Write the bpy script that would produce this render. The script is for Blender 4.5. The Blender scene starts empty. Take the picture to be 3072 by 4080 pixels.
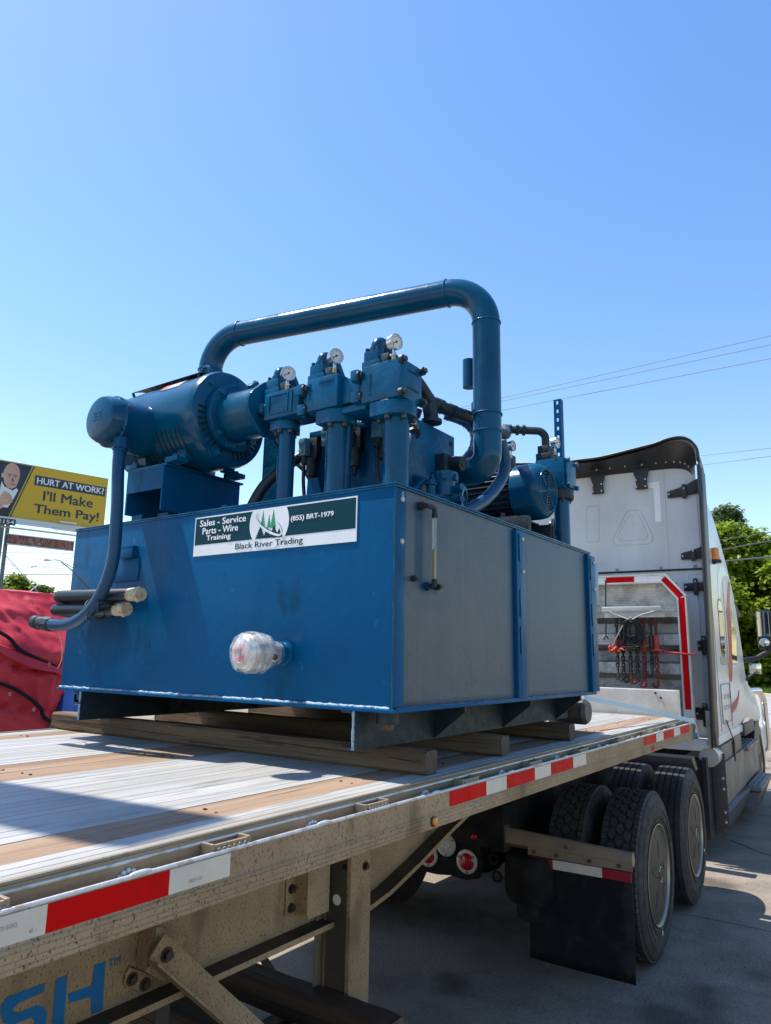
import bpy, bmesh, math, random
import numpy as np
from math import sin, cos, pi, radians
from mathutils import Vector, Matrix

random.seed(7)
rng = np.random.default_rng(7)
scene = bpy.context.scene
COL = scene.collection

# ------------------------------------------------------------------ camera
CAM = Vector((2.6388, -0.8410, 1.8389))
YAW, PIT, ROL, FPX = -0.6135, 0.1975, 0.0179, 2872.0
cd = bpy.data.cameras.new('camera')
cam = bpy.data.objects.new('camera', cd)
COL.objects.link(cam)
_d = Vector((sin(YAW)*cos(PIT), cos(YAW)*cos(PIT), sin(PIT)))
_r = Vector((cos(YAW), -sin(YAW), 0))
_u = _r.cross(_d)
_r2 = cos(ROL)*_r + sin(ROL)*_u
_u2 = -sin(ROL)*_r + cos(ROL)*_u
cam.matrix_world = Matrix(((_r2.x, _u2.x, -_d.x, CAM.x), (_r2.y, _u2.y, -_d.y, CAM.y),
                           (_r2.z, _u2.z, -_d.z, CAM.z), (0, 0, 0, 1)))
cd.sensor_fit = 'HORIZONTAL'
cd.sensor_width = 36.0
cd.lens = 36.0*FPX/3072.0
cd.clip_start = 0.05
cd.clip_end = 3000
scene.camera = cam

# ------------------------------------------------------------------ sky, sun, exposure
SUN_TO = Vector((-0.46, -0.11, 1.0)).normalized()      # direction towards the sun
SUN_EL = math.asin(SUN_TO.z)
SUN_AZ = math.atan2(SUN_TO.x, SUN_TO.y)
world = bpy.data.worlds.new('World')
scene.world = world
world.use_nodes = True
wn = world.node_tree.nodes
wl = world.node_tree.links
wn.clear()
sky = wn.new('ShaderNodeTexSky')
sky.sky_type = 'NISHITA'
sky.sun_disc = False
sky.sun_elevation = SUN_EL
sky.sun_rotation = SUN_AZ
sky.altitude = 100
sky.air_density = 1.35
sky.dust_density = 0.45
sky.ozone_density = 1.3
bg = wn.new('ShaderNodeBackground')
bg.inputs['Strength'].default_value = 0.15
wo = wn.new('ShaderNodeOutputWorld')
hs = wn.new('ShaderNodeHueSaturation')
hs.inputs['Saturation'].default_value = 1.25
hs.inputs['Hue'].default_value = 0.508
wl.new(sky.outputs[0], hs.inputs['Color'])
wl.new(hs.outputs[0], bg.inputs[0])
wl.new(bg.outputs[0], wo.inputs[0])

sd = bpy.data.lights.new('sun', 'SUN')
sd.energy = 5.0
sd.angle = radians(0.53)
sd.color = (1.0, 0.95, 0.87)
sun = bpy.data.objects.new('sun', sd)
COL.objects.link(sun)
sun.location = (-10, -3, 25)
sun.rotation_euler = SUN_TO.to_track_quat('Z', 'Y').to_euler()

scene.view_settings.view_transform = 'Standard'
scene.view_settings.look = 'None'
scene.view_settings.gamma = 1.0
scene.view_settings.exposure = 0.6
scene.view_settings.use_curve_mapping = False

# ------------------------------------------------------------------ materials
MATS = {}
def pbr(name, base, rough=0.5, metal=0.0, var=None, bump=None, spots=None, stretch=(1, 1, 1),
        coat=0.0, alpha=1.0, trans=0.0, ior=1.5, emit=None, spots2=None, spec=None, sheen=0):
    """var=(scale,colour,lo,hi)  spots=(scale,colour,threshold,softness)  bump=(scale,strength)"""
    m = bpy.data.materials.new(name)
    m.use_nodes = True
    nt = m.node_tree
    N, L = nt.nodes, nt.links
    p = N['Principled BSDF']
    p.inputs['Base Color'].default_value = (*base, 1)
    p.inputs['Roughness'].default_value = rough
    p.inputs['Metallic'].default_value = metal
    p.inputs['Coat Weight'].default_value = coat
    p.inputs['Coat Roughness'].default_value = 0.12
    p.inputs['IOR'].default_value = ior
    p.inputs['Transmission Weight'].default_value = trans
    if spec is not None:
        p.inputs['Specular IOR Level'].default_value = spec
    p.inputs['Alpha'].default_value = alpha
    tc = N.new('ShaderNodeTexCoord')
    mp = N.new('ShaderNodeMapping')
    mp.inputs['Scale'].default_value = stretch
    L.new(tc.outputs['Object'], mp.inputs['Vector'])
    col = None
    def noise(scale, detail=6, rough_=0.6):
        n = N.new('ShaderNodeTexNoise')
        n.inputs['Scale'].default_value = scale
        n.inputs['Detail'].default_value = detail
        n.inputs['Roughness'].default_value = rough_
        L.new(mp.outputs[0], n.inputs['Vector'])
        return n
    def layer(col, fac, c2):
        mx = N.new('ShaderNodeMix')
        mx.data_type = 'RGBA'
        if col is None:
            mx.inputs[6].default_value = (*base, 1)
        else:
            L.new(col, mx.inputs[6])
        mx.inputs[7].default_value = (*c2, 1)
        L.new(fac, mx.inputs[0])
        return mx.outputs[2]
    def rmp(src, lo, hi):
        r = N.new('ShaderNodeMapRange')
        r.interpolation_type = 'SMOOTHSTEP'
        r.inputs[1].default_value = lo
        r.inputs[2].default_value = hi
        L.new(src, r.inputs[0])
        return r.outputs[0]
    if var:
        col = layer(col, rmp(noise(var[0]).outputs[0], var[2], var[3]), var[1])
    for sp in (spots, spots2):
        if sp:
            col = layer(col, rmp(noise(sp[0], 3, 0.55).outputs[0], sp[2], sp[2]+sp[3]), sp[1])
    if col is not None:
        L.new(col, p.inputs['Base Color'])
        rr = N.new('ShaderNodeMapRange')
        rr.inputs[3].default_value = max(0.03, rough-0.1)
        rr.inputs[4].default_value = min(1, rough+0.14)
        rr.inputs[1].default_value = 0.3
        rr.inputs[2].default_value = 0.7
        L.new(noise((var or spots)[0]*1.7).outputs[0], rr.inputs[0])
        L.new(rr.outputs[0], p.inputs['Roughness'])
    if bump:
        b = N.new('ShaderNodeBump')
        b.inputs['Strength'].default_value = bump[1]
        b.inputs['Distance'].default_value = 0.01
        L.new(noise(bump[0], 4).outputs[0], b.inputs['Height'])
        L.new(b.outputs[0], p.inputs['Normal'])
    if emit:
        p.inputs['Emission Color'].default_value = (*emit[0], 1)
        p.inputs['Emission Strength'].default_value = emit[1]
    m['pbr'] = True
    MATS[name] = m
    return m

BLUE = (0.0005, 0.088, 0.215)
m_blue = pbr('blue_enamel', BLUE, 0.34, var=(2.2, (0.0005, 0.068, 0.168), 0.35, 0.7), bump=(34, 0.16), stretch=(1, 1, .55),
             spots=(30, (0.01, 0.125, 0.27), 0.68, 0.05), spots2=(7, (0.001, 0.055, 0.125), 0.60, 0.12), spec=0.10)
m_blue2 = pbr('blue_enamel_cast', (0.0008, 0.098, 0.205), 0.28, var=(7, (0.0008, 0.062, 0.132), 0.4, 0.7), bump=(26, 0.35), spots=(16, (0.012, 0.028, 0.036), 0.66, 0.08), spec=0.22)
m_bluepipe = pbr('blue_enamel_pipe', (0.0008, 0.074, 0.150), 0.20, var=(3, (0.0008, 0.054, 0.110), 0.4, 0.7), bump=(90, 0.06), spots=(22, (0.015, 0.05, 0.07), 0.68, 0.06), spec=0.30)
m_bluedark = pbr('blue_black_steel', (0.008, 0.022, 0.034), 0.55, var=(14, (0.03, 0.035, 0.03), 0.5, 0.75), bump=(40, 0.3))
m_bluepale = pbr('pale_blue_paint', (0.10, 0.26, 0.36), 0.4)  # pale paint of coil plugs, terminal box and nose plug
m_bluehose = pbr('blue_hose_rubber', (0.004, 0.055, 0.13), 0.33, bump=(140, 0.12), spec=0.4, var=(9, (0.01, 0.05, 0.1), 0.4, 0.7))
m_blackhose = pbr('black_rubber_hose', (0.012, 0.02, 0.028), 0.42, bump=(120, 0.2))
m_weld = pbr('weld_bead', (0.30, 0.40, 0.48), 0.38, bump=(90, 0.8), var=(60, (0.02, 0.12, 0.25), 0.5, 0.62))
m_slot = pbr('vent_void', (0.004, 0.006, 0.008), 0.8)
m_steel = pbr('bright_steel', (0.55, 0.55, 0.53), 0.28, 1.0)
m_bolt = pbr('rusty_bolt_steel', (0.09, 0.085, 0.08), 0.5, 0.5, var=(60, (0.10, 0.06, 0.04), 0.45, 0.65))
m_boltdk = pbr('dark_bolt_steel', (0.05, 0.04, 0.035), 0.5, 0.5, var=(50, (0.09, 0.05, 0.03), 0.45, 0.65))
m_brass = pbr('brass', (0.5, 0.3, 0.12), 0.35, 0.9)
m_dial = pbr('gauge_dial_print', (0.72, 0.68, 0.62), 0.4)
m_black = pbr('black_paint', (0.012, 0.012, 0.013), 0.45)
m_plug = pbr('tan_cap_plastic', (0.50, 0.42, 0.27), 0.4, var=(40, (0.3, 0.22, 0.12), 0.45, 0.7), bump=(30, 0.6))
m_glass = pbr('sight_tube_plastic', (0.75, 0.78, 0.74), 0.1, trans=0.8, ior=1.3)
m_oil = pbr('amber_oil', (0.30, 0.25, 0.10), 0.15)
m_white = pbr('white_vinyl', (0.80, 0.80, 0.80), 0.4, var=(5, (0.72, 0.74, 0.76), 0.4, 0.7))
m_green = pbr('dark_green_print', (0.003, 0.045, 0.065), 0.45, spec=0.12)
m_grn2 = pbr('bright_green_print', (0.01, 0.28, 0.10), 0.4)
m_navy = pbr('navy_print', (0.008, 0.03, 0.06), 0.45)
m_redp = pbr('red_print', (0.62, 0.05, 0.06), 0.4)
m_yellow = pbr('yellow_billboard_print', (0.62, 0.41, 0.05), 0.6, spec=0.2)
m_skin = pbr('printed_skin_tone', (0.55, 0.32, 0.22), 0.5, var=(0.8, (0.68, 0.46, 0.36), 0.4, 0.65))
m_paper = pbr('printed_white', (0.75, 0.75, 0.76), 0.5)
m_mud = pbr('black_mudflap_rubber', (0.006, 0.007, 0.009), 0.6, spec=0.2, var=(9, (0.02, 0.02, 0.02), 0.45, 0.7), bump=(30, 0.08))
m_alu = pbr('road_film_aluminium', (0.30, 0.205, 0.115), 0.55, 0.1, var=(2.5, (0.40, 0.29, 0.175), 0.35, 0.7),
            stretch=(1, 1, .5), spots=(210, (0.10, 0.072, 0.045), 0.57, 0.08), spots2=(6, (0.19, 0.13, 0.073), 0.55, 0.15), bump=(120, 0.2), spec=.3)
m_alu2 = pbr('dusty_aluminium', (0.29, 0.225, 0.15), 0.48, 0.25, var=(4, (0.20, 0.155, 0.10), 0.35, 0.7),
             spots=(70, (0.20, 0.16, 0.12), 0.62, 0.05), stretch=(1, 0.6, 1), bump=(90, 0.08))
m_deck = pbr('deck_aluminium', (0.36, 0.352, 0.335), 0.5, 0.2, var=(9, (0.44, 0.432, 0.41), 0.40, 0.64), stretch=(1, 0.10, 1),
             spots=(30, (0.29, 0.28, 0.26), 0.56, 0.12), spots2=(4.5, (0.31, 0.285, 0.235), 0.48, 0.2), bump=(45, 0.07))
m_alulip = pbr('bright_worn_aluminium', (0.62, 0.61, 0.60), 0.40, 0.45, var=(22, (0.44, 0.41, 0.36), 0.48, 0.66), bump=(70, 0.2))
m_plank = pbr('apitong_floor_board', (0.31, 0.215, 0.145), 0.75, var=(14, (0.20, 0.13, 0.085), 0.38, 0.66), stretch=(1, 0.055, 1),
              spots=(30, (0.17, 0.11, 0.07), 0.63, 0.05), spots2=(3, (0.33, 0.25, 0.18), 0.5, 0.2), bump=(110, 0.35), spec=.2)
m_timber = pbr('weathered_timber', (0.18, 0.122, 0.074), 0.8, var=(9, (0.085, 0.058, 0.036), 0.36, 0.68), stretch=(0.12, 1, 1.6),
               spots=(26, (0.08, 0.06, 0.04), 0.61, 0.05), spots2=(3, (0.20, 0.15, 0.095), 0.52, 0.2), bump=(45, 0.7), spec=.15)
m_timberend = pbr('timber_end_grain', (0.11, 0.075, 0.048), 0.85, var=(20, (0.09, 0.06, 0.045), 0.4, 0.6), bump=(40, 0.6))
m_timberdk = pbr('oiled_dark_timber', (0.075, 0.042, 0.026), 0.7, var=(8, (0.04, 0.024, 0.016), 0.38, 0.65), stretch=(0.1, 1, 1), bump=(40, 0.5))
m_crack = pbr('timber_check', (0.012, 0.009, 0.007), 0.9)
m_red = pbr('red_reflective_sheet', (0.60, 0.002, 0.004), 0.4, var=(12, (0.50, 0.002, 0.004), 0.4, 0.7), spec=0.08)
m_reflw = pbr('white_reflective_sheet', (0.66, 0.60, 0.50), 0.32, var=(7, (0.58, 0.53, 0.44), 0.4, 0.7), spots=(28, (0.3, 0.26, 0.2), 0.72, 0.04))
m_reddk = pbr('dusty_red_reflective', (0.33, 0.008, 0.02), 0.4, var=(30, (0.25, 0.01, 0.02), 0.4, 0.7))
m_amber = pbr('amber_lens', (0.80, 0.25, 0.01), 0.15, coat=0.5)
m_grime_shade = pbr('grime_and_shade_aluminium', (0.055, 0.040, 0.026), 0.7, var=(5, (0.10, 0.075, 0.048), 0.4, 0.7), spots=(120, (0.06, 0.045, 0.03), 0.6, 0.06), stretch=(1, 1, .5), bump=(90, .1))  # dirt on the beam flange, painted shade on the landing leg
m_lens = pbr('red_lens', (0.40, 0.008, 0.03), 0.2, var=(90, (0.25, 0.0, 0.01), 0.45, 0.55), coat=0.4)
m_lensw = pbr('clear_lens', (0.55, 0.54, 0.47), 0.2, var=(40, (0.4, 0.39, 0.33), 0.4, 0.6))
m_ring = pbr('steel_ring', (0.50, 0.47, 0.43), 0.4, 0.4)
m_letter = pbr('trailer_letter_blue', (0.004, 0.13, 0.33), 0.5, var=(30, (0.02, 0.12, 0.25), .45, .65), spec=.2)
m_print = pbr('faded_ink', (0.30, 0.24, 0.16), 0.5)
m_tyre = pbr('tyre_rubber', (0.022, 0.021, 0.020), 0.72, var=(12, (0.05, 0.043, 0.034), 0.45, 0.75), bump=(60, 0.25))
m_tread = pbr('tyre_tread', (0.035, 0.033, 0.030), 0.75, var=(25, (0.06, 0.053, 0.043), 0.4, 0.7), bump=(80, 0.3))
m_cover = pbr('grey_wheel_cover', (0.047, 0.040, 0.032), 0.55, var=(5, (0.064, 0.054, 0.043), 0.4, 0.7), spec=.3)
m_rim = pbr('chrome_rim', (0.36, 0.31, 0.24), 0.35, 0.7)
m_frame = pbr('black_chassis', (0.007, 0.007, 0.007), 0.7, spec=0.2, var=(6, (0.022, 0.02, 0.017), 0.4, 0.7))
m_truck = pbr('white_truck_paint', (0.76, 0.75, 0.72), 0.30, var=(1.3, (0.68, 0.66, 0.61), 0.4, 0.75), coat=0.15)
m_wall = pbr('dusty_white_panel', (0.66, 0.665, 0.665), 0.45, var=(1.6, (0.55, 0.55, 0.53), 0.4, 0.7), spots=(40, (0.35, 0.34, 0.32), 0.73, 0.03), stretch=(1, 1, 0.4))
m_wallpress = pbr('grey_press_line', (0.32, 0.36, 0.42), 0.5)
m_tapew = pbr('silver_white_tape', (0.86, 0.83, 0.82), 0.35)
m_plastic = pbr('black_moulding', (0.014, 0.014, 0.016), 0.42, bump=(90, 0.08))
m_grey = pbr('grey_skirt_plastic', (0.15, 0.135, 0.11), 0.5, var=(3, (0.19, 0.17, 0.14), 0.4, 0.7), bump=(100, 0.05))
m_greydk = pbr('dark_grey_plastic', (0.055, 0.052, 0.05), 0.5, var=(14, (0.10, 0.09, 0.08), 0.5, 0.75))
m_step = pbr('step_tread_alu', (0.22, 0.24, 0.26), 0.5, 0.4)
m_win = pbr('dark_window_glass', (0.015, 0.02, 0.024), 0.06, coat=0.3)
m_mirror = pbr('mirror_glass', (0.72, 0.70, 0.68), 0.03, 1.0)
m_chrome = pbr('chrome', (0.75, 0.73, 0.70), 0.12, 1.0)
m_diamond = pbr('diamond_plate', (0.40, 0.39, 0.37), 0.36, 0.6, var=(5, (0.17, 0.155, 0.13), 0.42, 0.72), bump=(28, 1.0))
m_rackalu = pbr('rack_aluminium', (0.68, 0.66, 0.62), 0.35, 0.35, var=(5, (0.55, 0.53, 0.48), 0.4, 0.7))
m_redst = pbr('red_stripe_paint', (0.45, 0.012, 0.02), 0.35, spec=.15)
m_grst = pbr('grey_blue_decal', (0.35, 0.42, 0.50), 0.25, coat=0.5)
m_txtg = pbr('grey_lettering', (0.25, 0.25, 0.26), 0.4)
m_chain = pbr('dark_chain_steel', (0.055, 0.045, 0.04), 0.5, 0.6, var=(40, (0.12, 0.09, 0.07), 0.45, 0.65))
m_chainred = pbr('red_chain_paint', (0.20, 0.012, 0.012), 0.55, var=(30, (0.07, 0.012, 0.012), 0.42, 0.62))
m_orange = pbr('red_orange_paint', (0.42, 0.035, 0.022), 0.5, var=(25, (0.25, 0.02, 0.015), .45, .65))
m_cord = pbr('black_rubber_cord', (0.012, 0.012, 0.013), 0.45)
m_rag = pbr('orange_flag_cloth', (0.55, 0.06, 0.04), 0.8, var=(25, (0.75, 0.30, 0.16), 0.5, 0.6))
m_strap = pbr('pale_blue_webbing', (0.42, 0.60, 0.68), 0.5)
m_tarp = pbr('red_tarpaulin', (0.50, 0.030, 0.045), 0.5, var=(1.5, (0.40, 0.016, 0.034), 0.4, 0.7), bump=(16, 0.3), spec=.35)
m_belt = pbr('black_tarp_strap', (0.010, 0.010, 0.013), 0.85, spec=0.2)
m_rustsign = pbr('rusted_sign_sheet', (0.16, 0.075, 0.05), 0.8, var=(4.5, (0.30, 0.22, 0.19), 0.45, 0.62))
m_signred = pbr('faded_red_letter', (0.42, 0.09, 0.06), 0.7, var=(5, (0.45, 0.38, 0.35), 0.5, 0.62))
m_pole = pbr('grey_blue_steel_pole', (0.13, 0.16, 0.19), 0.5, 0.3)
m_galv = pbr('galvanised_steel', (0.50, 0.53, 0.55), 0.4, 0.5)
m_wire = pbr('overhead_wire', (0.20, 0.23, 0.28), 0.6)
m_wiredk = pbr('black_overhead_wire', (0.03, 0.03, 0.033), 0.6)
m_bark = pbr('tree_bark', (0.09, 0.065, 0.045), 0.9, bump=(20, 0.8))
m_plantblue = pbr('bright_blue_paint', (0.01, 0.12, 0.45), 0.4)
m_boom = pbr('yellow_crane_paint', (0.6, 0.38, 0.03), 0.4)
m_wrap = pbr('clear_stretch_wrap', (0.86, 0.88, 0.90), 0.10, trans=0.75, ior=1.25, bump=(34, 1.0))
m_filterbody = pbr('cast_silver_body', (0.52, 0.50, 0.45), 0.35, 0.6)

# grey door sheet with blue over-spray beside the posts and round the sight glass
def make_sheet():
    m = pbr('grey_primed_sheet', (0.125, 0.17, 0.205), 0.40, bump=(40, 0.12), spec=.3)
    nt = m.node_tree; N, L = nt.nodes, nt.links
    p = N['Principled BSDF']
    tc = N.new('ShaderNodeTexCoord')
    sep = N.new('ShaderNodeSeparateXYZ'); L.new(tc.outputs['Object'], sep.inputs[0])
    ns = N.new('ShaderNodeTexNoise'); ns.inputs['Scale'].default_value = 7; ns.inputs['Detail'].default_value = 6
    L.new(tc.outputs['Object'], ns.inputs[0])
    def band(sock, c, w, soft):
        s = N.new('ShaderNodeMath'); s.operation = 'SUBTRACT'; L.new(sock, s.inputs[0]); s.inputs[1].default_value = c
        a = N.new('ShaderNodeMath'); a.operation = 'ABSOLUTE'; L.new(s.outputs[0], a.inputs[0])
        r = N.new('ShaderNodeMapRange'); r.interpolation_type = 'SMOOTHSTEP'
        L.new(a.outputs[0], r.inputs[0])
        r.inputs[1].default_value = w; r.inputs[2].default_value = w+soft
        r.inputs[3].default_value = 1; r.inputs[4].default_value = 0
        return r.outputs[0]
    def mul(a, b):
        x = N.new('ShaderNodeMath'); x.operation = 'MULTIPLY'; L.new(a, x.inputs[0]); L.new(b, x.inputs[1]); return x.outputs[0]
    def mx(a, b):
        x = N.new('ShaderNodeMath'); x.operation = 'MAXIMUM'; L.new(a, x.inputs[0]); L.new(b, x.inputs[1]); return x.outputs[0]
    f = mx(band(sep.outputs[1], 2.384, 0.055, 0.075), band(sep.outputs[1], 3.39, 0.07, 0.14))
    f = mx(f, mul(band(sep.outputs[1], 1.488, 0.018, 0.03), band(sep.outputs[2], 2.27, 0.14, 0.03)))
    f = mx(f, mul(band(sep.outputs[1], 1.56, 0.05, 0.03), band(sep.outputs[2], 2.11, 0.012, 0.03)))
    f = mx(f, band(sep.outputs[2], 1.655, 0.012, 0.02))
    m1 = N.new('ShaderNodeMix'); m1.data_type = 'RGBA'
    m1.inputs[6].default_value = (0.088, 0.104, 0.124, 1); m1.inputs[7].default_value = (0.060, 0.088, 0.118, 1)
    rr = N.new('ShaderNodeMapRange'); L.new(ns.outputs[0], rr.inputs[0]); rr.inputs[1].default_value = .35; rr.inputs[2].default_value = .65
    L.new(rr.outputs[0], m1.inputs[0])
    m2 = N.new('ShaderNodeMix'); m2.data_type = 'RGBA'
    L.new(f, m2.inputs[0]); L.new(m1.outputs[2], m2.inputs[6]); m2.inputs[7].default_value = (0.003, 0.045, 0.095, 1)
    ns2 = N.new('ShaderNodeTexNoise'); ns2.inputs['Scale'].default_value = 60; ns2.inputs['Detail'].default_value = 2
    L.new(tc.outputs['Object'], ns2.inputs[0])
    r2 = N.new('ShaderNodeMapRange'); L.new(ns2.outputs[0], r2.inputs[0]); r2.inputs[1].default_value = .68; r2.inputs[2].default_value = .72
    # the grey turns bluer towards the far sheet; rain has left upright streaks on both
    gy = N.new('ShaderNodeMapRange'); L.new(sep.outputs[1], gy.inputs[0]); gy.inputs[1].default_value = 1.9; gy.inputs[2].default_value = 2.7
    mb = N.new('ShaderNodeMix'); mb.data_type = 'RGBA'; L.new(gy.outputs[0], mb.inputs[0]); L.new(m1.outputs[2], mb.inputs[6]); mb.inputs[7].default_value = (0.040, 0.090, 0.145, 1)
    mpp = N.new('ShaderNodeMapping'); mpp.inputs['Scale'].default_value = (1, 1, .04); L.new(tc.outputs['Object'], mpp.inputs[0])
    n4 = N.new('ShaderNodeTexNoise'); n4.inputs['Scale'].default_value = 38; n4.inputs['Detail'].default_value = 5; L.new(mpp.outputs[0], n4.inputs[0])
    r4 = N.new('ShaderNodeMapRange'); L.new(n4.outputs[0], r4.inputs[0]); r4.inputs[1].default_value = .35; r4.inputs[2].default_value = .65; r4.inputs[3].default_value = .95; r4.inputs[4].default_value = 1.03
    ms = N.new('ShaderNodeMix'); ms.data_type = 'RGBA'; ms.blend_type = 'MULTIPLY'; ms.inputs[0].default_value = 1; L.new(mb.outputs[2], ms.inputs[6]); L.new(r4.outputs[0], ms.inputs[7])
    L.new(ms.outputs[2], m2.inputs[6])
    m3 = N.new('ShaderNodeMix'); m3.data_type = 'RGBA'
    L.new(r2.outputs[0], m3.inputs[0]); L.new(m2.outputs[2], m3.inputs[6]); m3.inputs[7].default_value = (0.05, 0.06, 0.065, 1)
    L.new(m3.outputs[2], p.inputs['Base Color'])
    return m
m_sheet = make_sheet()

def make_concrete(name, c1, c2, c3):
    m = pbr(name, c1, 0.85, var=(1.6, c2, 0.40, 0.62), spots=(70, (c1[0]*1.5, c1[1]*1.5, c1[2]*1.5), 0.64, 0.05),
            spots2=(0.9, c3, 0.54, 0.12), bump=(40, 0.9), spec=.2)
    nt = m.node_tree; N, L = nt.nodes, nt.links
    p = N['Principled BSDF']
    src = p.inputs['Base Color'].links[0].from_socket
    tc = N.new('ShaderNodeTexCoord')
    ns = N.new('ShaderNodeTexNoise'); ns.inputs['Scale'].default_value = 260; ns.inputs['Detail'].default_value = 3
    L.new(tc.outputs['Object'], ns.inputs[0])
    r = N.new('ShaderNodeMapRange'); L.new(ns.outputs[0], r.inputs[0]); r.inputs[1].default_value = .3; r.inputs[2].default_value = .7
    r.inputs[3].default_value = 0.55; r.inputs[4].default_value = 1.25
    mu = N.new('ShaderNodeMix'); mu.data_type = 'RGBA'; mu.blend_type = 'MULTIPLY'; mu.inputs[0].default_value = 1
    L.new(src, mu.inputs[6]); L.new(r.outputs[0], mu.inputs[7])
    L.new(mu.outputs[2], p.inputs['Base Color'])
    return m
m_conc = make_concrete('yard_concrete', (0.29, 0.243, 0.192), (0.21, 0.176, 0.138), (0.11, 0.091, 0.072))
m_grit = pbr('grit', (0.13, 0.11, 0.09), 0.9)
m_earth = pbr('dark_joint_dirt', (0.05, 0.043, 0.036), 0.95, bump=(30, 0.5))
m_road = make_concrete('road_concrete', (0.38, 0.37, 0.35), (0.33, 0.32, 0.30), (0.30, 0.29, 0.27))
m_kerb = pbr('kerb_concrete', (0.42, 0.37, 0.30), 0.8)
m_soil = pbr('verge_soil', (0.05, 0.075, 0.02), 0.95)

def leaf_mat(name, c1, c2, c3):
    m = bpy.data.materials.new(name); m.use_nodes = True
    nt = m.node_tree; N, L = nt.nodes, nt.links
    p = N['Principled BSDF']
    geo = N.new('ShaderNodeNewGeometry')
    rp = N.new('ShaderNodeValToRGB')
    rp.color_ramp.elements[0].color = (*c1, 1)
    rp.color_ramp.elements[1].color = (*c3, 1)
    e = rp.color_ramp.elements.new(0.5); e.color = (*c2, 1)
    L.new(geo.outputs['Random Per Island'], rp.inputs[0])
    L.new(rp.outputs[0], p.inputs['Base Color'])
    p.inputs['Roughness'].default_value = 0.5
    tr = N.new('ShaderNodeBsdfTranslucent')
    L.new(rp.outputs[0], tr.inputs[0])
    mix = N.new('ShaderNodeMixShader'); mix.inputs[0].default_value = 0.45
    L.new(p.outputs[0], mix.inputs[1]); L.new(tr.outputs[0], mix.inputs[2])
    L.new(mix.outputs[0], N['Material Output'].inputs[0])
    return m
m_leaf = leaf_mat('maple_leaves', (0.10, 0.165, 0.012), (0.21, 0.30, 0.016), (0.31, 0.38, 0.02))
m_leaf2 = leaf_mat('deep_green_leaves', (0.05, 0.10, 0.014), (0.11, 0.18, 0.018), (0.19, 0.26, 0.022))
m_leaf3 = leaf_mat('pale_young_leaves', (0.08, 0.13, 0.05), (0.12, 0.18, 0.065), (0.17, 0.23, 0.09))
m_grass = leaf_mat('grass_blades', (0.07, 0.13, 0.012), (0.12, 0.20, 0.02), (0.19, 0.26, 0.035))
# ------------------------------------------------------------------ geometry helpers
def fillet(pts, r, seg=8):
    """polyline with rounded corners"""
    pts = [Vector(p) for p in pts]
    out = [pts[0]]
    for i in range(1, len(pts)-1):
        a, b, c = pts[i-1], pts[i], pts[i+1]
        u = (a-b).normalized(); v = (c-b).normalized()
        ang = u.angle(v)
        if ang > pi-0.02:
            out.append(b); continue
        t = min(r/math.tan(ang/2), (a-b).length*0.49, (c-b).length*0.49)
        rr = t*math.tan(ang/2)
        ce = b+(u+v).normalized()*(rr/sin(ang/2))
        p0 = b+u*t; p1 = b+v*t
        e0 = p0-ce; e1 = p1-ce
        tot = e0.angle(e1)
        for k in range(seg+1):
            f = k/seg
            w0 = sin((1-f)*tot)/sin(tot); w1 = sin(f*tot)/sin(tot)
            out.append(ce+e0*w0+e1*w1)
    out.append(pts[-1])
    return out

def smooth_path(pts, n=6):
    """Catmull-Rom through the points"""
    P = [Vector(p) for p in pts]
    P = [P[0]*2-P[1]]+P+[P[-1]*2-P[-2]]
    out = []
    for i in range(1, len(P)-2):
        for k in range(n):
            t = k/n
            out.append(0.5*((2*P[i])+(P[i+1]-P[i-1])*t+(2*P[i-1]-5*P[i]+4*P[i+1]-P[i+2])*t*t+(3*P[i]-P[i-1]-3*P[i+1]+P[i+2])*t**3))
    out.append(P[-2])
    return out

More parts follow.
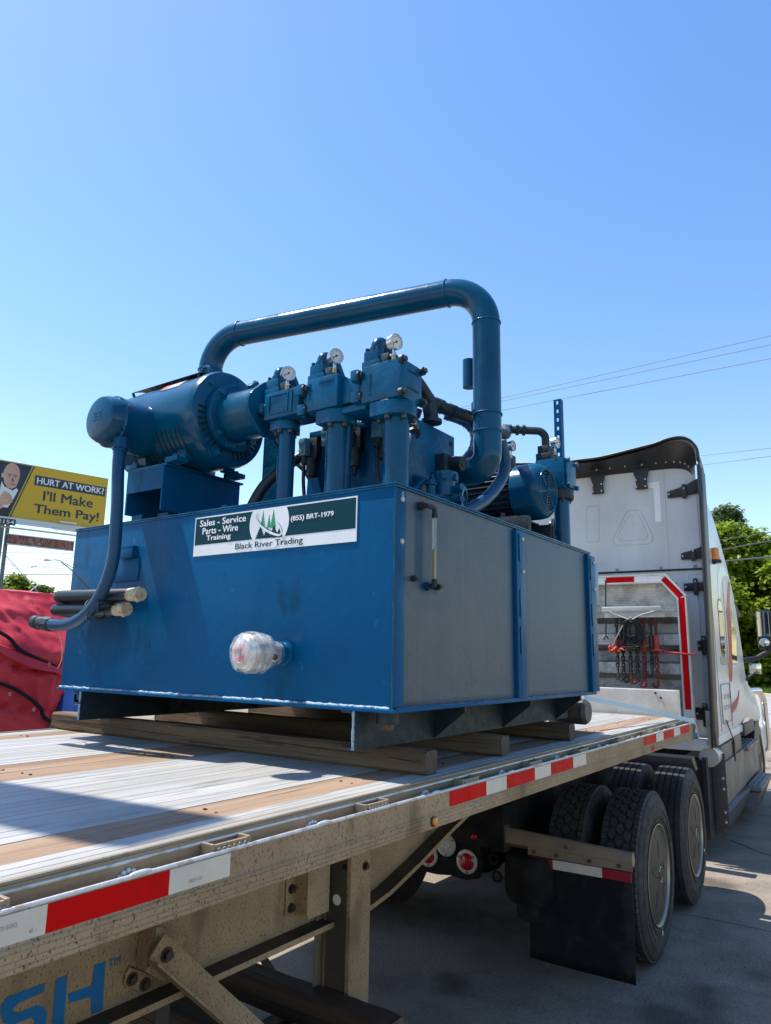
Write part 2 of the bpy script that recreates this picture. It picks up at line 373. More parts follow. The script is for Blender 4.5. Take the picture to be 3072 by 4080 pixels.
class G:
    """collects shapes; build() links them as ONE mesh object"""
    def __init__(s):
        s.bm = bmesh.new()
    def _face(s, vs):
        try:
            return s.bm.faces.new(vs)
        except ValueError:
            return None
    def hexa(s, P, bev=0):
        v = [s.bm.verts.new(p) for p in P]
        fs = [(3, 2, 1, 0), (4, 5, 6, 7), (0, 1, 5, 4), (1, 2, 6, 5), (2, 3, 7, 6), (3, 0, 4, 7)]
        F = [s._face([v[i] for i in f]) for f in fs]
        if bev:
            es = {e for f in F if f for e in f.edges}
            bmesh.ops.bevel(s.bm, geom=list(es), offset=bev, segments=2, affect='EDGES', profile=0.6)
        return s
    def mm(s, x0, x1, y0, y1, z0, z1, bev=0):
        return s.hexa([(x0, y0, z0), (x1, y0, z0), (x1, y1, z0), (x0, y1, z0),
                       (x0, y0, z1), (x1, y0, z1), (x1, y1, z1), (x0, y1, z1)], bev)
    def box(s, c, d, R=None, bev=0):
        R = R or Matrix.Identity(3)
        c = Vector(c); hx, hy, hz = d[0]/2, d[1]/2, d[2]/2
        P = [c+R@Vector(q) for q in ((-hx, -hy, -hz), (hx, -hy, -hz), (hx, hy, -hz), (-hx, hy, -hz),
                                      (-hx, -hy, hz), (hx, -hy, hz), (hx, hy, hz), (-hx, hy, hz))]
        return s.hexa(P, bev)
    def bar(s, a, b, w, h, up=(0, 0, 1), bev=0):
        """box from a to b, w across, h along 'up'"""
        a, b = Vector(a), Vector(b)
        x = (b-a).normalized(); up = Vector(up)
        y = up.cross(x).normalized(); z = x.cross(y)
        R = Matrix((x, y, z)).transposed()
        return s.box((a+b)/2, ((b-a).length, w, h), R, bev)
    def cyl(s, a, b, r, r2=None, n=16, cap=True):
        return s.tube([a, b], [r, r if r2 is None else r2], n, cap)
    def tube(s, pts, r, n=10, cap=True, closed=False):
        pts = [Vector(p) for p in pts]
        m = len(pts)
        rs = r if isinstance(r, (list, tuple)) else [r]*m
        T = []
        for i in range(m):
            if closed:
                t = pts[(i+1) % m]-pts[i-1]
            else:
                t = pts[min(i+1, m-1)]-pts[max(i-1, 0)]
            T.append(t.normalized())
        ref = Vector((0, 0, 1)) if abs(T[0].z) < 0.9 else Vector((1, 0, 0))
        nrm = (ref-T[0]*ref.dot(T[0])).normalized()
        rings = []
        for i in range(m):
            if i:
                q = T[i-1].rotation_difference(T[i]); nrm = q@nrm
                nrm = (nrm-T[i]*nrm.dot(T[i])).normalized()
            bn = T[i].cross(nrm)
            rings.append([s.bm.verts.new(pts[i]+(nrm*cos(2*pi*k/n)+bn*sin(2*pi*k/n))*rs[i]) for k in range(n)])
        for i in range(m if closed else m-1):
            A, B = rings[i], rings[(i+1) % m]
            for k in range(n):
                s._face([A[k], A[(k+1) % n], B[(k+1) % n], B[k]])
        if cap and not closed:
            s._face(rings[0][::-1]); s._face(rings[-1])
        return s
    def torus(s, c, axis, R, r, n=20, m=8, a0=0, a1=2*pi):
        c = Vector(c); ax = Vector(axis).normalized()
        ref = Vector((0, 0, 1)) if abs(ax.z) < 0.9 else Vector((1, 0, 0))
        u = ax.cross(ref).normalized(); v = ax.cross(u)
        full = abs(a1-a0) > 6.28
        cnt = n if full else n+1
        pts = [c+(u*cos(a0+(a1-a0)*k/n)+v*sin(a0+(a1-a0)*k/n))*R for k in range(cnt)]
        return s.tube(pts, r, m, True, full)
    def lathe(s, prof, o, axis, n=32, cap0=True, cap1=True):
        """prof = [(distance along axis, radius)]"""
        o = Vector(o); ax = Vector(axis).normalized()
        ref = Vector((0, 0, 1)) if abs(ax.z) < 0.9 else Vector((1, 0, 0))
        u = ax.cross(ref).normalized(); v = ax.cross(u)
        rings = []
        for t, r in prof:
            rings.append([s.bm.verts.new(o+ax*t+(u*cos(2*pi*k/n)+v*sin(2*pi*k/n))*max(r, 1e-4)) for k in range(n)])
        for A, B in zip(rings, rings[1:]):
            for k in range(n):
                s._face([A[k], A[(k+1) % n], B[(k+1) % n], B[k]])
        if cap0: s._face(rings[0][::-1])
        if cap1: s._face(rings[-1])
        return s
    def prism(s, poly, o, u, v, depth, bev=0):
        """2-D polygon in the plane (o,u,v) extruded by depth along u x v"""
        o, u, v = Vector(o), Vector(u), Vector(v)
        w = u.cross(v).normalized()*depth
        A = [s.bm.verts.new(o+u*x+v*y) for x, y in poly]
        B = [s.bm.verts.new(o+u*x+v*y+w) for x, y in poly]
        n = len(poly)
        F = [s._face(A[::-1]), s._face(B)]
        for k in range(n):
            F.append(s._face([A[k], A[(k+1) % n], B[(k+1) % n], B[k]]))
        if bev:
            es = {e for f in F if f for e in f.edges}
            bmesh.ops.bevel(s.bm, geom=list(es), offset=bev, segments=2, affect='EDGES', profile=0.6)
        return s
    def ball(s, c, r, n=12, sc=(1, 1, 1)):
        mt = Matrix.Translation(Vector(c))@Matrix.Diagonal((*[r*q for q in sc], 1))
        bmesh.ops.create_uvsphere(s.bm, u_segments=n, v_segments=max(6, n//2+2), radius=1, matrix=mt)
        return s
    def grid(s, f, nu, nv, thick=None):
        """surface f(u,v) for u,v in 0..1"""
        V_ = [[s.bm.verts.new(f(i/nu, j/nv)) for j in range(nv+1)] for i in range(nu+1)]
        for i in range(nu):
            for j in range(nv):
                s._face([V_[i][j], V_[i+1][j], V_[i+1][j+1], V_[i][j+1]])
        return s
    def build(s, name, mat, parent=None, smooth=35, world=True, solid=0, subsurf=0):
        me = bpy.data.meshes.new(name)
        bmesh.ops.recalc_face_normals(s.bm, faces=s.bm.faces[:])
        s.bm.to_mesh(me); s.bm.free()
        if smooth:
            me.polygons.foreach_set('use_smooth', [True]*len(me.polygons))
            me.set_sharp_from_angle(angle=radians(smooth))
        me.materials.append(mat)
        o = link(name, me, parent)
        if solid:
            md = o.modifiers.new('solid', 'SOLIDIFY'); md.thickness = solid; md.offset = 0
        if subsurf:
            md = o.modifiers.new('sub', 'SUBSURF'); md.levels = subsurf; md.render_levels = subsurf
        return o

def _parts(self, name, mat, parent=None, **kw):
    """every loose piece becomes an object of its own"""
    self.bm.verts.ensure_lookup_table()
    seen = set(); out = []
    for v in self.bm.verts:
        if v in seen: continue
        isl = [v]; seen.add(v); st = [v]
        while st:
            q = st.pop()
            for e in q.link_edges:
                w = e.other_vert(q)
                if w not in seen: seen.add(w); isl.append(w); st.append(w)
        h = G(); mp = {q: h.bm.verts.new(q.co) for q in isl}
        for f in {f for q in isl for f in q.link_faces}:
            h._face([mp[q] for q in f.verts])
        out.append(h.build(name, mat, parent, **kw))
    self.bm.free()
    return out
G.parts = _parts

ROOTLOC = {}
def link(name, data, parent=None):
    o = bpy.data.objects.new(name, data)
    COL.objects.link(o)
    if parent is not None:
        o.parent = parent
        if parent.name in ROOTLOC:            # world-coordinate meshes under an Empty that stands at its thing's base
            o.matrix_parent_inverse = Matrix.Translation(-ROOTLOC[parent.name])
    return o

def tag(o, label, cat, group=None):
    o['label'] = label; o['category'] = cat
    if group: o['group'] = group
    return o

def thing(name, label, cat, loc=(0, 0, 0), group=None, world=True):
    o = bpy.data.objects.new(name, None)
    COL.objects.link(o)
    o.location = loc
    o.empty_display_size = 0.2
    if world:
        ROOTLOC[o.name] = Vector(loc)
    return tag(o, label, cat, group)

def copy_tree(o, parent=None):
    c = o.copy(); COL.objects.link(c)
    if parent is not None:
        c.parent = parent
    if o.name in ROOTLOC: ROOTLOC[c.name] = ROOTLOC[o.name]
    for ch in list(o.children):
        copy_tree(ch, c)
    return c

def struct(o):
    o['kind'] = 'structure'; return o

def text(name, body, mat, parent, o, u, v, width=None, height=None, depth=0.0015, bold=0.0, align='L', shear=0, space=1.0):
    """flat lettering: lower-left (or centre) corner o, along u, upright v; cap height / width in metres"""
    cu = bpy.data.curves.new(name, 'FONT')
    cu.body = body; cu.size = 1.0; cu.shear = shear; cu.space_character = space
    cu.resolution_u = 3
    cu.extrude = 0.0
    tmp = bpy.data.objects.new('tmp', cu)
    COL.objects.link(tmp)
    dg = bpy.context.evaluated_depsgraph_get()
    me = bpy.data.meshes.new_from_object(tmp.evaluated_get(dg))
    bpy.data.objects.remove(tmp)
    n = len(me.vertices)
    co = np.empty(n*3); me.vertices.foreach_get('co', co); co = co.reshape(-1, 3)
    x0, x1, y0, y1 = co[:, 0].min(), co[:, 0].max(), co[:, 1].min(), co[:, 1].max()
    sx = (width/(x1-x0)) if width else None
    sy = (height/(y1-y0)) if height else None
    if sx is None: sx = sy
    if sy is None: sy = sx
    u_, v_, o_ = np.array(u, float), np.array(v, float), np.array(o, float)
    xs = (co[:, 0]-(x0 if align == 'L' else (x0+x1)/2))*sx
    ys = (co[:, 1]-y0)*sy
    w_ = np.cross(u_, v_)
    P = o_+xs[:, None]*u_+ys[:, None]*v_+w_*depth
    me.vertices.foreach_set('co', P.ravel())
    if bold:
        bm = bmesh.new(); bm.from_mesh(me)
        hgt = (ys.max()-ys.min()); b = bold*hgt*0.9
        for k, (q, r) in enumerate(((-1, .35), (1, -.35), (-.5, -.5), (.5, .5))):
            geo = bmesh.ops.duplicate(bm, geom=bm.faces[:] if k == 0 else base)
            vs = [e for e in geo['geom'] if isinstance(e, bmesh.types.BMVert)]
            if k == 0:
                base = [f for f in bm.faces[:] if f not in set(geo['geom'])]
            off = Vector(u_*q*b+v_*r*b+w_*depth*.12*(k+1))
            for vv in vs: vv.co += off
        bm.to_mesh(me); bm.free()
    me.materials.clear(); me.materials.append(mat)
    me.name = name
    return link(name, me, parent)

def bolt(g, c, ax, r=0.012, h=0.01):
    c = Vector(c); ax = Vector(ax).normalized()
    g.cyl(c, c+ax*h*0.3, r*1.45, n=12)
    g.cyl(c+ax*h*0.3, c+ax*(h*1.3), r, n=6)
    return g
# ================================================================== SETTING
g = G(); g.mm(-160, 160, -60, 300, -0.5, -0.03)
ground = struct(g.build('ground', m_earth, smooth=0))
# poured yard slabs, each its own piece with an open joint round it
XJ = [-21.4, -17.4, -13.4, -9.4, -5.4, -1.4, 2.6, 6.6, 10.6, 14.6]
YJ = [-12.75, -9.15, -5.55, -1.95, 1.65, 5.25, 8.85, 12.45, 16.05, 19.65, 23.25]
for i in range(len(XJ)-1):
    for j in range(len(YJ)-1):
        g = G(); a = 0.006
        z = random.uniform(-0.003, 0.0)
        g.mm(XJ[i]+a, XJ[i+1]-a, YJ[j]+a, YJ[j+1]-a, -0.03, z, bev=0.006)
        g.build('concrete_slab', m_conc, ground, smooth=0)
# meandering crack in the slab by the cab
g = G()
pts = smooth_path([(0.98, 7.93, 0), (1.12, 7.80, 0), (1.26, 7.64, 0), (1.40, 7.52, 0), (1.62, 7.47, 0), (1.95, 7.40, 0), (2.5, 7.42, 0)], 5)
for a, b in zip(pts, pts[1:]):
    a = a+Vector((random.uniform(-.008, .008), random.uniform(-.008, .008), 0.0012)); b = b+Vector((0, 0, 0.0012))
    g.bar(a, b, random.uniform(.004, .011), 0.002)
g.build('slab_crack', m_crack, ground, smooth=0)
g = G(); rs = random.Random(5)
for k in range(170):
    x, y = rs.uniform(-0.6, 2.6), rs.uniform(1.6, 8)
    s = rs.uniform(.002, .0055)
    g.box((x, y, s*.4), (s*1.5, s, s), Matrix.Rotation(rs.uniform(0, 3), 3, 'Z'))
o = g.build('loose_grit', m_grit, None, smooth=0); o['kind'] = 'stuff'

K0 = Vector((-4.3, 47.0, 0)); E1 = Vector((-0.48, 0.877, 0)); E2 = Vector((0.877, 0.48, 0))
def verge(a, b, z=0.0):
    return K0+E1*a+E2*b+Vector((0, 0, z))
g = G()
g.hexa([(-60, 23.26, -0.03), (30, 23.26, -0.03), tuple(verge(-60, 0, -0.03)), tuple(verge(90, 0, -0.03)),
        (-60, 23.26, -0.008), (30, 23.26, -0.008), tuple(verge(-60, 0, -0.008)), tuple(verge(90, 0, -0.008))])
struct(g.build('road', m_road, smooth=0))
kerb = None
for k in range(-10, 24):
    g = G()
    A, B, Cc, D_ = verge(k*2.0+.005, 0), verge(k*2.0+1.995, 0), verge(k*2.0+1.995, .3), verge(k*2.0+.005, .3)
    g.hexa([tuple(p+Vector((0, 0, z))) for z in (-0.03, 0.14) for p in (A, B, Cc, D_)], bev=0.015)
    o = g.build('kerb', m_kerb, None, smooth=0)
    struct(o)
g = G()
g.hexa([tuple(verge(a, b, z)) for z in (-0.02, 0.12) for a, b in ((-40, .3), (110, .3), (110, 60), (-40, 60))])
struct(g.build('verge', m_soil, smooth=0))

def leaf_cloud(centers, radii, n, size, seed, flat=0.0, shell=0.55):
    """numpy leaf quads spread through ellipsoid clumps -> mesh"""
    r = np.random.default_rng(seed)
    w = np.array([rr[0]*rr[1]*rr[2] for rr in radii])**(2/3); w = w/w.sum()
    idx = r.choice(len(centers), n, p=w)
    d = r.normal(size=(n, 3)); d /= np.linalg.norm(d, axis=1)[:, None]
    rad = shell+(1-shell)*r.random(n)**0.6
    rad *= 1+0.13*r.normal(size=n)
    P = np.array(centers)[idx]+d*np.array(radii)[idx]*rad[:, None]
    a = r.normal(size=(n, 3)); a[:, 2] *= 0.5
    a /= np.linalg.norm(a, axis=1)[:, None]
    nn = d*0.6+r.normal(size=(n, 3))*0.6+np.array([0, 0, 1.1])
    b = np.cross(nn, a); b /= np.linalg.norm(b, axis=1)[:, None]+1e-9
    s = size*(0.6+0.8*r.random(n))[:, None]
    q = np.stack([P-a*s, P-b*s*0.62, P+a*s, P+b*s*0.62], 1).reshape(-1, 3)
    f = np.arange(4*n).reshape(-1, 4)
    me = bpy.data.meshes.new('foliage')
    me.vertices.add(4*n); me.vertices.foreach_set('co', q.ravel())
    me.loops.add(4*n); me.loops.foreach_set('vertex_index', f.ravel())
    me.polygons.add(n); me.polygons.foreach_set('loop_start', np.arange(0, 4*n, 4)); me.polygons.foreach_set('loop_total', np.full(n, 4))
    me.update(calc_edges=True)
    return me

def tree(label, x, y, h, r, seed, mat, n=16000, leaf=0.16, base=0.25, lobes=34, trunk=0.2, shell=0.5, group='trees beyond the road'):
    rs = random.Random(seed)
    t = thing('leafy_tree', label, 'tree', (x, y, 0.1), group)
    g = G()
    top = Vector((x+rs.uniform(-.4, .4), y, h*0.8))
    g.tube(smooth_path([(x, y, -0.1), (x+rs.uniform(-.15, .15), y, h*.3), (x+rs.uniform(-.3, .3), y, h*.55), top], 4),
           [trunk*(1-.055*i) for i in range(13)], 8)
    cs, rr = [], []
    for k in range(lobes):
        f = rs.random()
        zz = h*(base+(1-base)*f)
        env = r*(sin(pi*min(1, (0.16+0.84*f)**0.85))**0.7)
        an = rs.uniform(0, 2*pi); q = env*rs.random()**0.5*0.86
        c = (x+q*cos(an), y+q*sin(an), min(zz, h*0.93))
        s = r*rs.uniform(0.20, 0.38)
        cs.append(c); rr.append((s*1.15, s*1.15, s*0.7))
        if k % 2 == 0:
            st = Vector((x, y, max(1.2, zz-r*rs.uniform(.3, .9))))
            g.tube([st, (st+Vector(c))/2+Vector((0, 0, .25)), c], [trunk*.4, trunk*.25, trunk*.1], 5)
    g.build('trunk', m_bark, t)
    me = leaf_cloud(cs, rr, n, leaf, seed, shell=shell)
    me.materials.append(mat)
    link('foliage', me, t)
    return t

def vp(a, b):
    p = verge(a, b); return p.x, p.y
tree('broad bright green maple directly behind the cab roof beacon', -7.1, 58.0, 11.6, 5.2, 11, m_leaf, 38000, 0.19, 0.02, 48)
tree('broad sunlit maple right of the others above the white guardrail', -1.2, 57.5, 11.3, 5.4, 12, m_leaf, 38000, 0.19, 0.02, 48)
tree('darker low maple filling the gap between the two bright maples', -4.2, 64, 11.6, 4.8, 13, m_leaf, 30000, 0.19, 0.02, 44)
tree('tall pale young tree rising behind the maples beside the sleeper', -9.6, 74, 17.2, 3.6, 14, m_leaf3, 9000, 0.18, 0.35, 26, 0.18, 0.35)
tree('thin nearly bare twiggy tree poking over the right maple', -5.0, 79, 16.3, 1.9, 15, m_leaf3, 420, 0.12, 0.5, 24, 0.10, 0.3)
tree('dark undergrowth tree low behind the guardrail', -4.5, 60.5, 5.6, 4.6, 16, m_leaf2, 22000, 0.18, 0.0)
tree('shaded low tree at the far left of the roadside row', -10.5, 63, 8.6, 4.4, 17, m_leaf2, 14000, 0.16, 0.05)
tree('lone round tree over the red tarpaulin under the billboard', -68.1, 36.4, 9.1, 2.9, 18, m_leaf, 9000, 0.20, 0.3)
tree('low bushy tree right of the lone round tree by the billboard', -67.0, 38.9, 8.2, 2.4, 19, m_leaf2, 6000, 0.20, 0.3)

# grass on the verge: uncountable
r_ = np.random.default_rng(3)
n = 26000
aa = r_.uniform(-12, 12, n); bb = r_.uniform(.35, 12, n)
P = np.array(K0)+aa[:, None]*np.array(E1)+bb[:, None]*np.array(E2)+np.array([0, 0, .12])
an = r_.uniform(0, 2*pi, n); hh = r_.uniform(.08, .24, n); ww = r_.uniform(.015, .035, n)
dx = np.stack([np.cos(an), np.sin(an), 0*an], 1)*ww[:, None]
lean = r_.normal(0, .05, (n, 3)); lean[:, 2] = hh
q = np.stack([P-dx, P+dx, P+lean], 1).reshape(-1, 3)
me = bpy.data.meshes.new('grass')
me.vertices.add(3*n); me.vertices.foreach_set('co', q.ravel())
me.loops.add(3*n); me.loops.foreach_set('vertex_index', np.arange(3*n))
me.polygons.add(n); me.polygons.foreach_set('loop_start', np.arange(0, 3*n, 3)); me.polygons.foreach_set('loop_total', np.full(n, 3))
me.update(calc_edges=True); me.materials.append(m_grass)
o = link('grass', me); o['kind'] = 'stuff'

# guardrail: three-face beam on steel posts
gr = thing('guardrail', 'white galvanised guardrail on steel posts along the grass verge', 'guardrail', tuple(verge(0, 8)))
g = G()
prof = [(0, .62), (.05, .68), (.05, .76), (0, .82), (.05, .88), (.05, .96), (0, 1.0)]
for (o0, z0), (o1, z1) in zip(prof, prof[1:]):
    g.hexa([tuple(verge(a, 8-o_+w, z+.0)) for w in (0, .012) for a, o_, z in ((-9, o0, z0), (11, o0, z0), (11, o1, z1), (-9, o1, z1))])
g.build('rail_beam', m_galv, gr)
for k in range(10):
    g = G(); c = verge(-8.2+2*k, 8.12); g.box((c.x, c.y, .5), (.15, .12, .95))
    g.build('post', m_galv, gr)
mk = thing('delineator_post', 'thin white marker post standing in the grass before the guardrail', 'post', tuple(verge(-1, 6)))
g = G(); c = verge(1.4, 6.5); g.box((c.x, c.y, .95), (.10, .03, 1.75), bev=.005); g.build('post_shaft', m_galv, mk)

# ================================================================== FLATBED TRAILER
D = 1.411
TR = thing('flatbed_trailer', 'aluminium flatbed trailer with wooden floor strips under the blue machine', 'trailer', (0, 0, 0))
YF, YB = 5.225, -8.0
def plank(x0, x1, wood):
    g = G()
    if wood:
        g.mm(x0, x1, YB, YF, D-.035, D-.001, bev=0.0015)
        o = g.build('wood_plank', m_plank, TR, smooth=0)
    else:
        w = x1-x0
        gs = [x0+w*f for f in (0.33, 0.67)]
        top = [(x0, D-.03), (x0, D)]
        for c in gs:
            top += [(c-.004, D), (c-.003, D-.0012), (c+.003, D-.0012), (c+.004, D)]
        top += [(x1, D), (x1, D-.03)]
        g.prism(top, (0, YF, 0), (1, 0, 0), (0, 0, 1), YF-YB)
        o = g.build('aluminium_plank', m_deck, TR, smooth=0)
    return o
xs = [.173+k*(.951-.173)/5 for k in range(6)]
for s in (1, -1):
    for a, b in [(x0+.0003, x1-.0003) for x0, x1 in zip(xs, xs[1:])]+[(1.1115, 1.2252)]:
        plank(min(s*a, s*b), max(s*a, s*b), False)
    for a, b in ((.0035, .1695), (.954, 1.1095)):
        plank(min(s*a, s*b), max(s*a, s*b), True)
# screws in the wooden strips
g = G()
for y in np.arange(-0.6, 5.2, .61):
    for x in (1.01, 1.06, .06, .11, -.06, -.12, -1.01, -1.06):
        g.cyl((x, y+random.uniform(-.015, .015), D-.003), (x, y, D+.0008), .0045, n=8)
g.build('floor_screw', m_boltdk, TR)['kind'] = 'stuff'
# dark knots / gouges in the board
for s in (1, -1):
    g = G(); g.mm(min(s*1.2255, s*1.2405), max(s*1.2255, s*1.2405), YB, YF, 1.278, 1.408)
    g.tube([(s*1.232, YB, 1.4105), (s*1.232, YF, 1.4105)], .0065, 8)
    g.build('side_rail', m_alu2, TR, smooth=30)
    g = G()
    g.tube([(s*1.2395, YB, 1.398), (s*1.2395, YF, 1.398)], .0045, 8)
    g.build('rail_bead', m_alulip, TR)
    pr = [(1.2405, 1.272), (1.2945, 1.272), (1.297, 1.275), (1.297, 1.2820), (1.2955, 1.2828), (1.2955, 1.2845), (1.297, 1.2853),
          (1.297, 1.2935), (1.2955, 1.2943), (1.2955, 1.296), (1.297, 1.2968), (1.297, 1.3075), (1.2955, 1.3085), (1.2955, 1.310), (1.297, 1.311),
          (1.2975, 1.3165), (1.2935, 1.3195), (1.2925, 1.379), (1.2845, 1.379), (1.2845, 1.280), (1.2405, 1.280)]
    g = G()
    g.prism([(s*x, z) for x, z in pr], (0, YF+.03, 0), (1, 0, 0), (0, 0, 1), (YF+.03-YB))
    g.build('rub_rail', m_alu, TR, smooth=20)
    g = G()
    g.tube([(s*1.2885, YB, 1.3805), (s*1.2885, YF+.03, 1.3805)], .0056, 10)
    g.build('rub_rail_bead', m_alulip, TR)
    # stake pockets, pipe spools, welds
    pk = sp = None
    for k in range(-3, 8):
        y = .47+.6*k
        if k == -3:
            g = G()
            g.mm(s*1.241 if s > 0 else -1.284, s*1.284 if s > 0 else -1.241, y-.062, y-.053, 1.281, 1.4005, bev=.002)
            g.mm(s*1.241 if s > 0 else -1.284, s*1.284 if s > 0 else -1.241, y+.053, y+.062, 1.281, 1.4005, bev=.002)
            g.mm(*sorted((s*1.274, s*1.284)), y-.053, y+.053, 1.281, 1.3985, bev=.002)
            pk = g.build('stake_pocket', m_alu2, TR, smooth=0)
            g = G()
            g.tube([(s*1.2845, y-.05+.006*i, 1.387+.003*sin(i*2.2)) for i in range(18)], .0045, 6)
            pkw = g.build('weld', m_alu2, pk)
            g = G()
            g.cyl((s*1.241, y-.26, 1.352), (s*1.2845, y-.26, 1.352), .023, n=16)
            sp = g.build('pipe_spool', m_alulip, TR)
            g = G()
            for q in range(9):
                a = -0.2+q*0.44
                g.ball((s*1.2425, y-.26+.028*cos(a), 1.352+.028*sin(a)), .0065, 8)
            g.ball((s*1.2885, y-.262, 1.3835), .012, 10, (.6, 2.6, .55))
            g.build('weld', m_alulip, sp)
        else:
            for src in (pk, sp):
                c = src.copy(); COL.objects.link(c); c.location.y += .6*(k+3)
                for ch in src.children:
                    d = ch.copy(); COL.objects.link(d); d.parent = c
# reflective sheeting
IN = .0254
def tape(y0, n, kind, s=1, z0=1.3247):
    g = G(); x0, x1 = sorted((s*1.2922, s*1.2946))
    g.mm(x0, x1, y0+.0005, y0+n*IN-.0005, z0, z0+.0508)
    return g.build('reflective_tape', m_red if kind == 'r' else m_reflw, TR, smooth=0)
for y, pat in ((-7*IN, 'wrw'), (1.4917, 'rwrwrw'), (3.8852, 'rwrwr')):
    for k_ in pat:
        w = 11 if k_ == 'r' else 7
        tape(y, w, k_); y += w*IN
for y, pat in ((-7*IN, 'wrw'), (1.49, 'rwrwrw'), (3.88, 'rwrwr')):
    for k_ in pat:
        w = 11 if k_ == 'r' else 7
        tape(y, w, k_, -1); y += w*IN
text('tape_print', 'DOT-C2', m_print, TR, (1.2948, .335, 1.337), (0, 1, 0), (0, 0, 1), width=.035)
text('tape_print', 'DOT-C2', m_print, TR, (1.2948, -.058, 1.3595), (0, -1, 0), (0, 0, -1), width=.035)
g = G(); g.mm(1.2972, 1.2978, 4.02, 4.11, 1.2835, 1.307); g.build('reflector_sticker', m_red, TR, smooth=0)
# amber marker lights
for y in (1.376, -2.6):
    g = G(); g.lathe([(0, .0175), (.004, .0175), (.006, .014)], (1.2965, y, 1.2965), (1, 0, 0), 20)
    b = g.build('marker_light', m_black, TR)
    g = G(); g.lathe([(0, .013), (.006, .0115), (.009, .006), (.0095, 0.0005)], (1.3025, y, 1.2965), (1, 0, 0), 20)
    g.build('lens', m_amber, b)
# nose: front rail, end cap, bulkhead
g = G(); g.mm(-1.2965, 1.2965, YF+.032, YF+.085, 1.262, 1.406, bev=.004); g.mm(-1.22, 1.22, YF+.001, YF+.031, 1.34, 1.414, bev=.003)
g.build('nose_rail', m_alu2, TR, smooth=0)
g = G(); g.mm(-1.158, 1.158, 5.345, 5.43, 1.38, 1.612, bev=.006)
nb = g.build('nose_bulkhead', m_rackalu, TR, smooth=0)
g = G()
for x, z in ((1.03, 1.55), (.99, 1.585), (-1.03, 1.55)):
    g.cyl((x, 5.346, z), (x, 5.338, z), .009, n=12)
g.parts('rivet', m_boltdk, nb)
g = G()
g.tube(fillet([(1.290, 5.262, 1.30), (1.306, 5.275, 1.30), (1.306, 5.275, 1.37), (1.285, 5.26, 1.40)], .02), .006, 6); g.build('nose_hook', m_black, TR)
g = G(); g.lathe([(0, .022), (.03, .022), (.035, .012)], (1.297, 5.20, 1.285), (1, 0, 0), 14); g.build('nose_plug', m_bluepale, TR)
# main beams
def beam(s):
    bot = [(-8, .75), (2.0, .75), (2.15, .775), (2.4, .845), (2.75, .955), (3.1, 1.05), (3.5, 1.13), (4.1, 1.19), (5.1, 1.20)]
    poly = bot+[(5.1, 1.268), (-8, 1.268)]
    g = G()
    g.prism(poly, (s*.516-.004, 0, 0), (0, 1, 0), (0, 0, 1), .008)
    web = g.build('main_beam', m_alu, TR, smooth=0)
    g = G()
    for (y0, z0), (y1, z1) in zip(bot, bot[1:]):
        g.hexa([(s*.516-.084, y0, z0-.018), (s*.516+.084, y0, z0-.018), (s*.516+.084, y1, z1-.018), (s*.516-.084, y1, z1-.018),
                (s*.516-.084, y0, z0-.001), (s*.516+.084, y0, z0-.001), (s*.516+.084, y1, z1-.001), (s*.516-.084, y1, z1-.001)])
    g.build('flange', m_grime_shade, web, smooth=20)
    g = G(); e0, e1 = sorted((s*.516+s*.0842, s*.516+s*.0862))
    for (y0, z0), (y1, z1) in zip(bot, bot[1:]):
        g.hexa([(e0, y0, z0-.0195), (e1, y0, z0-.0195), (e1, y1, z1-.0195), (e0, y1, z1-.0195), (e0, y0, z0+.001), (e1, y0, z0+.001), (e1, y1, z1+.001), (e0, y1, z1+.001)])
    g.build('flange_edge', m_alu, web, smooth=20)
    g = G(); g.mm(s*.516-.084, s*.516+.084, -8, 5.1, 1.2685, 1.284); g.build('top_flange', m_alu, web, smooth=0)
    return web
webR = beam(1); beam(-1)
for k in range(22):
    g = G(); y = -7.6+.6*k; g.mm(-1.22, 1.22, y-.02, y+.02, 1.286, 1.374); g.parts('crossmember', m_alu2, TR, smooth=0)
# lettering on the web
def letters(name, polys, x=.5206):
    g = G()
    for pl in polys:
        g.prism(pl, (x, 0, 0), (0, 1, 0), (0, 0, 1), .001)
    return g.build(name, m_letter, webR, smooth=0)
letters('letter', [[(.532, .895), (.569, .895), (.572, .755), (.535, .755)],
                   [(.658, .894), (.697, .894), (.701, .755), (.664, .755), (.655, .808), (.584, .814), (.577, .842), (.656, .838)]])
letters('letter', [[(.374, .862), (.374, .880), (.388, .896), (.499, .896), (.498, .871), (.425, .869), (.411, .860), (.411, .853), (.425, .844), (.478, .844),
                    (.503, .832), (.514, .812), (.514, .783), (.503, .765), (.478, .754), (.372, .754), (.372, .779), (.468, .779), (.478, .788), (.478, .806),
                    (.466, .817), (.412, .817), (.385, .832)]])
letters('letter', [[(.20, .896), (.24, .896), (.36, .754), (.32, .754), (.29, .79), (.15, .79), (.12, .754), (.08, .754)]])
text('letter', 'TM', m_letter, webR, (.5207, .708, .872), (0, 1, 0), (0, 0, 1), width=.043, height=.022, bold=.01)
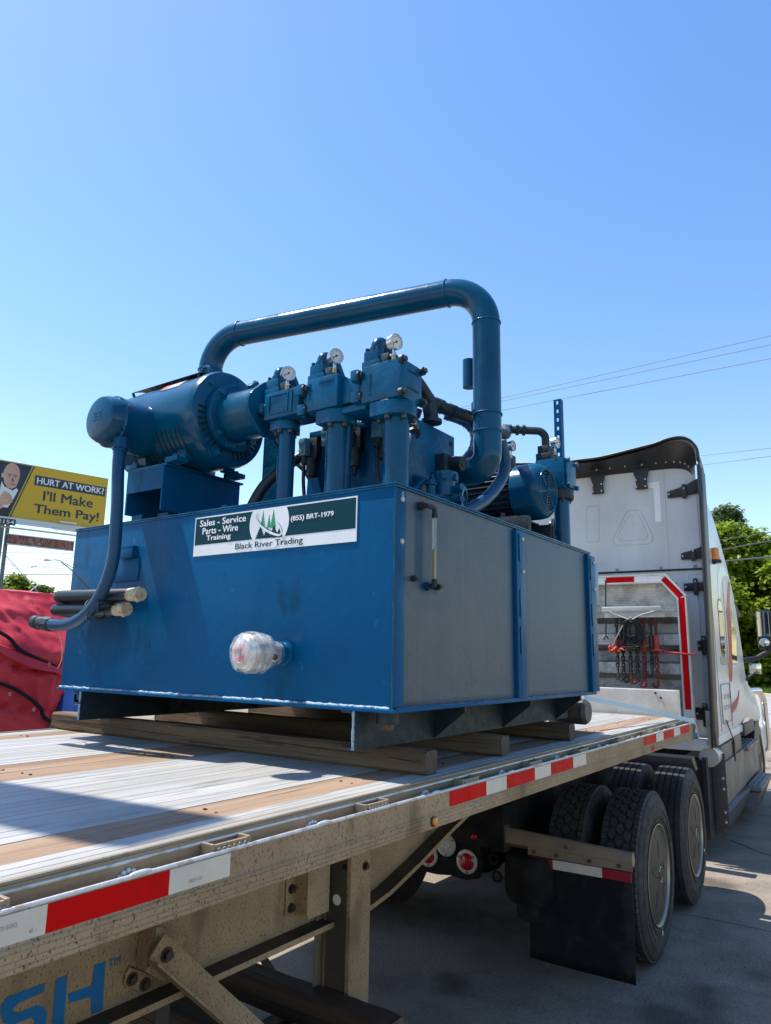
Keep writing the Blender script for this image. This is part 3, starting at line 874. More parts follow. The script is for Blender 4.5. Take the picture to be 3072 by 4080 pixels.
# landing gear
LG = None
g = G(); g.mm(.535, .684, 1.735, 1.884, .30, 1.262, bev=.020)
LG = g.build('landing_leg', m_alu, TR)
g = G(); g.mm(.558, .664, 1.7335, 1.7347, .30, 1.262); g.build('leg_shade_face', m_grime_shade, LG, smooth=0)  # dark sheet: the shade on this leg face is put into the colour
g = G(); g.mm(.524, .534, 1.700, 1.752, .30, 1.262, bev=.003); g.build('leg_flange', m_alu2, LG)
g = G(); g.mm(.56, .66, 1.76, 1.86, .046, .295, bev=.01); g.mm(.48, .75, 1.66, 1.96, .0, .045, bev=.01); g.build('leg_foot', m_greydk, LG)
for y, z, x in ((1.722, .930, .534), (1.722, .866, .534), (1.722, .808, .534), (1.832, .961, .684)):
    g = G(); bolt(g, (x, y, z), (1, 0, 0), .013, .012); g.parts('bolt', m_boltdk, LG)
g = G(); g.lathe([(0, .012), (.0008, .012)], (.651, 1.7333, .972), (0, -1, 0), 18); g.build('bolt_hole', m_slot, LG, smooth=0)
g = G(); g.lathe([(0, .021), (.0012, .021)], (.613, 1.7333, .838), (0, -1, 0), 24); g.build('inspection_sticker', m_white, LG, smooth=0)
g = G(); g.mm(.5215, .529, 1.512, 1.568, .815, 1.262, bev=.003); g.mm(.529, .60, 1.5605, 1.568, .817, 1.262); g.mm(.5925, .60, 1.5685, 1.70, .80, 1.262, bev=.003)
ga = g.build('gusset_angle', m_alu, TR, smooth=0)
for z in (.909, .838):
    g = G(); bolt(g, (.529, 1.541, z), (1, 0, 0), .013, .012); g.parts('bolt', m_boltdk, ga)
# left landing leg
g = G(); g.mm(-.684, -.556, 1.55, 1.87, .30, 1.262); g.mm(-.66, -.57, 1.62, 1.79, .05, .295); g.mm(-.75, -.48, 1.52, 1.89, 0, .045); g.build('landing_leg', m_alu2, TR, smooth=0)
# brace bracket
g = G()
g.prism([(.784, .855), (.770, .838), (.767, .808), (.781, .793), (.838, .763), (.850, .765), (.874, .79), (.868, .806), (.818, .829)], (.5215, 0, 0), (0, 1, 0), (0, 0, 1), .009, bev=.003)
g.prism([(.822, .972), (.842, .968), (.940, .912), (.947, .899), (.921, .872), (.893, .815), (.890, .80), (.872, .797), (.795, .850), (.802, .862), (.822, .868)], (.585, 0, 0), (0, 1, 0), (0, 0, 1), .009, bev=.003)
g.hexa([(.53, .80, .862), (.585, .80, .862), (.585, .81, .855), (.53, .81, .855), (.53, .82, .97), (.585, .82, .97), (.585, .828, .965), (.53, .828, .965)])
br = g.build('brace_bracket', m_alu, TR)
for y, z in ((.793, .815), (.846, .784)):
    g = G(); bolt(g, (.5305, y, z), (1, 0, 0), .014, .012); g.parts('bolt', m_boltdk, br)
g = G(); bolt(g, (.53, .865, .985), (1, 0, 0), .014, .012); g.parts('bolt', m_boltdk, br)
# diagonal brace: angle iron
a = Vector((.622, .838, .895)); dr = Vector((0.0, .355, -.318)).normalized()
nrm = Vector((0, dr.z, -dr.y)); nrm = -nrm if nrm.z < 0 else nrm
b = a+dr*.95
g = G()
g.bar(a-dr*.045, b, .088, .008, up=(1, 0, 0))
lo = -nrm*.040
g.bar(a-dr*.045+lo+Vector((.024, 0, 0)), b+lo+Vector((.024, 0, 0)), .007, .048, up=(1, 0, 0))
brace = g.build('diagonal_brace', m_alu, TR, smooth=0)
g = G(); bolt(g, (.6265, .846, .892), (1, 0, 0), .016, .014); g.parts('bolt', m_boltdk, brace)
# rack under the beams that carries spare dunnage
g = G()
for x in (-.35, .42):
    g.mm(x-.025, x+.025, 1.0, 1.95, .345, .352); g.mm(x-.025, x-.018, 1.0, 1.95, .352, .395)
    for y in (1.02, 1.93): g.mm(x-.02, x+.02, y-.012, y+.012, .352, .731)
g.parts('dunnage_rack', m_greydk, TR, smooth=0)
g = G(); g.bar((-.1, 1.97, .47), (-.05, 2.11, .26), .05, .03); g.bar((-.05, 2.11, .26), (0.15, 2.3, .02), .05, .03); g.build('leg_brace', m_greydk, TR, smooth=0)
# rear axles
for y in (-6.6, -5.3):
    g = G(); g.cyl((-1.0, y, .5), (1.0, y, .5), .07); g.build('axle', m_frame, TR)
    for s in (1, -1):
        for x in (1.14, .80):
            g = G()
            g.lathe([(-.13, .29), (-.14, .33), (-.14, .44), (-.12, .49), (-.1, .5), (.1, .5), (.12, .49), (.14, .44), (.14, .33), (.13, .29)], (s*x, y, .5), (1, 0, 0), 40, True, True)
            g.build('wheel', m_tyre, TR)

# timbers between machine and deck
def timber(label, x0, x1, y, w, h, zb, mat, cracks=(), seed=1, name='timber_block', grp='timbers lying across the trailer deck'):
    rs = random.Random(seed)
    t = thing(name, label, 'timber', ((x0+x1)/2, y+w/2, zb), grp)
    g = G()
    n = 30
    ring = []
    cr = .012
    base = [(cr, 0), (w-cr, 0), (w, cr), (w, h-cr), (w-cr, h), (cr, h), (0, h-cr), (0, cr)]
    for i in range(n+1):
        x = x0+(x1-x0)*i/n
        jy, jz = .0015*sin(i*.7+seed), .002*sin(i*.43+seed*2)
        end = 0.93 if i in (0, n) else 1
        ring.append([g.bm.verts.new((x, y+w/2+(p-w/2)*end+jy+rs.uniform(-.0012, .0012), zb+.0005+h/2+(q-h/2)*end+(jz+rs.uniform(-.001, .001))*(1 if q > h/2 else .0))) for p, q in base])
    for A, B in zip(ring, ring[1:]):
        for k in range(8): g._face([A[k], A[(k+1) % 8], B[(k+1) % 8], B[k]])
    g.build('timber_body', mat, t, smooth=30)
    for xe, sgn in ((x0, -1), (x1, 1)):
        g = G(); poly = [(p*.93+w*.035, q*.93+h*.035) for p, q in base]
        g.prism(poly, (xe+(0 if sgn > 0 else -.003), y, zb), (0, 1, 0), (0, 0, 1), .003)
        g.build('end_grain', m_timberend, t, smooth=0)
    for cx0, cx1, cz, th in cracks:
        g = G(); m = 16
        pts = [Vector((cx0+(cx1-cx0)*i/m, y-.0006+.0015*sin((cx0+(cx1-cx0)*i/m-x0)/(x1-x0)*30*.7+seed), zb+cz+.002*sin(i*.35+seed)+rs.uniform(-.0006, .0006))) for i in range(m+1)]
        for i, (p, q) in enumerate(zip(pts, pts[1:])):
            f = sin(pi*(i+.5)/m)
            g.bar(p, q, .0016, th*.5*(.25+f), up=(0, 0, 1))
        g.build('check', m_crack, t, smooth=0)
    return t
ck = ((-1.22, -.65, .052, .004), (-.75, -.1, .043, .005), (-.05, .55, .05, .003), (.35, .93, .058, .006), (.99, 1.16, .05, .005), (-.3, .3, .024, .003), (.5, .8, .03, .003))
timber('long weathered timber nearest the camera under the tank edge', -1.29, 1.172, 1.520, .088, .090, D, m_timber, ck, 1)
timber('middle timber across the deck, end between the other two', -1.25, 1.150, 2.19, .09, .090, D, m_timber, ((.75, 1.1, .05, .004),), 2)
timber('far timber across the deck nearest the truck cab', -1.25, 1.152, 3.005, .09, .090, D, m_timber, ((.8, 1.1, .045, .004),), 3)
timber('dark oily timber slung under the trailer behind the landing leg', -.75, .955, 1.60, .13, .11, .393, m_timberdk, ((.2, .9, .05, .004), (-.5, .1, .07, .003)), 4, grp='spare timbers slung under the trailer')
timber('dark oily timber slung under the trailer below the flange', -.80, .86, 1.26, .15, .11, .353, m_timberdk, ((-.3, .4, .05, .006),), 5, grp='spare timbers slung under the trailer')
# ================================================================== HYDRAULIC POWER UNIT
HU = thing('hydraulic_power_unit', 'big blue hydraulic power unit with tank, motors and pumps on the trailer', 'machine', (.14, 2.35, 1.503))
X0, X1, Y0, Y1, Z0, Z1 = -.893, 1.165, 1.315, 3.40, 1.657, 2.476
g = G(); g.mm(X0+.008, X1-.012, Y0+.008, Y1-.008, Z0+.002, Z1-.012); tank = g.build('tank_core', m_bluedark, HU, smooth=0)
g = G(); g.mm(X0, X1-.003, Y0, Y0+.007, Z0, Z1-.016, bev=.002); front = g.build('front_sheet', m_blue, HU, smooth=30)
g = G(); g.mm(X0, X0+.007, Y0+.0075, Y1, Z0, Z1-.016); g.build('side_sheet', m_blue, HU, smooth=0)
g = G(); g.mm(X0+.008, X1, Y1-.007, Y1, Z0, Z1-.016); g.build('rear_sheet', m_blue, HU, smooth=0)
for y0, y1 in ((1.3885, 2.335), (2.4335, 3.331)):
    g = G(); g.mm(1.1535, 1.1605, y0, y1, Z0, Z1-.016); g.build('door_sheet', m_sheet, HU, smooth=0)
# posts: bent flanges on the right side
for y0, y1, x1 in ((1.3235, 1.388, 1.1655), (2.336, 2.433, 1.178), (3.332, 3.452, 1.180)):
    g = G(); zb = Z0+.002; zt = Z1-.017 if y0 < 2 else Z1-.022
    g.mm(1.1535, x1, y0, y1, zb, zt, bev=.004)
    po = g.build('post', m_blue, HU)
    if y0 > 2:
        g = G(); ym = y0+.036
        g.mm(x1+.0003, x1+.0013, ym, ym+.004, zb+.01, zt-.015)
        for z in (zt-.15, zt-.42, zb+.2):
            g.mm(x1+.0005, x1+.006, ym-.012, ym, z, z+.13, bev=.002)
        g.parts('hinge_leaf', m_blue2, po)
    for z in (zt-.04, zt-.20):
        g = G(); yy = y1-.025 if y0 > 2 else y1-.028
        g.lathe([(0, .012), (.004, .011), (.007, .006), (.0075, .001)], (x1+.0002, yy, z), (1, 0, 0), 14)
        g.build('bolt_head', m_ring, po)
g = G(); g.tube([(1.1662, 1.362+.006*cos(a), 2.437+.010*sin(a)) for a in np.linspace(0, 2*pi, 14)], .0018, 6); g.build('lifting_ring', m_ring, HU)
# corner seam with dark gap and stitched hinge
g = G(); g.mm(1.1625, 1.1648, Y0+.0015, Y0+.0085, Z0, Z1-.017); g.build('corner_gap', m_bluedark, HU, smooth=0)
# top edge plate and bottom plate
g = G()
g.mm(X0-.004, X1+.008, Y0-.006, Y1+.004, Z1-.007, Z1, bev=.002)
g.mm(X0-.001, X1+.004, Y0-.003, Y1, Z1-.0155, Z1-.0075, bev=.002)
top = g.build('top_plate', m_blue2, HU)
g = G(); g.mm(X0-.014, X1+.012, Y0-.014, Y1+.008, Z0-.014, Z0-.001, bev=.003); bot = g.build('bottom_plate', m_blue, HU)
rs = random.Random(2)
def weld_line(a, b, r, name='weld_bead', mat=m_weld, step=.018):
    a, b = Vector(a), Vector(b); n = max(3, int((b-a).length/step))
    g = G()
    pts = [a+(b-a)*i/n+Vector((0, rs.uniform(-1, 1), rs.uniform(-1, 1)))*r*.22 for i in range(n+1)]
    g.tube(pts, [r*rs.uniform(.75, 1.25) for _ in pts], 7)
    return g.build(name, mat, HU, smooth=60)
weld_line((X0-.005, Y0-.003, Z0+.001), (X1-.01, Y0-.003, Z0+.001), .0062)
weld_line((X1-.001, Y0-.001, Z0), (X1-.001, Y0-.001, Z1-.02), .003, mat=m_blue2)
weld_line((X1+.004, 1.33, Z0+.0005), (X1+.004, 3.4, Z0+.0005), .004, mat=m_blue2)
# skid runners
for x in (1.003, -.70):
    g = G()
    x0, x1 = (x-.012, x) if x > 0 else (x-.012, x)
    g.mm(x0, x1, Y0-.001, 3.385, 1.504, Z0-.0145)
    g.mm(x-.07, x0-.0005, Y0+.004, 3.38, 1.504, 1.512)
    g.mm(x-.07, x0-.0005, Y0+.004, 3.38, Z0-.024, Z0-.015)
    sk = g.build('skid_runner', m_bluedark, HU, smooth=0)
    g = G()
    for y in (1.86, 2.52, 3.20):
        g.prism([(0.0005, .001), (.0005, .137), (.15, .137), (.15, .115)], (x, y, 1.505), (1, 0, 0), (0, 0, 1), -.010)
    g.parts('gusset', m_bluedark, sk, smooth=0)
    g = G()
    n = 14
    g.tube([(x-.006+rs.uniform(-.001, .001), Y0-.003, 1.506+(.136)*i/n) for i in range(n+1)], [.005*rs.uniform(.8, 1.3) for i in range(n+1)], 7)
    g.build('edge_weld', m_weld, sk, smooth=60)
for x, y in ((1.075, 1.415), (-.80, 1.40)):
    g = G(); g.lathe([(0, .042), (.046, .042), (.047, .036)], (x, y, Z0-.0145), (0, 0, -1), 24)
    dp = g.build('drain_boss', m_bluedark if x > 0 else m_blue2, HU)
    g = G(); g.box((x, y, Z0-.073), (.036, .036, .022), bev=.003); g.build('drain_plug', m_bolt, dp)

# sign sheet on the tank front
yS = Y0-.0035
g = G(); g.mm(.0615, .990, yS, Y0-.0008, 2.2655, 2.4435); sg = g.build('sign_sheet', m_white, HU, smooth=0)
g = G(); g.mm(.0675, .984, yS-.0006, yS-.0001, 2.3160, 2.4375); g.build('sign_band', m_green, sg, smooth=0)
g = G(); g.lathe([(0, .113), (.0006, .113)], (.527, yS-.0008, 2.3805), (0, -1, 0), 48); 
bmesh.ops.bisect_plane(g.bm, geom=g.bm.verts[:]+g.bm.edges[:]+g.bm.faces[:], plane_co=(0, 0, 2.4425), plane_no=(0, 0, 1), clear_outer=True)
bmesh.ops.bisect_plane(g.bm, geom=g.bm.verts[:]+g.bm.edges[:]+g.bm.faces[:], plane_co=(0, 0, 2.271), plane_no=(0, 0, -1), clear_outer=True)
g.build('sign_disc', m_white, sg, smooth=0)
U_, V_ = (1, 0, 0), (0, 0, 1)
yt = yS-.0016
for body, xa, za, w in (('Sales - Service', .098, 2.399, .292), ('Parts - Wire', .118, 2.362, .226), ('Training', .146, 2.325, .155)):
    text('sign_text', body, m_white, sg, (xa, yt, za), U_, V_, width=w, height=.029 if body != 'Training' else .030, bold=.05, depth=.0006)
text('sign_text', '(855) BRT-1979', m_white, sg, (.652, yt, 2.369), U_, V_, width=.224, height=.026, bold=.05, depth=.0006)
text('sign_text', 'Black River Trading', m_green, sg, (.334, yt, 2.2715), U_, V_, width=.386, height=.033, bold=.022, depth=.0004)
def conifer(x, zb, h, w, mat, lvl=7):
    P = []; n = lvl
    for i in range(n):
        f = 1-i/n; P += [(-w*f, h*i/n*.92+h*.05), (-w*f*.55, h*(i+.55)/n*.92+h*.05)]
    P.append((0, h))
    Q = [(-a, b) for a, b in P[:-1]][::-1]
    poly = [(-w*.08, 0), (-w*.08, h*.05)]+P+Q+[(w*.08, h*.05), (w*.08, 0)]
    g = G(); g.prism(poly, (x, yt, zb), U_, V_, .0004); return g.build('sign_tree', mat, sg, smooth=0)
conifer(.492, 2.365, .070, .017, m_grn2); conifer(.528, 2.357, .058, .014, m_grn2); conifer(.552, 2.352, .082, .021, m_grn2)
conifer(.480, 2.3125, .060, .034, m_green); conifer(.520, 2.3125, .050, .030, m_green); conifer(.558, 2.3115, .055, .034, m_green); conifer(.588, 2.311, .040, .026, m_green)
g = G()
pts = [(.470, 2.424), (.456, 2.412), (.462, 2.388), (.494, 2.360), (.540, 2.336), (.585, 2.322), (.601, 2.330), (.592, 2.352), (.572, 2.372)]
pts = smooth_path([(a, yt-.0007, b) for a, b in pts], 6)
m = len(pts)
for i, (a, b) in enumerate(zip(pts, pts[1:])):
    w = .0015+.0085*sin(pi*(i+.5)/m)
    g.bar(a, b, w, .0004, up=(0, 1, 0))
g.build('sign_swoosh', m_white, sg, smooth=0)
g = G()
for i, (a, b) in enumerate(zip(pts, pts[1:])):
    w = .0015+.006*sin(pi*(i+.5)/m)
    o_ = Vector((.004, .0003, .007)) if i > m*.2 else Vector((-.004, .0003, .003))
    g.bar(a+o_, b+o_, w*.5, .0003, up=(0, 1, 0))
g.build('sign_swoosh', m_green, sg, smooth=0)

# bracket and pad on the front sheet
g = G(); g.mm(-.486, -.352, Y0-.030, Y0-.0005, 2.335, 2.345, bev=.002); g.mm(-.486, -.352, Y0-.0305, Y0-.022, 2.286, 2.3345, bev=.002)
g.mm(-.36, -.352, Y0-.0215, Y0-.0005, 2.286, 2.334)
g.build('front_bracket', m_blue, HU)
g = G(); g.mm(-.52, -.325, Y0-.006, Y0-.0005, 2.175, 2.285, bev=.002); g.build('front_pad', m_blue, HU)

# wrapped filter breather on the front
fl = G(); fl.lathe([(0, .048), (.010, .048), (.012, .042), (.016, .040), (.035, .040), (.040, .047), (.046, .047), (.047, .03)], (.645, Y0-.0005, 1.843), (0, -1, 0), 32)
flange = fl.build('filter_flange', m_blue2, HU)
fdir = Vector((-.16, -1, 0)).normalized()
fo = Vector((.645, Y0-.046, 1.843))
g = G(); g.lathe([(0, .035), (.024, .037), (.045, .052), (.062, .066), (.115, .069), (.155, .067), (.168, .058), (.173, .034)], fo, fdir, 32)
g.torus(fo+fdir*.148, fdir, .065, .006, 32, 8)
fb = g.build('filter_body', m_filterbody, HU)
nn = fdir
uu = Vector((0, 0, 1)).cross(nn).normalized()*1.0
g = G(); g.lathe([(0, .034), (.001, .034)], fo+fdir*.1735, fdir, 32); lb = g.build('filter_label', m_redp, fb, smooth=0)
g = G()
uf = Vector((0, 0, 1)).cross(fdir).normalized()
for pl in ([(-.019, -.016), (-.009, -.016), (-.006, .004), (-.004, -.016), (.004, -.016), (.009, .016), (-.001, .016), (-.006, -.002), (-.008, .016), (-.016, .016)],
           [(.006, -.016), (.016, -.016), (.020, .016), (.010, .016)]):
    g.prism(pl, fo+fdir*.1750, uf, (0, 0, 1), .0008)
g.build('filter_mark', m_boltdk, fb, smooth=0)
g = G(); g.tube([fo+fdir*.175+uf*(-.03+.012*i)+Vector((0, 0, -.038+.003*sin(i*1.3))) for i in range(6)], .003, 6); g.build('filter_bail', m_steel, fb)
g = G(); g.lathe([(0, .019), (.018, .019), (.020, .016)], fo+fdir*.05+Vector((.045, -.01, -.012)), Vector((.9, -.45, -.1)), 20)
vp_ = g.build('filter_valve', m_filterbody, fb)
g = G(); g.lathe([(0, .013), (.001, .013)], fo+fdir*.05+Vector((.045, -.01, -.012))+Vector((.9, -.45, -.1)).normalized()*.0205, Vector((.9, -.45, -.1)), 20); g.build('filter_cap', m_boltdk, fb, smooth=0)
# crumpled stretch film
g = G()
rsf = np.random.default_rng(4)
import mathutils.noise as mnoise
NU, NV = 40, 22
def film(i, j):
    t = j/NV
    prof = [(-.004, .041), (.022, .046), (.046, .062), (.075, .076), (.13, .078), (.168, .071), (.186, .050), (.190, .020), (.191, .0005)]
    f = t*(len(prof)-1); k = min(int(f), len(prof)-2); f -= k
    d = prof[k][0]*(1-f)+prof[k+1][0]*f; r = prof[k][1]*(1-f)+prof[k+1][1]*f
    a = 2*pi*i/NU
    p = fo+fdir*d+(uf*cos(a)+Vector((0, 0, 1))*sin(a))*r
    q = p*28
    k_ = mnoise.noise(q)*.0035+abs(mnoise.noise(Vector((q.x*2.6, q.y*2.6, q.z*.9))))*.004
    return p+(p-(fo+fdir*d)).normalized()*k_*(1 if r > .02 else .2)+fdir*mnoise.noise(q*1.3)*.004
rows = [[g.bm.verts.new(film(i, j)) for i in range(NU)] for j in range(NV+1)]
for j in range(NV):
    for i in range(NU):
        g._face([rows[j][i], rows[j][(i+1) % NU], rows[j+1][(i+1) % NU], rows[j+1][i]])
def film_mat():
    m = bpy.data.materials.new('clear_stretch_film'); m.use_nodes = True
    nt = m.node_tree; N, L = nt.nodes, nt.links
    p = N['Principled BSDF']; p.inputs['Base Color'].default_value = (.85, .87, .9, 1); p.inputs['Roughness'].default_value = .16
    p.inputs['IOR'].default_value = 1.5
    tr = N.new('ShaderNodeBsdfTransparent')
    mx = N.new('ShaderNodeMixShader')
    tc = N.new('ShaderNodeTexCoord'); ns = N.new('ShaderNodeTexNoise'); ns.inputs['Scale'].default_value = 45; ns.inputs['Detail'].default_value = 5
    mp = N.new('ShaderNodeMapping'); mp.inputs['Scale'].default_value = (1, 1, .35); mp.inputs['Rotation'].default_value = (0, .6, 0)
    L.new(tc.outputs['Object'], mp.inputs[0]); L.new(mp.outputs[0], ns.inputs[0])
    r = N.new('ShaderNodeMapRange'); L.new(ns.outputs[0], r.inputs[0]); r.inputs[1].default_value = .42; r.inputs[2].default_value = .68
    r.inputs[3].default_value = .08; r.inputs[4].default_value = .55
    L.new(r.outputs[0], mx.inputs[0]); L.new(tr.outputs[0], mx.inputs[1]); L.new(p.outputs[0], mx.inputs[2])
    L.new(mx.outputs[0], N['Material Output'].inputs[0])
    return m
g.build('stretch_wrap', film_mat(), HU, smooth=25)

# sight glass
xg = X1-.0045
g = G()
g.cyl((xg, 1.488, 2.416), (xg+.02, 1.488, 2.416), .017, n=6); g.cyl((xg+.02, 1.488, 2.416), (xg+.032, 1.488, 2.416), .011, n=12)
g.tube(fillet([(xg+.03, 1.488, 2.416), (xg+.035, 1.545, 2.416), (xg+.035, 1.545, 2.385)], .012), .010, 10)
g.cyl((xg+.035, 1.545, 2.392), (xg+.035, 1.545, 2.376), .013, n=6)
s1 = g.build('sight_fitting', m_bluedark, HU)
g = G(); g.cyl((xg+.035, 1.545, 2.376), (xg+.035, 1.545, 2.25), .0075, n=12); sgt = g.build('sight_tube', m_glass, s1)
g = G(); g.cyl((xg+.035, 1.545, 2.2495), (xg+.035, 1.545, 2.132), .0072, n=12); g.build('sight_oil', m_oil, s1)
g = G()
g.cyl((xg+.035, 1.545, 2.134), (xg+.035, 1.545, 2.115), .013, n=6); g.tube(fillet([(xg+.035, 1.545, 2.12), (xg+.035, 1.545, 2.108), (xg, 1.545, 2.108)], .01), .010, 8)
g.cyl((xg, 1.545, 2.108), (xg+.012, 1.545, 2.108), .017, n=6)
g.cyl((xg, 1.618, 2.112), (xg+.018, 1.618, 2.112), .013, n=6); g.box((xg+.022, 1.618, 2.112), (.01, .03, .012), bev=.002)
g.cyl((xg, 1.44, 2.128), (xg+.018, 1.44, 2.128), .012, n=6); g.box((xg+.022, 1.44, 2.128), (.01, .022, .01), bev=.002)
g.parts('sight_fitting', m_bluedark, HU)
# pale box on the rear sheet
g = G(); g.mm(1.02, 1.17, Y1+.025, Y1+.135, 2.165, 2.425, bev=.006); jb = g.build('rear_terminal_box', m_bluepale, HU)
g = G(); g.mm(1.06, 1.10, Y1+.001, Y1+.0245, 2.25, 2.35); g.build('box_standoff', m_blue2, jb, smooth=0)
g = G(); g.lathe([(0, .075), (.22, .075), (.24, .06)], (.83, 3.55, 1.53), (1, 0, 0), 32); dr_ = g.build('end_drum', m_greydk, HU)

# ---------------------------------------------------------------- main motor
MO = Vector((0, 1.545, 2.995)); R = .247
def chan(x0, x1, ya, yb):
    g = G()
    g.mm(x0, x0+.010, ya, yb, 2.512, 2.735); g.mm(x1-.010, x1, ya, yb, 2.512, 2.735)
    g.mm(x0+.0105, x1-.0105, ya+.009, yb, 2.725, 2.735); g.mm(x0+.02, x0+.10, ya+.03, yb, Z1, 2.5115); g.mm(x1-.10, x1-.02, ya+.06, yb, Z1, 2.5115)
    g.mm(x0+.0105, x1-.0105, ya, ya+.008, 2.620, 2.735)
    return g.build('motor_rail', m_blue, HU, smooth=0)
chan(-.49, -.205, 1.318, 1.82)
g = G(); g.mm(-.495, -.190, 1.322, 1.83, 2.7355, 2.746); g.build('motor_base', m_blue2, HU, smooth=0)
g = G()
for x in (-.47, -.16):
    for s in (-1, 1):
        y = MO.y+s*.19
        g.box((x, y, 2.760), (.09, .075, .026), bev=.005)
        g.hexa([(x-.03, y-.03*s, 2.770), (x+.03, y-.03*s, 2.770), (x+.03, y-.075*s, 2.770), (x-.03, y-.075*s, 2.770),
                (x-.03, y-.02*s, 2.83), (x+.03, y-.02*s, 2.83), (x+.03, y-.075*s, 2.80), (x-.03, y-.075*s, 2.80)])
        g.cyl((x, y+.01*s, 2.7735), (x, y+.01*s, 2.79), .014, n=6)
mf = g.parts('motor_foot', m_blue2, HU)
g = G()
g.lathe([(-.69, .10), (-.69, .20), (-.675, .232), (-.65, .243), (-.055, .243), (-.054, .241)], MO, (1, 0, 0), 64)
mot = g.build('motor_shell', m_bluepipe, HU)
g = G()
g.lathe([(-.0535, .225), (-.0535, R), (-.03, R), (-.012, .240), (-.002, .222), (-.002, .150), (.004, .148), (.004, .05)], MO, (1, 0, 0), 64)
eb = g.build('end_bell', m_bluepipe, mot)
# radial louvre slots on the end bell (lower half)
g = G()
for k in range(20):
    a = radians(176+k*8.6)      # measured from +Y towards +Z
    if 255 < math.degrees(a) < 275: continue
    dv = Vector((0, cos(a), sin(a)))
    c0, c1 = MO+dv*.158+Vector((-.0012, 0, 0)), MO+dv*.212+Vector((-.0012, 0, 0))
    g.bar(c0, c1, .0105, .003, up=(1, 0, 0))
g.parts('louvre_slot', m_slot, eb, smooth=0)
for k in range(4):
    a = radians(45+90*k); dv = Vector((0, cos(a), sin(a)))
    g = G(); bolt(g, MO+dv*.205+Vector((-.002, 0, 0)), (1, 0, 0), .010, .010); g.parts('bolt', m_blue2, eb)
g = G(); g.box(MO+Vector((.001, -.10, -.19)), (.006, .07, .05), Matrix.Rotation(.45, 3, 'X'), bev=.002); g.build('rating_boss', m_blue2, eb)
# side vent slots that follow the shell
def shell_strip(x, w, a0, a1, n=8, r=.2434):
    g = G()
    for i in range(n):
        A, B = a0+(a1-a0)*i/n, a0+(a1-a0)*(i+1)/n
        P = []
        for rr in (r-.002, r+.0006):
            for aa, xx in ((A, x-w/2), (A, x+w/2), (B, x+w/2), (B, x-w/2)):
                P.append((MO.x+xx, MO.y-rr*cos(aa), MO.z+rr*sin(aa)))
        g.hexa(P)
    return g
for x0 in (-.515, -.285):
    for k in range(6):
        g = shell_strip(x0+k*.034, .0095, radians(-58), radians(-20)); g.build('vent_slot', m_slot, mot, smooth=0)
for x in (-.43, -.24):
    g = shell_strip(x, .07, radians(-68), radians(-65), 2); g.build('vent_slot', m_slot, mot, smooth=0)
# drip cover strip standing off along the top, name plate, eye
g = G()
for i in range(6):
    A, B = radians(62+i*7), radians(62+(i+1)*7)
    P = []
    for rr in (.262, .266):
        for aa, xx in ((A, -.66), (A, -.13), (B, -.13), (B, -.66)):
            P.append((xx, MO.y-rr*cos(aa), MO.z+rr*sin(aa)))
    g.hexa(P)
for x in (-.66, -.132):
    for aa in (62, 103):
        a = radians(aa); g.bar((x, MO.y-.240*cos(a), MO.z+.240*sin(a)), (x, MO.y-.264*cos(a), MO.z+.264*sin(a)), .010, .012, up=(1, 0, 0))
g.build('drip_cover', m_bluedark, mot, smooth=40)
npl = shell_strip(-.265, .15, radians(40), radians(56), 4, .2445).build('name_plate', m_steel, mot, smooth=0)
shell_strip(-.315, .045, radians(41), radians(54), 3, .2455).build('name_plate_print', m_redp, npl, smooth=0)
for x in (-.47, -.62):
    a = radians(16); g = G(); bolt(g, (x, MO.y-.2435*cos(a), MO.z+.2435*sin(a)), (0, -cos(a), sin(a)), .008, .007); g.parts('bolt', m_blue2, mot)
g = G(); g.torus((-.20, 1.53, 3.285), (0, 1, 0), .030, .009, 18, 8); g.cyl((-.20, 1.53, 3.235), (-.20, 1.53, 3.26), .02); g.box((-.25, 1.53, 3.262), (.05, .05, .04), bev=.004); g.build('lifting_eye', m_blue2, mot)
g = G(); g.box((-.03, 1.70, 3.215), (.05, .05, .05), Matrix.Rotation(.7, 3, 'X'), bev=.006); g.cyl((-.03, 1.705, 3.22), (-.03, 1.73, 3.255), .02, n=6); g.build('lug', m_blue2, mot)
# conduit box
CB = Vector((-.42, 1.36, 2.945))
g = G(); g.lathe([(0, .134), (.08, .134), (.19, .128), (.196, .131), (.21, .131), (.216, .122), (.255, .117), (.275, .108), (.283, .094), (.283, .001)], CB, (0, -1, 0), 40)
cb = g.build('conduit_box', m_bluepipe, mot)
for a in (30, 150, 210, 330):
    g = G(); dv = Vector((cos(radians(a)), 0, sin(radians(a)))); g.cyl(CB+dv*.120+Vector((0, -.198, 0)), CB+dv*.120+Vector((0, -.225, 0)), .008, n=8); g.parts('bolt', m_bluedark, cb)
g = G()
for i, (z, w) in enumerate(((.018, .07), (0, .05), (-.016, .07))):
    g.box(CB+Vector((-.005, -.2835, z+.01)), (w, .003, .009), Matrix.Rotation(-.06, 3, 'Y'))
g.parts('cast_mark', m_bluepipe, cb, smooth=0)
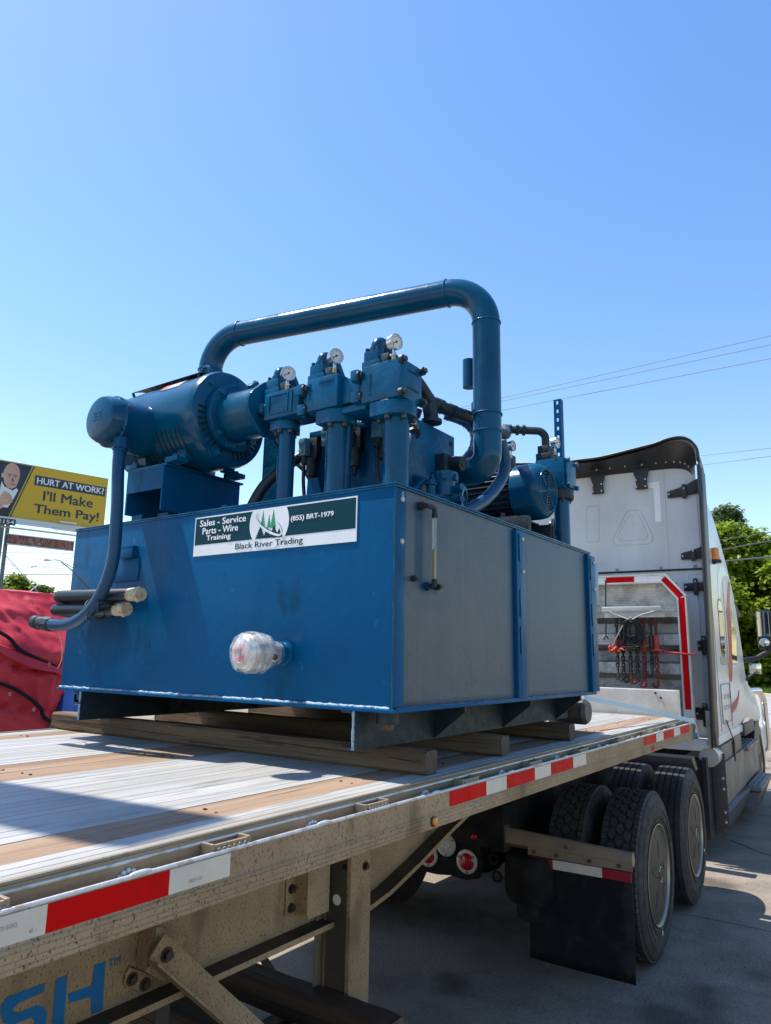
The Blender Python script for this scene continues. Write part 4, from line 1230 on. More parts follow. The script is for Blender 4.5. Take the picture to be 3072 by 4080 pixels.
# flexible conduit down to the coil of hoses
pts = smooth_path([(-.335, 1.16, 2.83), (-.315, 1.14, 2.746), (-.293, 1.13, 2.645), (-.279, 1.13, 2.522), (-.272, 1.13, 2.403), (-.268, 1.13, 2.285), (-.29, 1.13, 2.183),
                   (-.334, 1.125, 2.092), (-.385, 1.12, 2.031), (-.464, 1.12, 1.986), (-.562, 1.12, 1.961), (-.667, 1.12, 1.959), (-.76, 1.12, 1.966)], 5)
g = G(); g.tube(pts, .0285, 16); cdt = g.build('conduit', m_bluehose, HU)
g = G(); g.cyl((-.335, 1.158, 2.84), (-.323, 1.15, 2.785), .038, n=8); g.cyl((-.323, 1.15, 2.785), (-.319, 1.145, 2.765), .032, n=16); g.build('conduit_nut', m_bluepipe, cdt)
g = G(); g.cyl((-.71, 1.12, 1.961), (-.77, 1.12, 1.967), .034, n=8); g.cyl((-.77, 1.12, 1.967), (-.86, 1.12, 1.976), .0315, n=20); g.cyl((-.815, 1.12, 1.9715), (-.822, 1.12, 1.9722), .035, n=20); g.build('conduit_nut', m_bluedark, cdt)
for zz, xr, xl in ((2.095, -.205, -.69), (2.030, -.30, -.705)):
    pts = fillet([(xr, 1.20, zz), (-.5, 1.17, zz+.002), (xl-.08, 1.16, zz+.006), (xl-.08, 1.278, zz+.002), (-.45, 1.278, zz)], .058, 10)
    g = G(); g.tube(pts, .0295, 14); h = g.build('coiled_hose', m_blackhose, HU)
    g = G(); g.cyl((xr-.015, 1.2, zz), (xr+.035, 1.2, zz), .031, n=16); g.cyl((xr+.035, 1.2, zz), (xr+.052, 1.2, zz), .036, n=6); g.cyl((xr+.052, 1.2, zz), (xr+.066, 1.2, zz), .031, n=18); g.build('hose_plug', m_plug, h)
for c, ax, rr in (((-.335, 1.155, 2.075), (-.5, 0, -.75), .05), ((-.40, 1.15, 2.03), (-.75, 0, -.5), .052)):
    g = G(); g.torus(c, ax, rr, .004, 24, 6)
    g.tube([(c[0]+.02, c[1]-.045, c[2]-.01), (c[0]+.03, c[1]-.06, c[2]-.03), (c[0]+.04, c[1]-.062, c[2]-.065)], .003, 5)
    g.build('cable_tie', m_black, HU)
g = G(); g.tube(smooth_path([(-.37, 1.17, 2.06), (-.55, 1.2, 2.14), (-.75, 1.22, 2.24), (-.98, 1.30, 2.30)], 5), .003, 6); g.build('tie_wire', m_belt, HU)
g = G(); g.tube(smooth_path([(-.70, 1.15, 1.945), (-.735, 1.2, 1.88), (-.80, 1.25, 1.80), (-.86, 1.27, 1.75)], 5), .0022, 6); g.build('tie_wire', m_ring, HU)

# ---------------------------------------------------------------- pump train
PY, PZ = 1.530, 2.965
g = G()
g.lathe([(.0045, .17), (.03, .17), (.034, .162), (.034, .120)], MO, (1, 0, 0), 48, False, False)
g.lathe([(.034, .124), (.24, .118), (.252, .118), (.252, .05)], MO, (1, 0, 0), 48, False, True)
bh = g.build('bell_housing', m_bluepipe, HU)
for k in range(4):
    a = radians(45+90*k); dv = Vector((0, cos(a), sin(a)))
    g = G(); bolt(g, MO+dv*.145+Vector((.030, 0, 0)), (1, 0, 0), .014, .016); g.parts('bolt', m_blue2, bh)
g = G(); g.box(MO+Vector((.036, -.03, -.148)), (.008, .06, .025), bev=.002); g.build('cast_mark', m_blue2, bh)
# adapter plate
poly = []
for a in range(0, 360, 10):
    r_a = .135+.018*abs(cos(radians(2*a)))
    poly.append((r_a*cos(radians(a)), r_a*sin(radians(a))*.92))
g = G(); g.prism(poly, (.253, MO.y, MO.z-.005), (0, 1, 0), (0, 0, 1), .022, bev=.003); g.build('adapter_plate', m_blue2, HU)
def pump(name, x0, x1, y0, y1, z0, z1, bev):
    g = G(); g.mm(x0, x1, y0, y1, z0, z1, bev=bev)
    return g.build(name, m_blue2, HU, smooth=40)
p1 = pump('small_pump', .315, .535, 1.452, 1.612, 2.903, 3.036, .014)
p2 = pump('middle_pump', .582, .762, 1.446, 1.618, 2.893, 3.048, .014)
p3 = pump('large_pump', .888, 1.093, 1.445, 1.613, 2.873, 3.043, .016)
# raised cast panels
g = G()
for a, b, c, d in ((.35, .47, 3.012, 3.018), (.35, .47, 2.925, 2.930), (.35, .355, 2.9305, 3.0115), (.465, .47, 2.9305, 3.0115)):
    g.mm(a, b, 1.4475, 1.4515, c, d)
g.mm(.487, .497, 1.4465, 1.4515, 2.915, 3.025, bev=.002)
g.build('cast_rib', m_blue2, p1, smooth=0)
rs2 = random.Random(9)
for (pp, x, z0, z1, y) in ((p2, .604, 2.95, 3.02, 1.4455), (p3, .938, 2.905, 2.99, 1.4445)):
    g = G()
    g.mm(x-.006, x+.006, y-.001, y+.0005, z0-.004, z1+.004)
    n = 9
    for i in range(n):
        z = z0+(z1-z0)*i/(n-1)
        g.box((x+rs2.uniform(-.002, .002), y-.002, z), (.006, .002, .004))
    g.build('cast_mark', m_blue2, pp, smooth=0)['kind'] = 'stuff'
g = G()
g.mm(.655, .742, 1.4443, 1.4455, 3.012, 3.026)
for i in range(10): g.box((.662+i*.008, 1.4436, 3.019), (.005, .002, .007+.002*(i % 2)))
g.build('cast_mark', m_blue2, p2, smooth=0)['kind'] = 'stuff'
g = G()
for z in (3.0, 2.925):
    for i in range(9): g.box((1.0945, 1.50+i*.0095, z), (.002, .006, .006+.003*(i % 3 == 0)))
g.build('cast_mark', m_bluedark, p3, smooth=0)['kind'] = 'stuff'
g = G()
for yy in (1.452, 1.606):
    for zz in (2.888, 3.030):
        g.cyl((1.085, yy, zz), (1.103, yy, zz), .0185, n=18); g.cyl((1.103, yy, zz), (1.115, yy, zz), .0125, n=6)
g.parts('bolt', m_bluedark, p3)
# flanged spools between pumps
def spool(name, xa, xb, parent):
    g = G()
    g.mm(xa+.0005, xb-.0005, 1.475, 1.590, 2.905, 3.02, bev=.012)
    sp_ = g.build(name, m_blue2, parent)
    g = G()
    for zz, yy in ((3.004, 1.452), (3.004, 1.606), (2.912, 1.462), (2.912, 1.60)):
        g.mm(xb-.048, xb-.006, yy-.020, yy+.020, zz-.026, zz+.026, bev=.009)
    g.parts('flange_ear', m_blue2, sp_)
    g = G()
    for zz, yy in ((3.000, 1.440), (2.912, 1.458), (3.02, 1.5)):
        g.cyl((xb-.006, yy, zz), (xb+.004, yy, zz), .0205, n=18); g.cyl((xb+.004, yy, zz), (xb+.017, yy, zz), .0135, n=6)
    g.parts('bolt', m_bluedark, sp_)
    return sp_
g = G(); g.mm(.276, .312, 1.448, 1.50, 2.945, 2.997, bev=.010); g.mm(.276, .3145, 1.49, 1.60, 2.92, 3.01, bev=.01); sp0 = g.build('pump_flange', m_blue2, p1)
g = G(); g.cyl((.312, 1.470, 2.972), (.325, 1.470, 2.972), .02, n=18); g.cyl((.325, 1.470, 2.972), (.338, 1.470, 2.972), .0145, n=6); g.parts('bolt', m_bluedark, sp0)
spool('pump_flange', .5355, .5815, p1)
spool('pump_flange', .7625, .8875, p2)
for px in (.84,):
    g = G(); g.mm(.77, .90, 1.47, 1.60, 2.86, 2.892, bev=.010); g.build('pump_foot', m_blue2, p2)
# suction flanges and stand pipes
for (x, r, z0, fr, pp) in ((1.018, .0545, 2.872, .085, p3), (.712, .0575, 2.892, .078, p2), (.400, .040, 2.902, .060, p1)):
    g = G()
    a0 = [(fr*cos(t), fr*sin(t)) for t in np.linspace(-pi/2, pi/2, 18)]
    poly = a0+[(-fr*.95, fr*.98), (-fr*.95, -fr*.98)]
    h = .062 if fr > .07 else .045
    g.prism(poly, (x, PY, z0-.0005), (1, 0, 0), (0, 1, 0), -h, bev=.005)
    fl_ = g.build('suction_flange', m_blue2, pp)
    g = G()
    for k in range(6):
        a = radians(30+60*k); c = Vector((x+fr*.83*cos(a), PY+fr*.83*sin(a), z0-h-.001))
        g.cyl(c, c+Vector((0, 0, -.016)), .0115, n=6)
    g.parts('bolt', m_bolt, fl_)
    g = G(); g.cyl((x, PY, Z1+.0003), (x, PY, z0-h-.0008), r, n=36); g.torus((x, PY, Z1+.004), (0, 0, 1), r+.002, .005, 28, 6)
    g.build('suction_pipe', m_bluepipe, HU)
# relief valve blocks with elbow and gauge
def dial(parent, c, az, r, tilt=0.0, needle=215):
    c = Vector(c); n = Vector((sin(az), -cos(az), 0)).normalized()
    u = Vector((cos(az), sin(az), 0)); v = Vector((0, 0, 1))
    g = G(); g.lathe([(-.030, r*.5), (-.030, r*.93), (-.006, r*.93), (-.006, r*1.02), (.003, r*1.02), (.003, r*.90), (-.001, r*.88)], c, n, 32, True, False)
    g.cyl(c-v*r*.9-n*.015, c-v*(r*.9+.026)-n*.015, .0075, n=6)
    ga_ = g.build('gauge', m_steel, parent)
    g = G(); g.lathe([(-.0008, r*.885), (-.0003, r*.885)], c, n, 32); g.build('gauge_dial', m_dial, ga_, smooth=0)
    g = G(); a = radians(needle); tip = u*cos(a)+v*sin(a)
    g.bar(c+n*.0012-tip*r*.22, c+n*.0012+tip*r*.66, .0032, .0006, up=n); g.lathe([(.0008, r*.13), (.0018, r*.13)], c, n, 12)
    g.build('gauge_needle', m_black, ga_, smooth=0)
    g = G()
    for k in range(11):
        a = radians(225-27*k); dv = u*cos(a)+v*sin(a)
        g.bar(c+n*.0006+dv*r*.62, c+n*.0006+dv*r*.76, .0022 if k % 5 else .0036, .0004, up=n)
    g.build('gauge_mark', m_black, ga_, smooth=0)
    g = G(); g.cyl(c-v*(r*.9+.026)-n*.015, c-v*(r*.9+.045)-n*.015, .010, n=6); g.build('gauge_fitting', m_brass, ga_)
for (x, zt, gx, gz, az, pp) in ((.905, 3.0435, 1.052, 3.124, 1.38, p3), (.598, 3.0485, .732, 3.136, 1.20, p2), (.325, 3.0365, .448, 3.117, 1.02, p1)):
    g = G()
    g.mm(x-.040, x+.055, 1.480, 1.580, zt, zt+.034, bev=.004)
    g.mm(x-.034, x+.042, 1.486, 1.575, zt+.0342, zt+.082, bev=.004)
    vb = g.build('relief_valve', m_blue2, pp)
    g = G()
    for q, w in ((x-.024, 1.498), (x-.024, 1.562), (x+.032, 1.498), (x+.032, 1.562)):
        g.cyl((q, w, zt+.0825), (q, w, zt+.098), .009, n=12)
    g.parts('bolt', m_bluedark, vb)
    g = G()
    pts = fillet([(x+.004, 1.53, zt+.083), (x+.004, 1.53, zt+.140), (x+.012, 1.60, zt+.136), (x+.02, 1.70, zt-.02)], .036, 8)
    g.tube(pts, .0265, 16); g.cyl((x+.004, 1.53, zt+.083), (x+.004, 1.53, zt+.104), .033, n=20)
    g.build('outlet_elbow', m_bluepipe, vb)
    g = G(); g.box((x+.072, 1.515, zt+.03), (.04, .05, .05), bev=.004); g.tube([(x+.072, 1.51, zt+.05), (gx-.02, 1.50, gz-.055)], .012, 8); g.build('gauge_block', m_bluedark, vb)
    dial(vb, (gx, 1.470, gz), az, .0345)
# discharge hoses behind the pumps
g = G(); g.tube(smooth_path([(.66, 1.72, 3.11), (.75, 1.8, 3.02), (.83, 1.86, 2.99), (.9, 1.9, 2.96)], 5), .024, 12); g.build('discharge_pipe', m_bluedark, HU)
g = G(); g.tube(smooth_path([(.385, 1.72, 3.10), (.45, 1.84, 3.0), (.55, 1.88, 2.96)], 5), .022, 12); g.build('discharge_pipe', m_bluedark, HU)
g = G(); g.tube(smooth_path([(.965, 1.70, 3.10), (1.0, 1.75, 3.03), (1.02, 1.80, 2.97)], 5), .024, 12); g.build('discharge_pipe', m_bluedark, HU)

# ---------------------------------------------------------------- big return pipe
g = G()
PA = [(-.575, 1.875, Z1), (-.575, 1.875, 3.70), (1.095, 2.205, 3.70), (1.095, 2.205, 2.735), (.925, 2.205, 2.735)]
pth = fillet(PA, .205, 14)
g.tube(pth, .0695, 36)
pipe = g.build('return_pipe', m_bluepipe, HU, smooth=50)
def ring_at(p, ax, r=.0705, t=.0045):
    g = G(); g.torus(p, ax, r, t, 36, 8); g.parts('pipe_weld', m_blue2, pipe)
hd = (Vector(PA[2])-Vector(PA[1])).normalized()
ring_at(Vector(PA[1])+hd*.205, hd); ring_at(Vector(PA[2])-hd*.205, hd)
ring_at((1.095, 2.205, 3.495), (0, 0, 1)); ring_at((1.095, 2.205, 3.01), (0, 0, 1), .0715); ring_at((1.095, 2.205, 2.92), (0, 0, 1)); ring_at((-.575, 1.875, 3.495), (0, 0, 1)); ring_at((-.575, 1.875, 3.36), (0, 0, 1), .072)
g = G(); g.lathe([(0, .075), (.05, .075), (.052, .07)], (-.575, 1.875, 3.29), (0, 0, 1), 32); g.mm(-.69, -.46, 1.76, 1.99, 3.25, 3.288, bev=.008); g.build('pipe_flange', m_blue2, pipe)
g = G(); g.cyl((.945, 2.30, 3.215), (.945, 2.30, 3.365), .034, n=24); g.mm(.95, 1.03, 2.285, 2.315, 3.27, 3.30); g.build('strainer_cup', m_bluepipe, pipe)
g = G(); g.mm(.965, 1.03, 2.28, 2.31, 3.055, 3.125, bev=.006); g.build('pipe_clamp', m_blue2, pipe)
# long hose from the third pump, behind the return pipe, to the far pump; second hose bends down
LP = smooth_path([(.895, 1.78, 3.09), (.905, 1.92, 3.05), (.935, 2.10, 3.035), (.955, 2.32, 3.05), (.955, 2.50, 3.04), (.93, 2.72, 3.08), (.865, 2.90, 3.14), (.80, 3.03, 3.215)], 8)
g = G(); g.tube(LP, .031, 14); lh = g.build('long_hose', m_bluedark, HU)
g = G()
for f in (3, 6, 9, 13, 17):
    p = LP[f]; dvec = (LP[f+1]-LP[f-1]).normalized(); g.cyl(p-dvec*.013, p+dvec*.013, .040, n=6)
g.parts('hex_collar', m_bluedark, lh)
g = G(); g.cyl((.915, 1.95, 3.03), (.925, 1.96, 2.945), .040, n=6); g.cyl((.925, 1.96, 2.945), (.925, 1.96, 2.928), .05, n=20); g.build('hose_adapter', m_bluedark, lh)
CP = smooth_path([(.80, 2.30, 3.10), (.85, 2.34, 3.082), (.90, 2.36, 3.052), (.945, 2.37, 2.99), (.948, 2.36, 2.91), (.92, 2.34, 2.85), (.86, 2.32, 2.80)], 7)
g = G(); g.tube(CP, .033, 16); ch = g.build('corrugated_hose', m_bluehose, HU)
for i in range(2, len(CP)-2, 4):
    g = G(); g.torus(CP[i], CP[i+1]-CP[i-1], .033, .0022, 20, 6); g.build('hose_wrap', m_bluehose, ch)

# ---------------------------------------------------------------- manifold and directional valves
g = G(); g.mm(.31, .905, 1.80, 2.20, 2.58, 2.925, bev=.004); man = g.build('manifold_block', m_blue, HU)
g = G(); g.mm(.9055, .932, 1.755, 2.165, 2.58, 2.912, bev=.003); mp_ = g.build('manifold_cover', m_blue2, man)
g = G()
for y, z in ((2.13, 2.87), (2.13, 2.62), (1.80, 2.62)):
    g.cyl((.9318, y, z), (.9325, y, z), .013, n=18)
g.parts('bolt_hole', m_slot, mp_, smooth=0)
g = G(); g.mm(.9325, .985, 1.98, 2.07, 2.60, 2.78, bev=.004); sb = g.build('side_block', m_bluedark, man)
g = G(); g.cyl((.985, 2.05, 2.745), (1.045, 2.05, 2.735), .034, n=24); g.cyl((1.045, 2.05, 2.735), (1.047, 2.05, 2.735), .018, n=18); g.build('side_plug', m_bluedark, sb)
def coil_valve(x, y, z):
    g = G(); g.mm(x-.045, x+.05, y+.02, 1.80, z-.06, z+.055, bev=.006); v = g.build('directional_valve', m_bluedark, man)
    g = G(); g.mm(x-.032, x+.012, y-.022, y+.0195, z-.045, z+.045, bev=.006)
    g.mm(x-.030, x+.010, y-.026, y-.0225, z+.012, z+.034, bev=.001); g.mm(x-.026, x-.004, y-.026, y-.0225, z-.034, z-.012, bev=.001)
    g.build('coil_plug', m_bluepale, v)
    g = G(); g.cyl((x+.03, y+.01, z-.06), (x+.03, y+.01, z-.15), .026, n=16); g.cyl((x+.03, y+.01, z-.15), (x+.03, y+.01, z-.19), .013, n=8); g.build('coil_body', m_bluedark, v)
    g = G(); g.cyl((x-.01, y, z-.045), (x-.01, y, z-.085), .017, n=12); g.tube(smooth_path([(x-.01, y, z-.08), (x-.005, y-.005, z-.18), (x+.012, y, z-.30), (x+.04, y+.02, z-.37)], 5), .009, 8); g.build('coil_cable', m_blackhose, v)
    return v
coil_valve(.335, 1.74, 2.845); coil_valve(.475, 1.745, 2.875); coil_valve(.60, 1.745, 2.86); coil_valve(.775, 1.745, 2.87)
g = G(); g.mm(.70, .86, 1.70, 1.80, 2.90, 2.95, bev=.006); g.cyl((.70, 1.72, 2.965), (.64, 1.70, 2.985), .02, n=14); g.mm(.33, .70, 1.765, 1.80, 2.90, 2.93, bev=.003); g.build('valve_cap', m_blue2, man)
g = G(); g.prism([(.36, 0), (.50, 0), (.43, .2), (.37, .2)], (0, 1.72, Z1), (1, 0, 0), (0, 0, 1), -.012); g.mm(.26, .34, 1.9, 2.0, Z1, 2.62, bev=.01); g.parts('manifold_leg', m_blue, man)
g = G(); g.cyl((.12, 2.05, 2.56), (.34, 2.05, 2.56), .075, n=28); g.build('filter_bowl', m_bluedark, HU)
# hoses in the gap between motor and first pipe
g = G(); g.tube(smooth_path([(.10, 1.60, Z1-.01), (.11, 1.62, 2.56), (.17, 1.66, 2.68), (.27, 1.75, 2.80), (.36, 1.85, 2.88)], 6), .028, 14); g.build('black_hose', m_blackhose, HU)
g = G(); g.tube(smooth_path([(.05, 1.78, 2.98), (.13, 1.80, 2.86), (.24, 1.84, 2.76), (.28, 1.86, 2.66), (.27, 1.84, 2.54)], 6), .011, 10); g.build('black_cable', m_blackhose, HU)
g = G(); g.mm(-.05, .06, 1.83, 1.85, Z1, 3.0); g.mm(.08, .12, 1.44, 1.50, Z1, 2.525, bev=.004); g.mm(.06, .085, 1.84, 1.9, Z1, 2.9); g.parts('support_plate', m_blue2, HU, smooth=0)
g = G(); g.tube(smooth_path([(.93, 1.78, 2.83), (.945, 1.74, 2.76), (.95, 1.68, 2.66), (.90, 1.62, 2.56), (.86, 1.60, 2.5)], 6), .024, 14); g.build('blue_hose', m_bluehose, HU)
g = G(); g.cyl((.93, 1.80, 2.86), (.95, 1.77, 2.82), .030, n=8); hf_ = g.build('hose_fitting', m_bluedark, HU); g = G(); g.mm(.945, .965, 1.75, 1.765, 2.862, 2.880, bev=.003); g.build('hose_tag', m_white, hf_)
# clamp valve cluster on the tank top
CV = Vector((1.03, 1.88, 2.56))
g = G(); g.lathe([(-.05, .045), (-.02, .05), (.02, .05), (.045, .062), (.055, .062)], CV+Vector((0, .02, .04)), (0, 0, 1), 28)
g.lathe([(0, .035), (.045, .035), (.05, .052), (.062, .052), (.063, .036), (.03, .034)], CV+Vector((.02, .05, -.01)), (.9, .25, -.12), 28, True, False)
cv = g.build('suction_valve', m_blue2, HU)
g = G()
for a in range(0, 360, 60):
    q = CV+Vector((.056*cos(radians(a)), .02+.056*sin(radians(a)), .07)); g.box(q, (.026, .02, .03), Matrix.Rotation(radians(a), 3, 'Z'), bev=.004)
g.cyl(CV+Vector((-.02, -.06, -.05)), CV+Vector((-.02, -.06, .05)), .022, n=18); g.torus(CV+Vector((-.02, -.06, .03)), (0, 0, 1), .024, .006, 18, 6); g.torus(CV+Vector((-.02, -.06, -.03)), (0, 0, 1), .024, .006, 18, 6)
for z in (.02, -.035): g.cyl(CV+Vector((.0, .03, z)), CV+Vector((.085, .015, z)), .013, n=10); g.cyl(CV+Vector((.085, .015, z)), CV+Vector((.098, .012, z)), .017, n=6)
g.tube(smooth_path([(CV.x-.05, CV.y-.06, CV.z+.06), (CV.x-.06, CV.y-.13, CV.z+.0), (CV.x-.065, CV.y-.17, CV.z-.075)], 4), .011, 8)
g.mm(CV.x-.06, CV.x+.07, CV.y-.09, CV.y+.10, Z1, Z1+.02, bev=.004)
g.cyl(CV+Vector((0, .02, -.07)), CV+Vector((0, .02, -.03)), .03)
g.build('valve_clamp', m_blue2, cv)
g = G(); g.lathe([(0, .033), (.001, .033)], CV+Vector((.02, .05, -.01))+Vector((.9, .25, -.12)).normalized()*.04, (.9, .25, -.12), 24); g.build('valve_bore', m_boltdk, cv, smooth=0)
# fat hose from the elbow down to the tank edge
g = G(); g.tube(smooth_path([(1.09, 2.36, 2.92), (1.095, 2.395, 2.82), (1.095, 2.362, 2.73), (1.092, 2.262, 2.635), (1.09, 2.15, 2.563), (1.085, 2.03, 2.505), (1.08, 1.95, 2.48)], 7), .030, 16)
fh = g.build('blue_hose', m_bluehose, HU)

# ---------------------------------------------------------------- second motor (finned, fan end to the right)
M2 = Vector((1.10, 2.945, 2.778))
g = G()
g.lathe([(-.175, .150), (-.17, .163), (-.06, .163), (-.025, .157), (-.008, .143), (0, .128)], M2, (1, 0, 0), 48, True, False)
hood = g.build('fan_hood', m_bluepipe, HU)
g = G(); g.lathe([(-.012, .128), (-.010, .128)], M2, (1, 0, 0), 40); g.build('fan_void', m_slot, hood, smooth=0)
g = G()
for rr, t in ((.121, .010), (.100, .0042), (.084, .0042), (.068, .0042), (.052, .0042), (.036, .0042), (.014, .010)):
    g.torus(M2+Vector((-.003, 0, 0)), (1, 0, 0), rr, t, 40, 6)
for k in range(6):
    a = radians(15+60*k); dv = Vector((0, cos(a), sin(a)))
    g.bar(M2+dv*.01+Vector((-.003, 0, 0)), M2+dv*.122+Vector((-.003, 0, 0)), .0065, .005, up=(1, 0, 0))
g.build('fan_grille', m_bluepipe, hood)
g = G(); g.lathe([(-.62, .06), (-.62, .125), (-.60, .135), (-.18, .135), (-.178, .10)], M2, (1, 0, 0), 40); b2 = g.build('motor_shell', m_bluedark, HU)
for k in range(30):
    a = radians(k*12+3); dv = Vector((0, cos(a), sin(a)))
    g = G(); g.bar(M2+dv*.1465+Vector((-.585, 0, 0)), M2+dv*.1465+Vector((-.18, 0, 0)), .0055, .027, up=dv); g.build('cooling_fin', m_bluedark, b2, smooth=0)
g = G(); g.mm(.62, .80, 2.84, 3.05, 2.93, 2.975, bev=.008); g.build('terminal_box', m_blue2, b2)
g = G(); g.mm(.52, 1.06, 2.74, 2.79, Z1+.001, 2.605, bev=.004); g.mm(.52, 1.06, 3.06, 3.11, Z1+.001, 2.605, bev=.004); g.mm(.55, .98, 2.77, 3.09, 2.606, 2.616)
for x in (.60, .90):
    for y in (2.77, 3.085): g.cyl((x, y, 2.607), (x, y, 2.634), .014, n=6)
g.build('motor_rail', m_bluedark, HU)
g = G(); g.lathe([(0, .085), (.012, .085)], (1.02, 3.205, 2.58), (1, 0, 0), 28); g.build('coupling_disc', m_blue2, HU)
# far pump on its own stand pipe
p4 = pump('far_pump', .965, 1.148, 3.075, 3.245, 2.818, 3.003, .014)
g = G(); g.mm(1.1485, 1.160, 3.085, 3.235, 2.826, 2.996, bev=.008)
for yy in (3.094, 3.226):
    for zz in (2.838, 2.984): g.cyl((1.1605, yy, zz), (1.175, yy, zz), .015, n=8)
g.build('pump_cover', m_blue2, p4)
g = G(); g.lathe([(0, .072), (.055, .072), (.056, .06)], (1.092, 3.16, 2.8175), (0, 0, -1), 28)
fl_ = g.build('suction_flange', m_bluedark, p4)
g = G()
for k in range(6):
    a = radians(60*k); g.cyl((1.092+.058*cos(a), 3.16+.058*sin(a), 2.761), (1.092+.058*cos(a), 3.16+.058*sin(a), 2.746), .010, n=6)
g.parts('bolt', m_bolt, fl_)
g = G(); g.cyl((1.092, 3.16, Z1+.0003), (1.092, 3.16, 2.7605), .046, n=28); g.build('suction_pipe', m_bluepipe, HU)
g = G(); g.mm(.962, 1.06, 3.10, 3.21, 3.0035, 3.05, bev=.004); g.mm(.97, 1.04, 3.11, 3.20, 3.0505, 3.10, bev=.004)
rv = g.build('relief_valve', m_bluedark, p4)
g = G(); 
pts = fillet([(1.005, 3.155, 3.10), (1.005, 3.155, 3.20), (.79, 3.04, 3.217)], .07, 8); g.tube(pts, .024, 14)
g.build('outlet_elbow', m_bluedark, rv)
g = G()
for t in (0, .035, .075, .105): 
    c = Vector((.90-t, 3.10-t*.5, 3.209+t*.08)); dvec = Vector((-.305, -.155, .025)).normalized(); g.cyl(c, c+dvec*.02, .034, n=6)
g.parts('hex_collar', m_bluedark, rv)
dial(rv, (1.10, 3.10, 3.10), 1.5, .034)
pz = Vector((.80, 2.95, 3.0))
g = G(); g.mm(.70, .84, 2.98, 3.09, 2.98, 3.05, bev=.01); g.cyl((.78, 3.02, 3.05), (.80, 3.03, 3.09), .025, n=8); rv2 = g.build('relief_valve', m_bluedark, HU)
dial(rv2, (.885, 2.95, 3.075), 1.5, .032)
# slotted strut standing up at the back
g = G(); sx, sy = 1.035, 3.305
g.mm(sx-.023, sx-.0205, sy-.021, sy+.021, Z1, 3.44); g.mm(sx+.0205, sx+.023, sy-.021, sy+.021, Z1, 3.44)
zs = Z1
zz = Z1
while zz < 3.43:
    z1_ = min(zz+.034, 3.44)
    g.mm(sx-.0204, sx+.0204, sy-.021, sy-.0185, zz, z1_)
    if z1_ < 3.42:
        g.mm(sx-.0204, sx-.0075, sy-.021, sy-.0185, z1_+.0001, z1_+.0219); g.mm(sx+.0075, sx+.0204, sy-.021, sy-.0185, z1_+.0001, z1_+.0219)
    zz = z1_+.022
g.build('slotted_strut', m_blue, HU, smooth=0)
# ================================================================== SEMI TRUCK (built in its own frame, turned slightly to the left)
TK = thing('semi_truck', 'white sleeper cab semi truck with black roof extender hitched to the trailer', 'truck', (.0115, 4.204, 0), world=False)
TK.rotation_euler = (0, 0, .045)
# chassis
g = G()
for s in (1, -1): g.mm(s*.43-.04, s*.43+.04, -.72, 7.1, .66, .93)
g.mm(-.39, .39, -.72, -.64, .68, .92)
for y in (.3, 1.0, 2.0, 3.2): g.mm(-.389, .389, y-.05, y+.05, .70, .88)
fr = g.build('chassis_frame', m_frame, TK, smooth=0)
g = G(); g.lathe([(0, .50), (.05, .50), (.06, .46)], (0, .6, 1.06), (0, 0, 1), 32); g.mm(-.4, .4, .2, 1.0, .931, 1.059); g.build('fifth_wheel', m_frame, TK)
for y in (0, 1.3):
    g = G(); g.cyl((-1.0, y, .5), (1.0, y, .5), .08, n=14); g.ball((0, y, .52), .20, 16); g.build('axle', m_frame, TK)
    g = G()
    for s in (1, -1): g.lathe([(0, .12), (.05, .14), (.2, .14), (.25, .11)], (s*.55, y-.32, .40), (0, 0, 1), 20)
    g.parts('air_spring', m_frame, TK)
# tail light plate
g = G()
poly = [(-.16, .46), (.0, .455), (.10, .47), (.20, .455), (.30, .48), (.325, .56), (.30, .64), (.31, .82), (-.20, .82), (-.20, .55)]
g.prism(poly, (0, -.70, 0), (1, 0, 0), (0, 0, 1), -.012, bev=.003)
lp = g.build('light_plate', m_frame, TK)
yl = -.7125
def lamp(x, z, r, lens, ring):
    g = G(); g.lathe([(0, r), (.008, r), (.010, r*.93), (.010, r*.72)], (x, yl, z), (0, -1, 0), 32, True, False)
    tl = g.build('tail_light', m_ring if ring else m_frame, lp)
    g = G(); g.lathe([(0, r*.72), (.006, r*.70), (.014, r*.5), (.017, .001)], (x, yl-.004, z), (0, -1, 0), 32); g.build('lens', lens, tl)
    if ring:
        g = G()
        for a in (35, 155, 275): g.lathe([(0, .006), (.003, .005)], (x+r*.84*cos(radians(a)), yl-.0102, z+r*.84*sin(radians(a))), (0, -1, 0), 8)
        g.build('screw', m_boltdk, tl)
    return tl
lamp(-.062, .567, .070, m_lens, True); lamp(.070, .650, .070, m_lensw, True); lamp(.220, .571, .072, m_lens, True); lamp(.272, .727, .030, m_lens, False)
g = G(); g.lathe([(0, .15), (.05, .17), (.22, .17), (.26, .15)], (.62, -.62, .40), (0, 0, 1), 28); g.cyl((.62, -.62, .30), (.62, -.62, .40), .10); g.build('brake_chamber', m_frame, TK)
for x, z in ((.38, .60), (.40, .50)):
    g = G(); g.torus((x, -.66, z), (0, 1, 0), .028, .008, 18, 6); g.build('tow_ring', m_frame, lp)
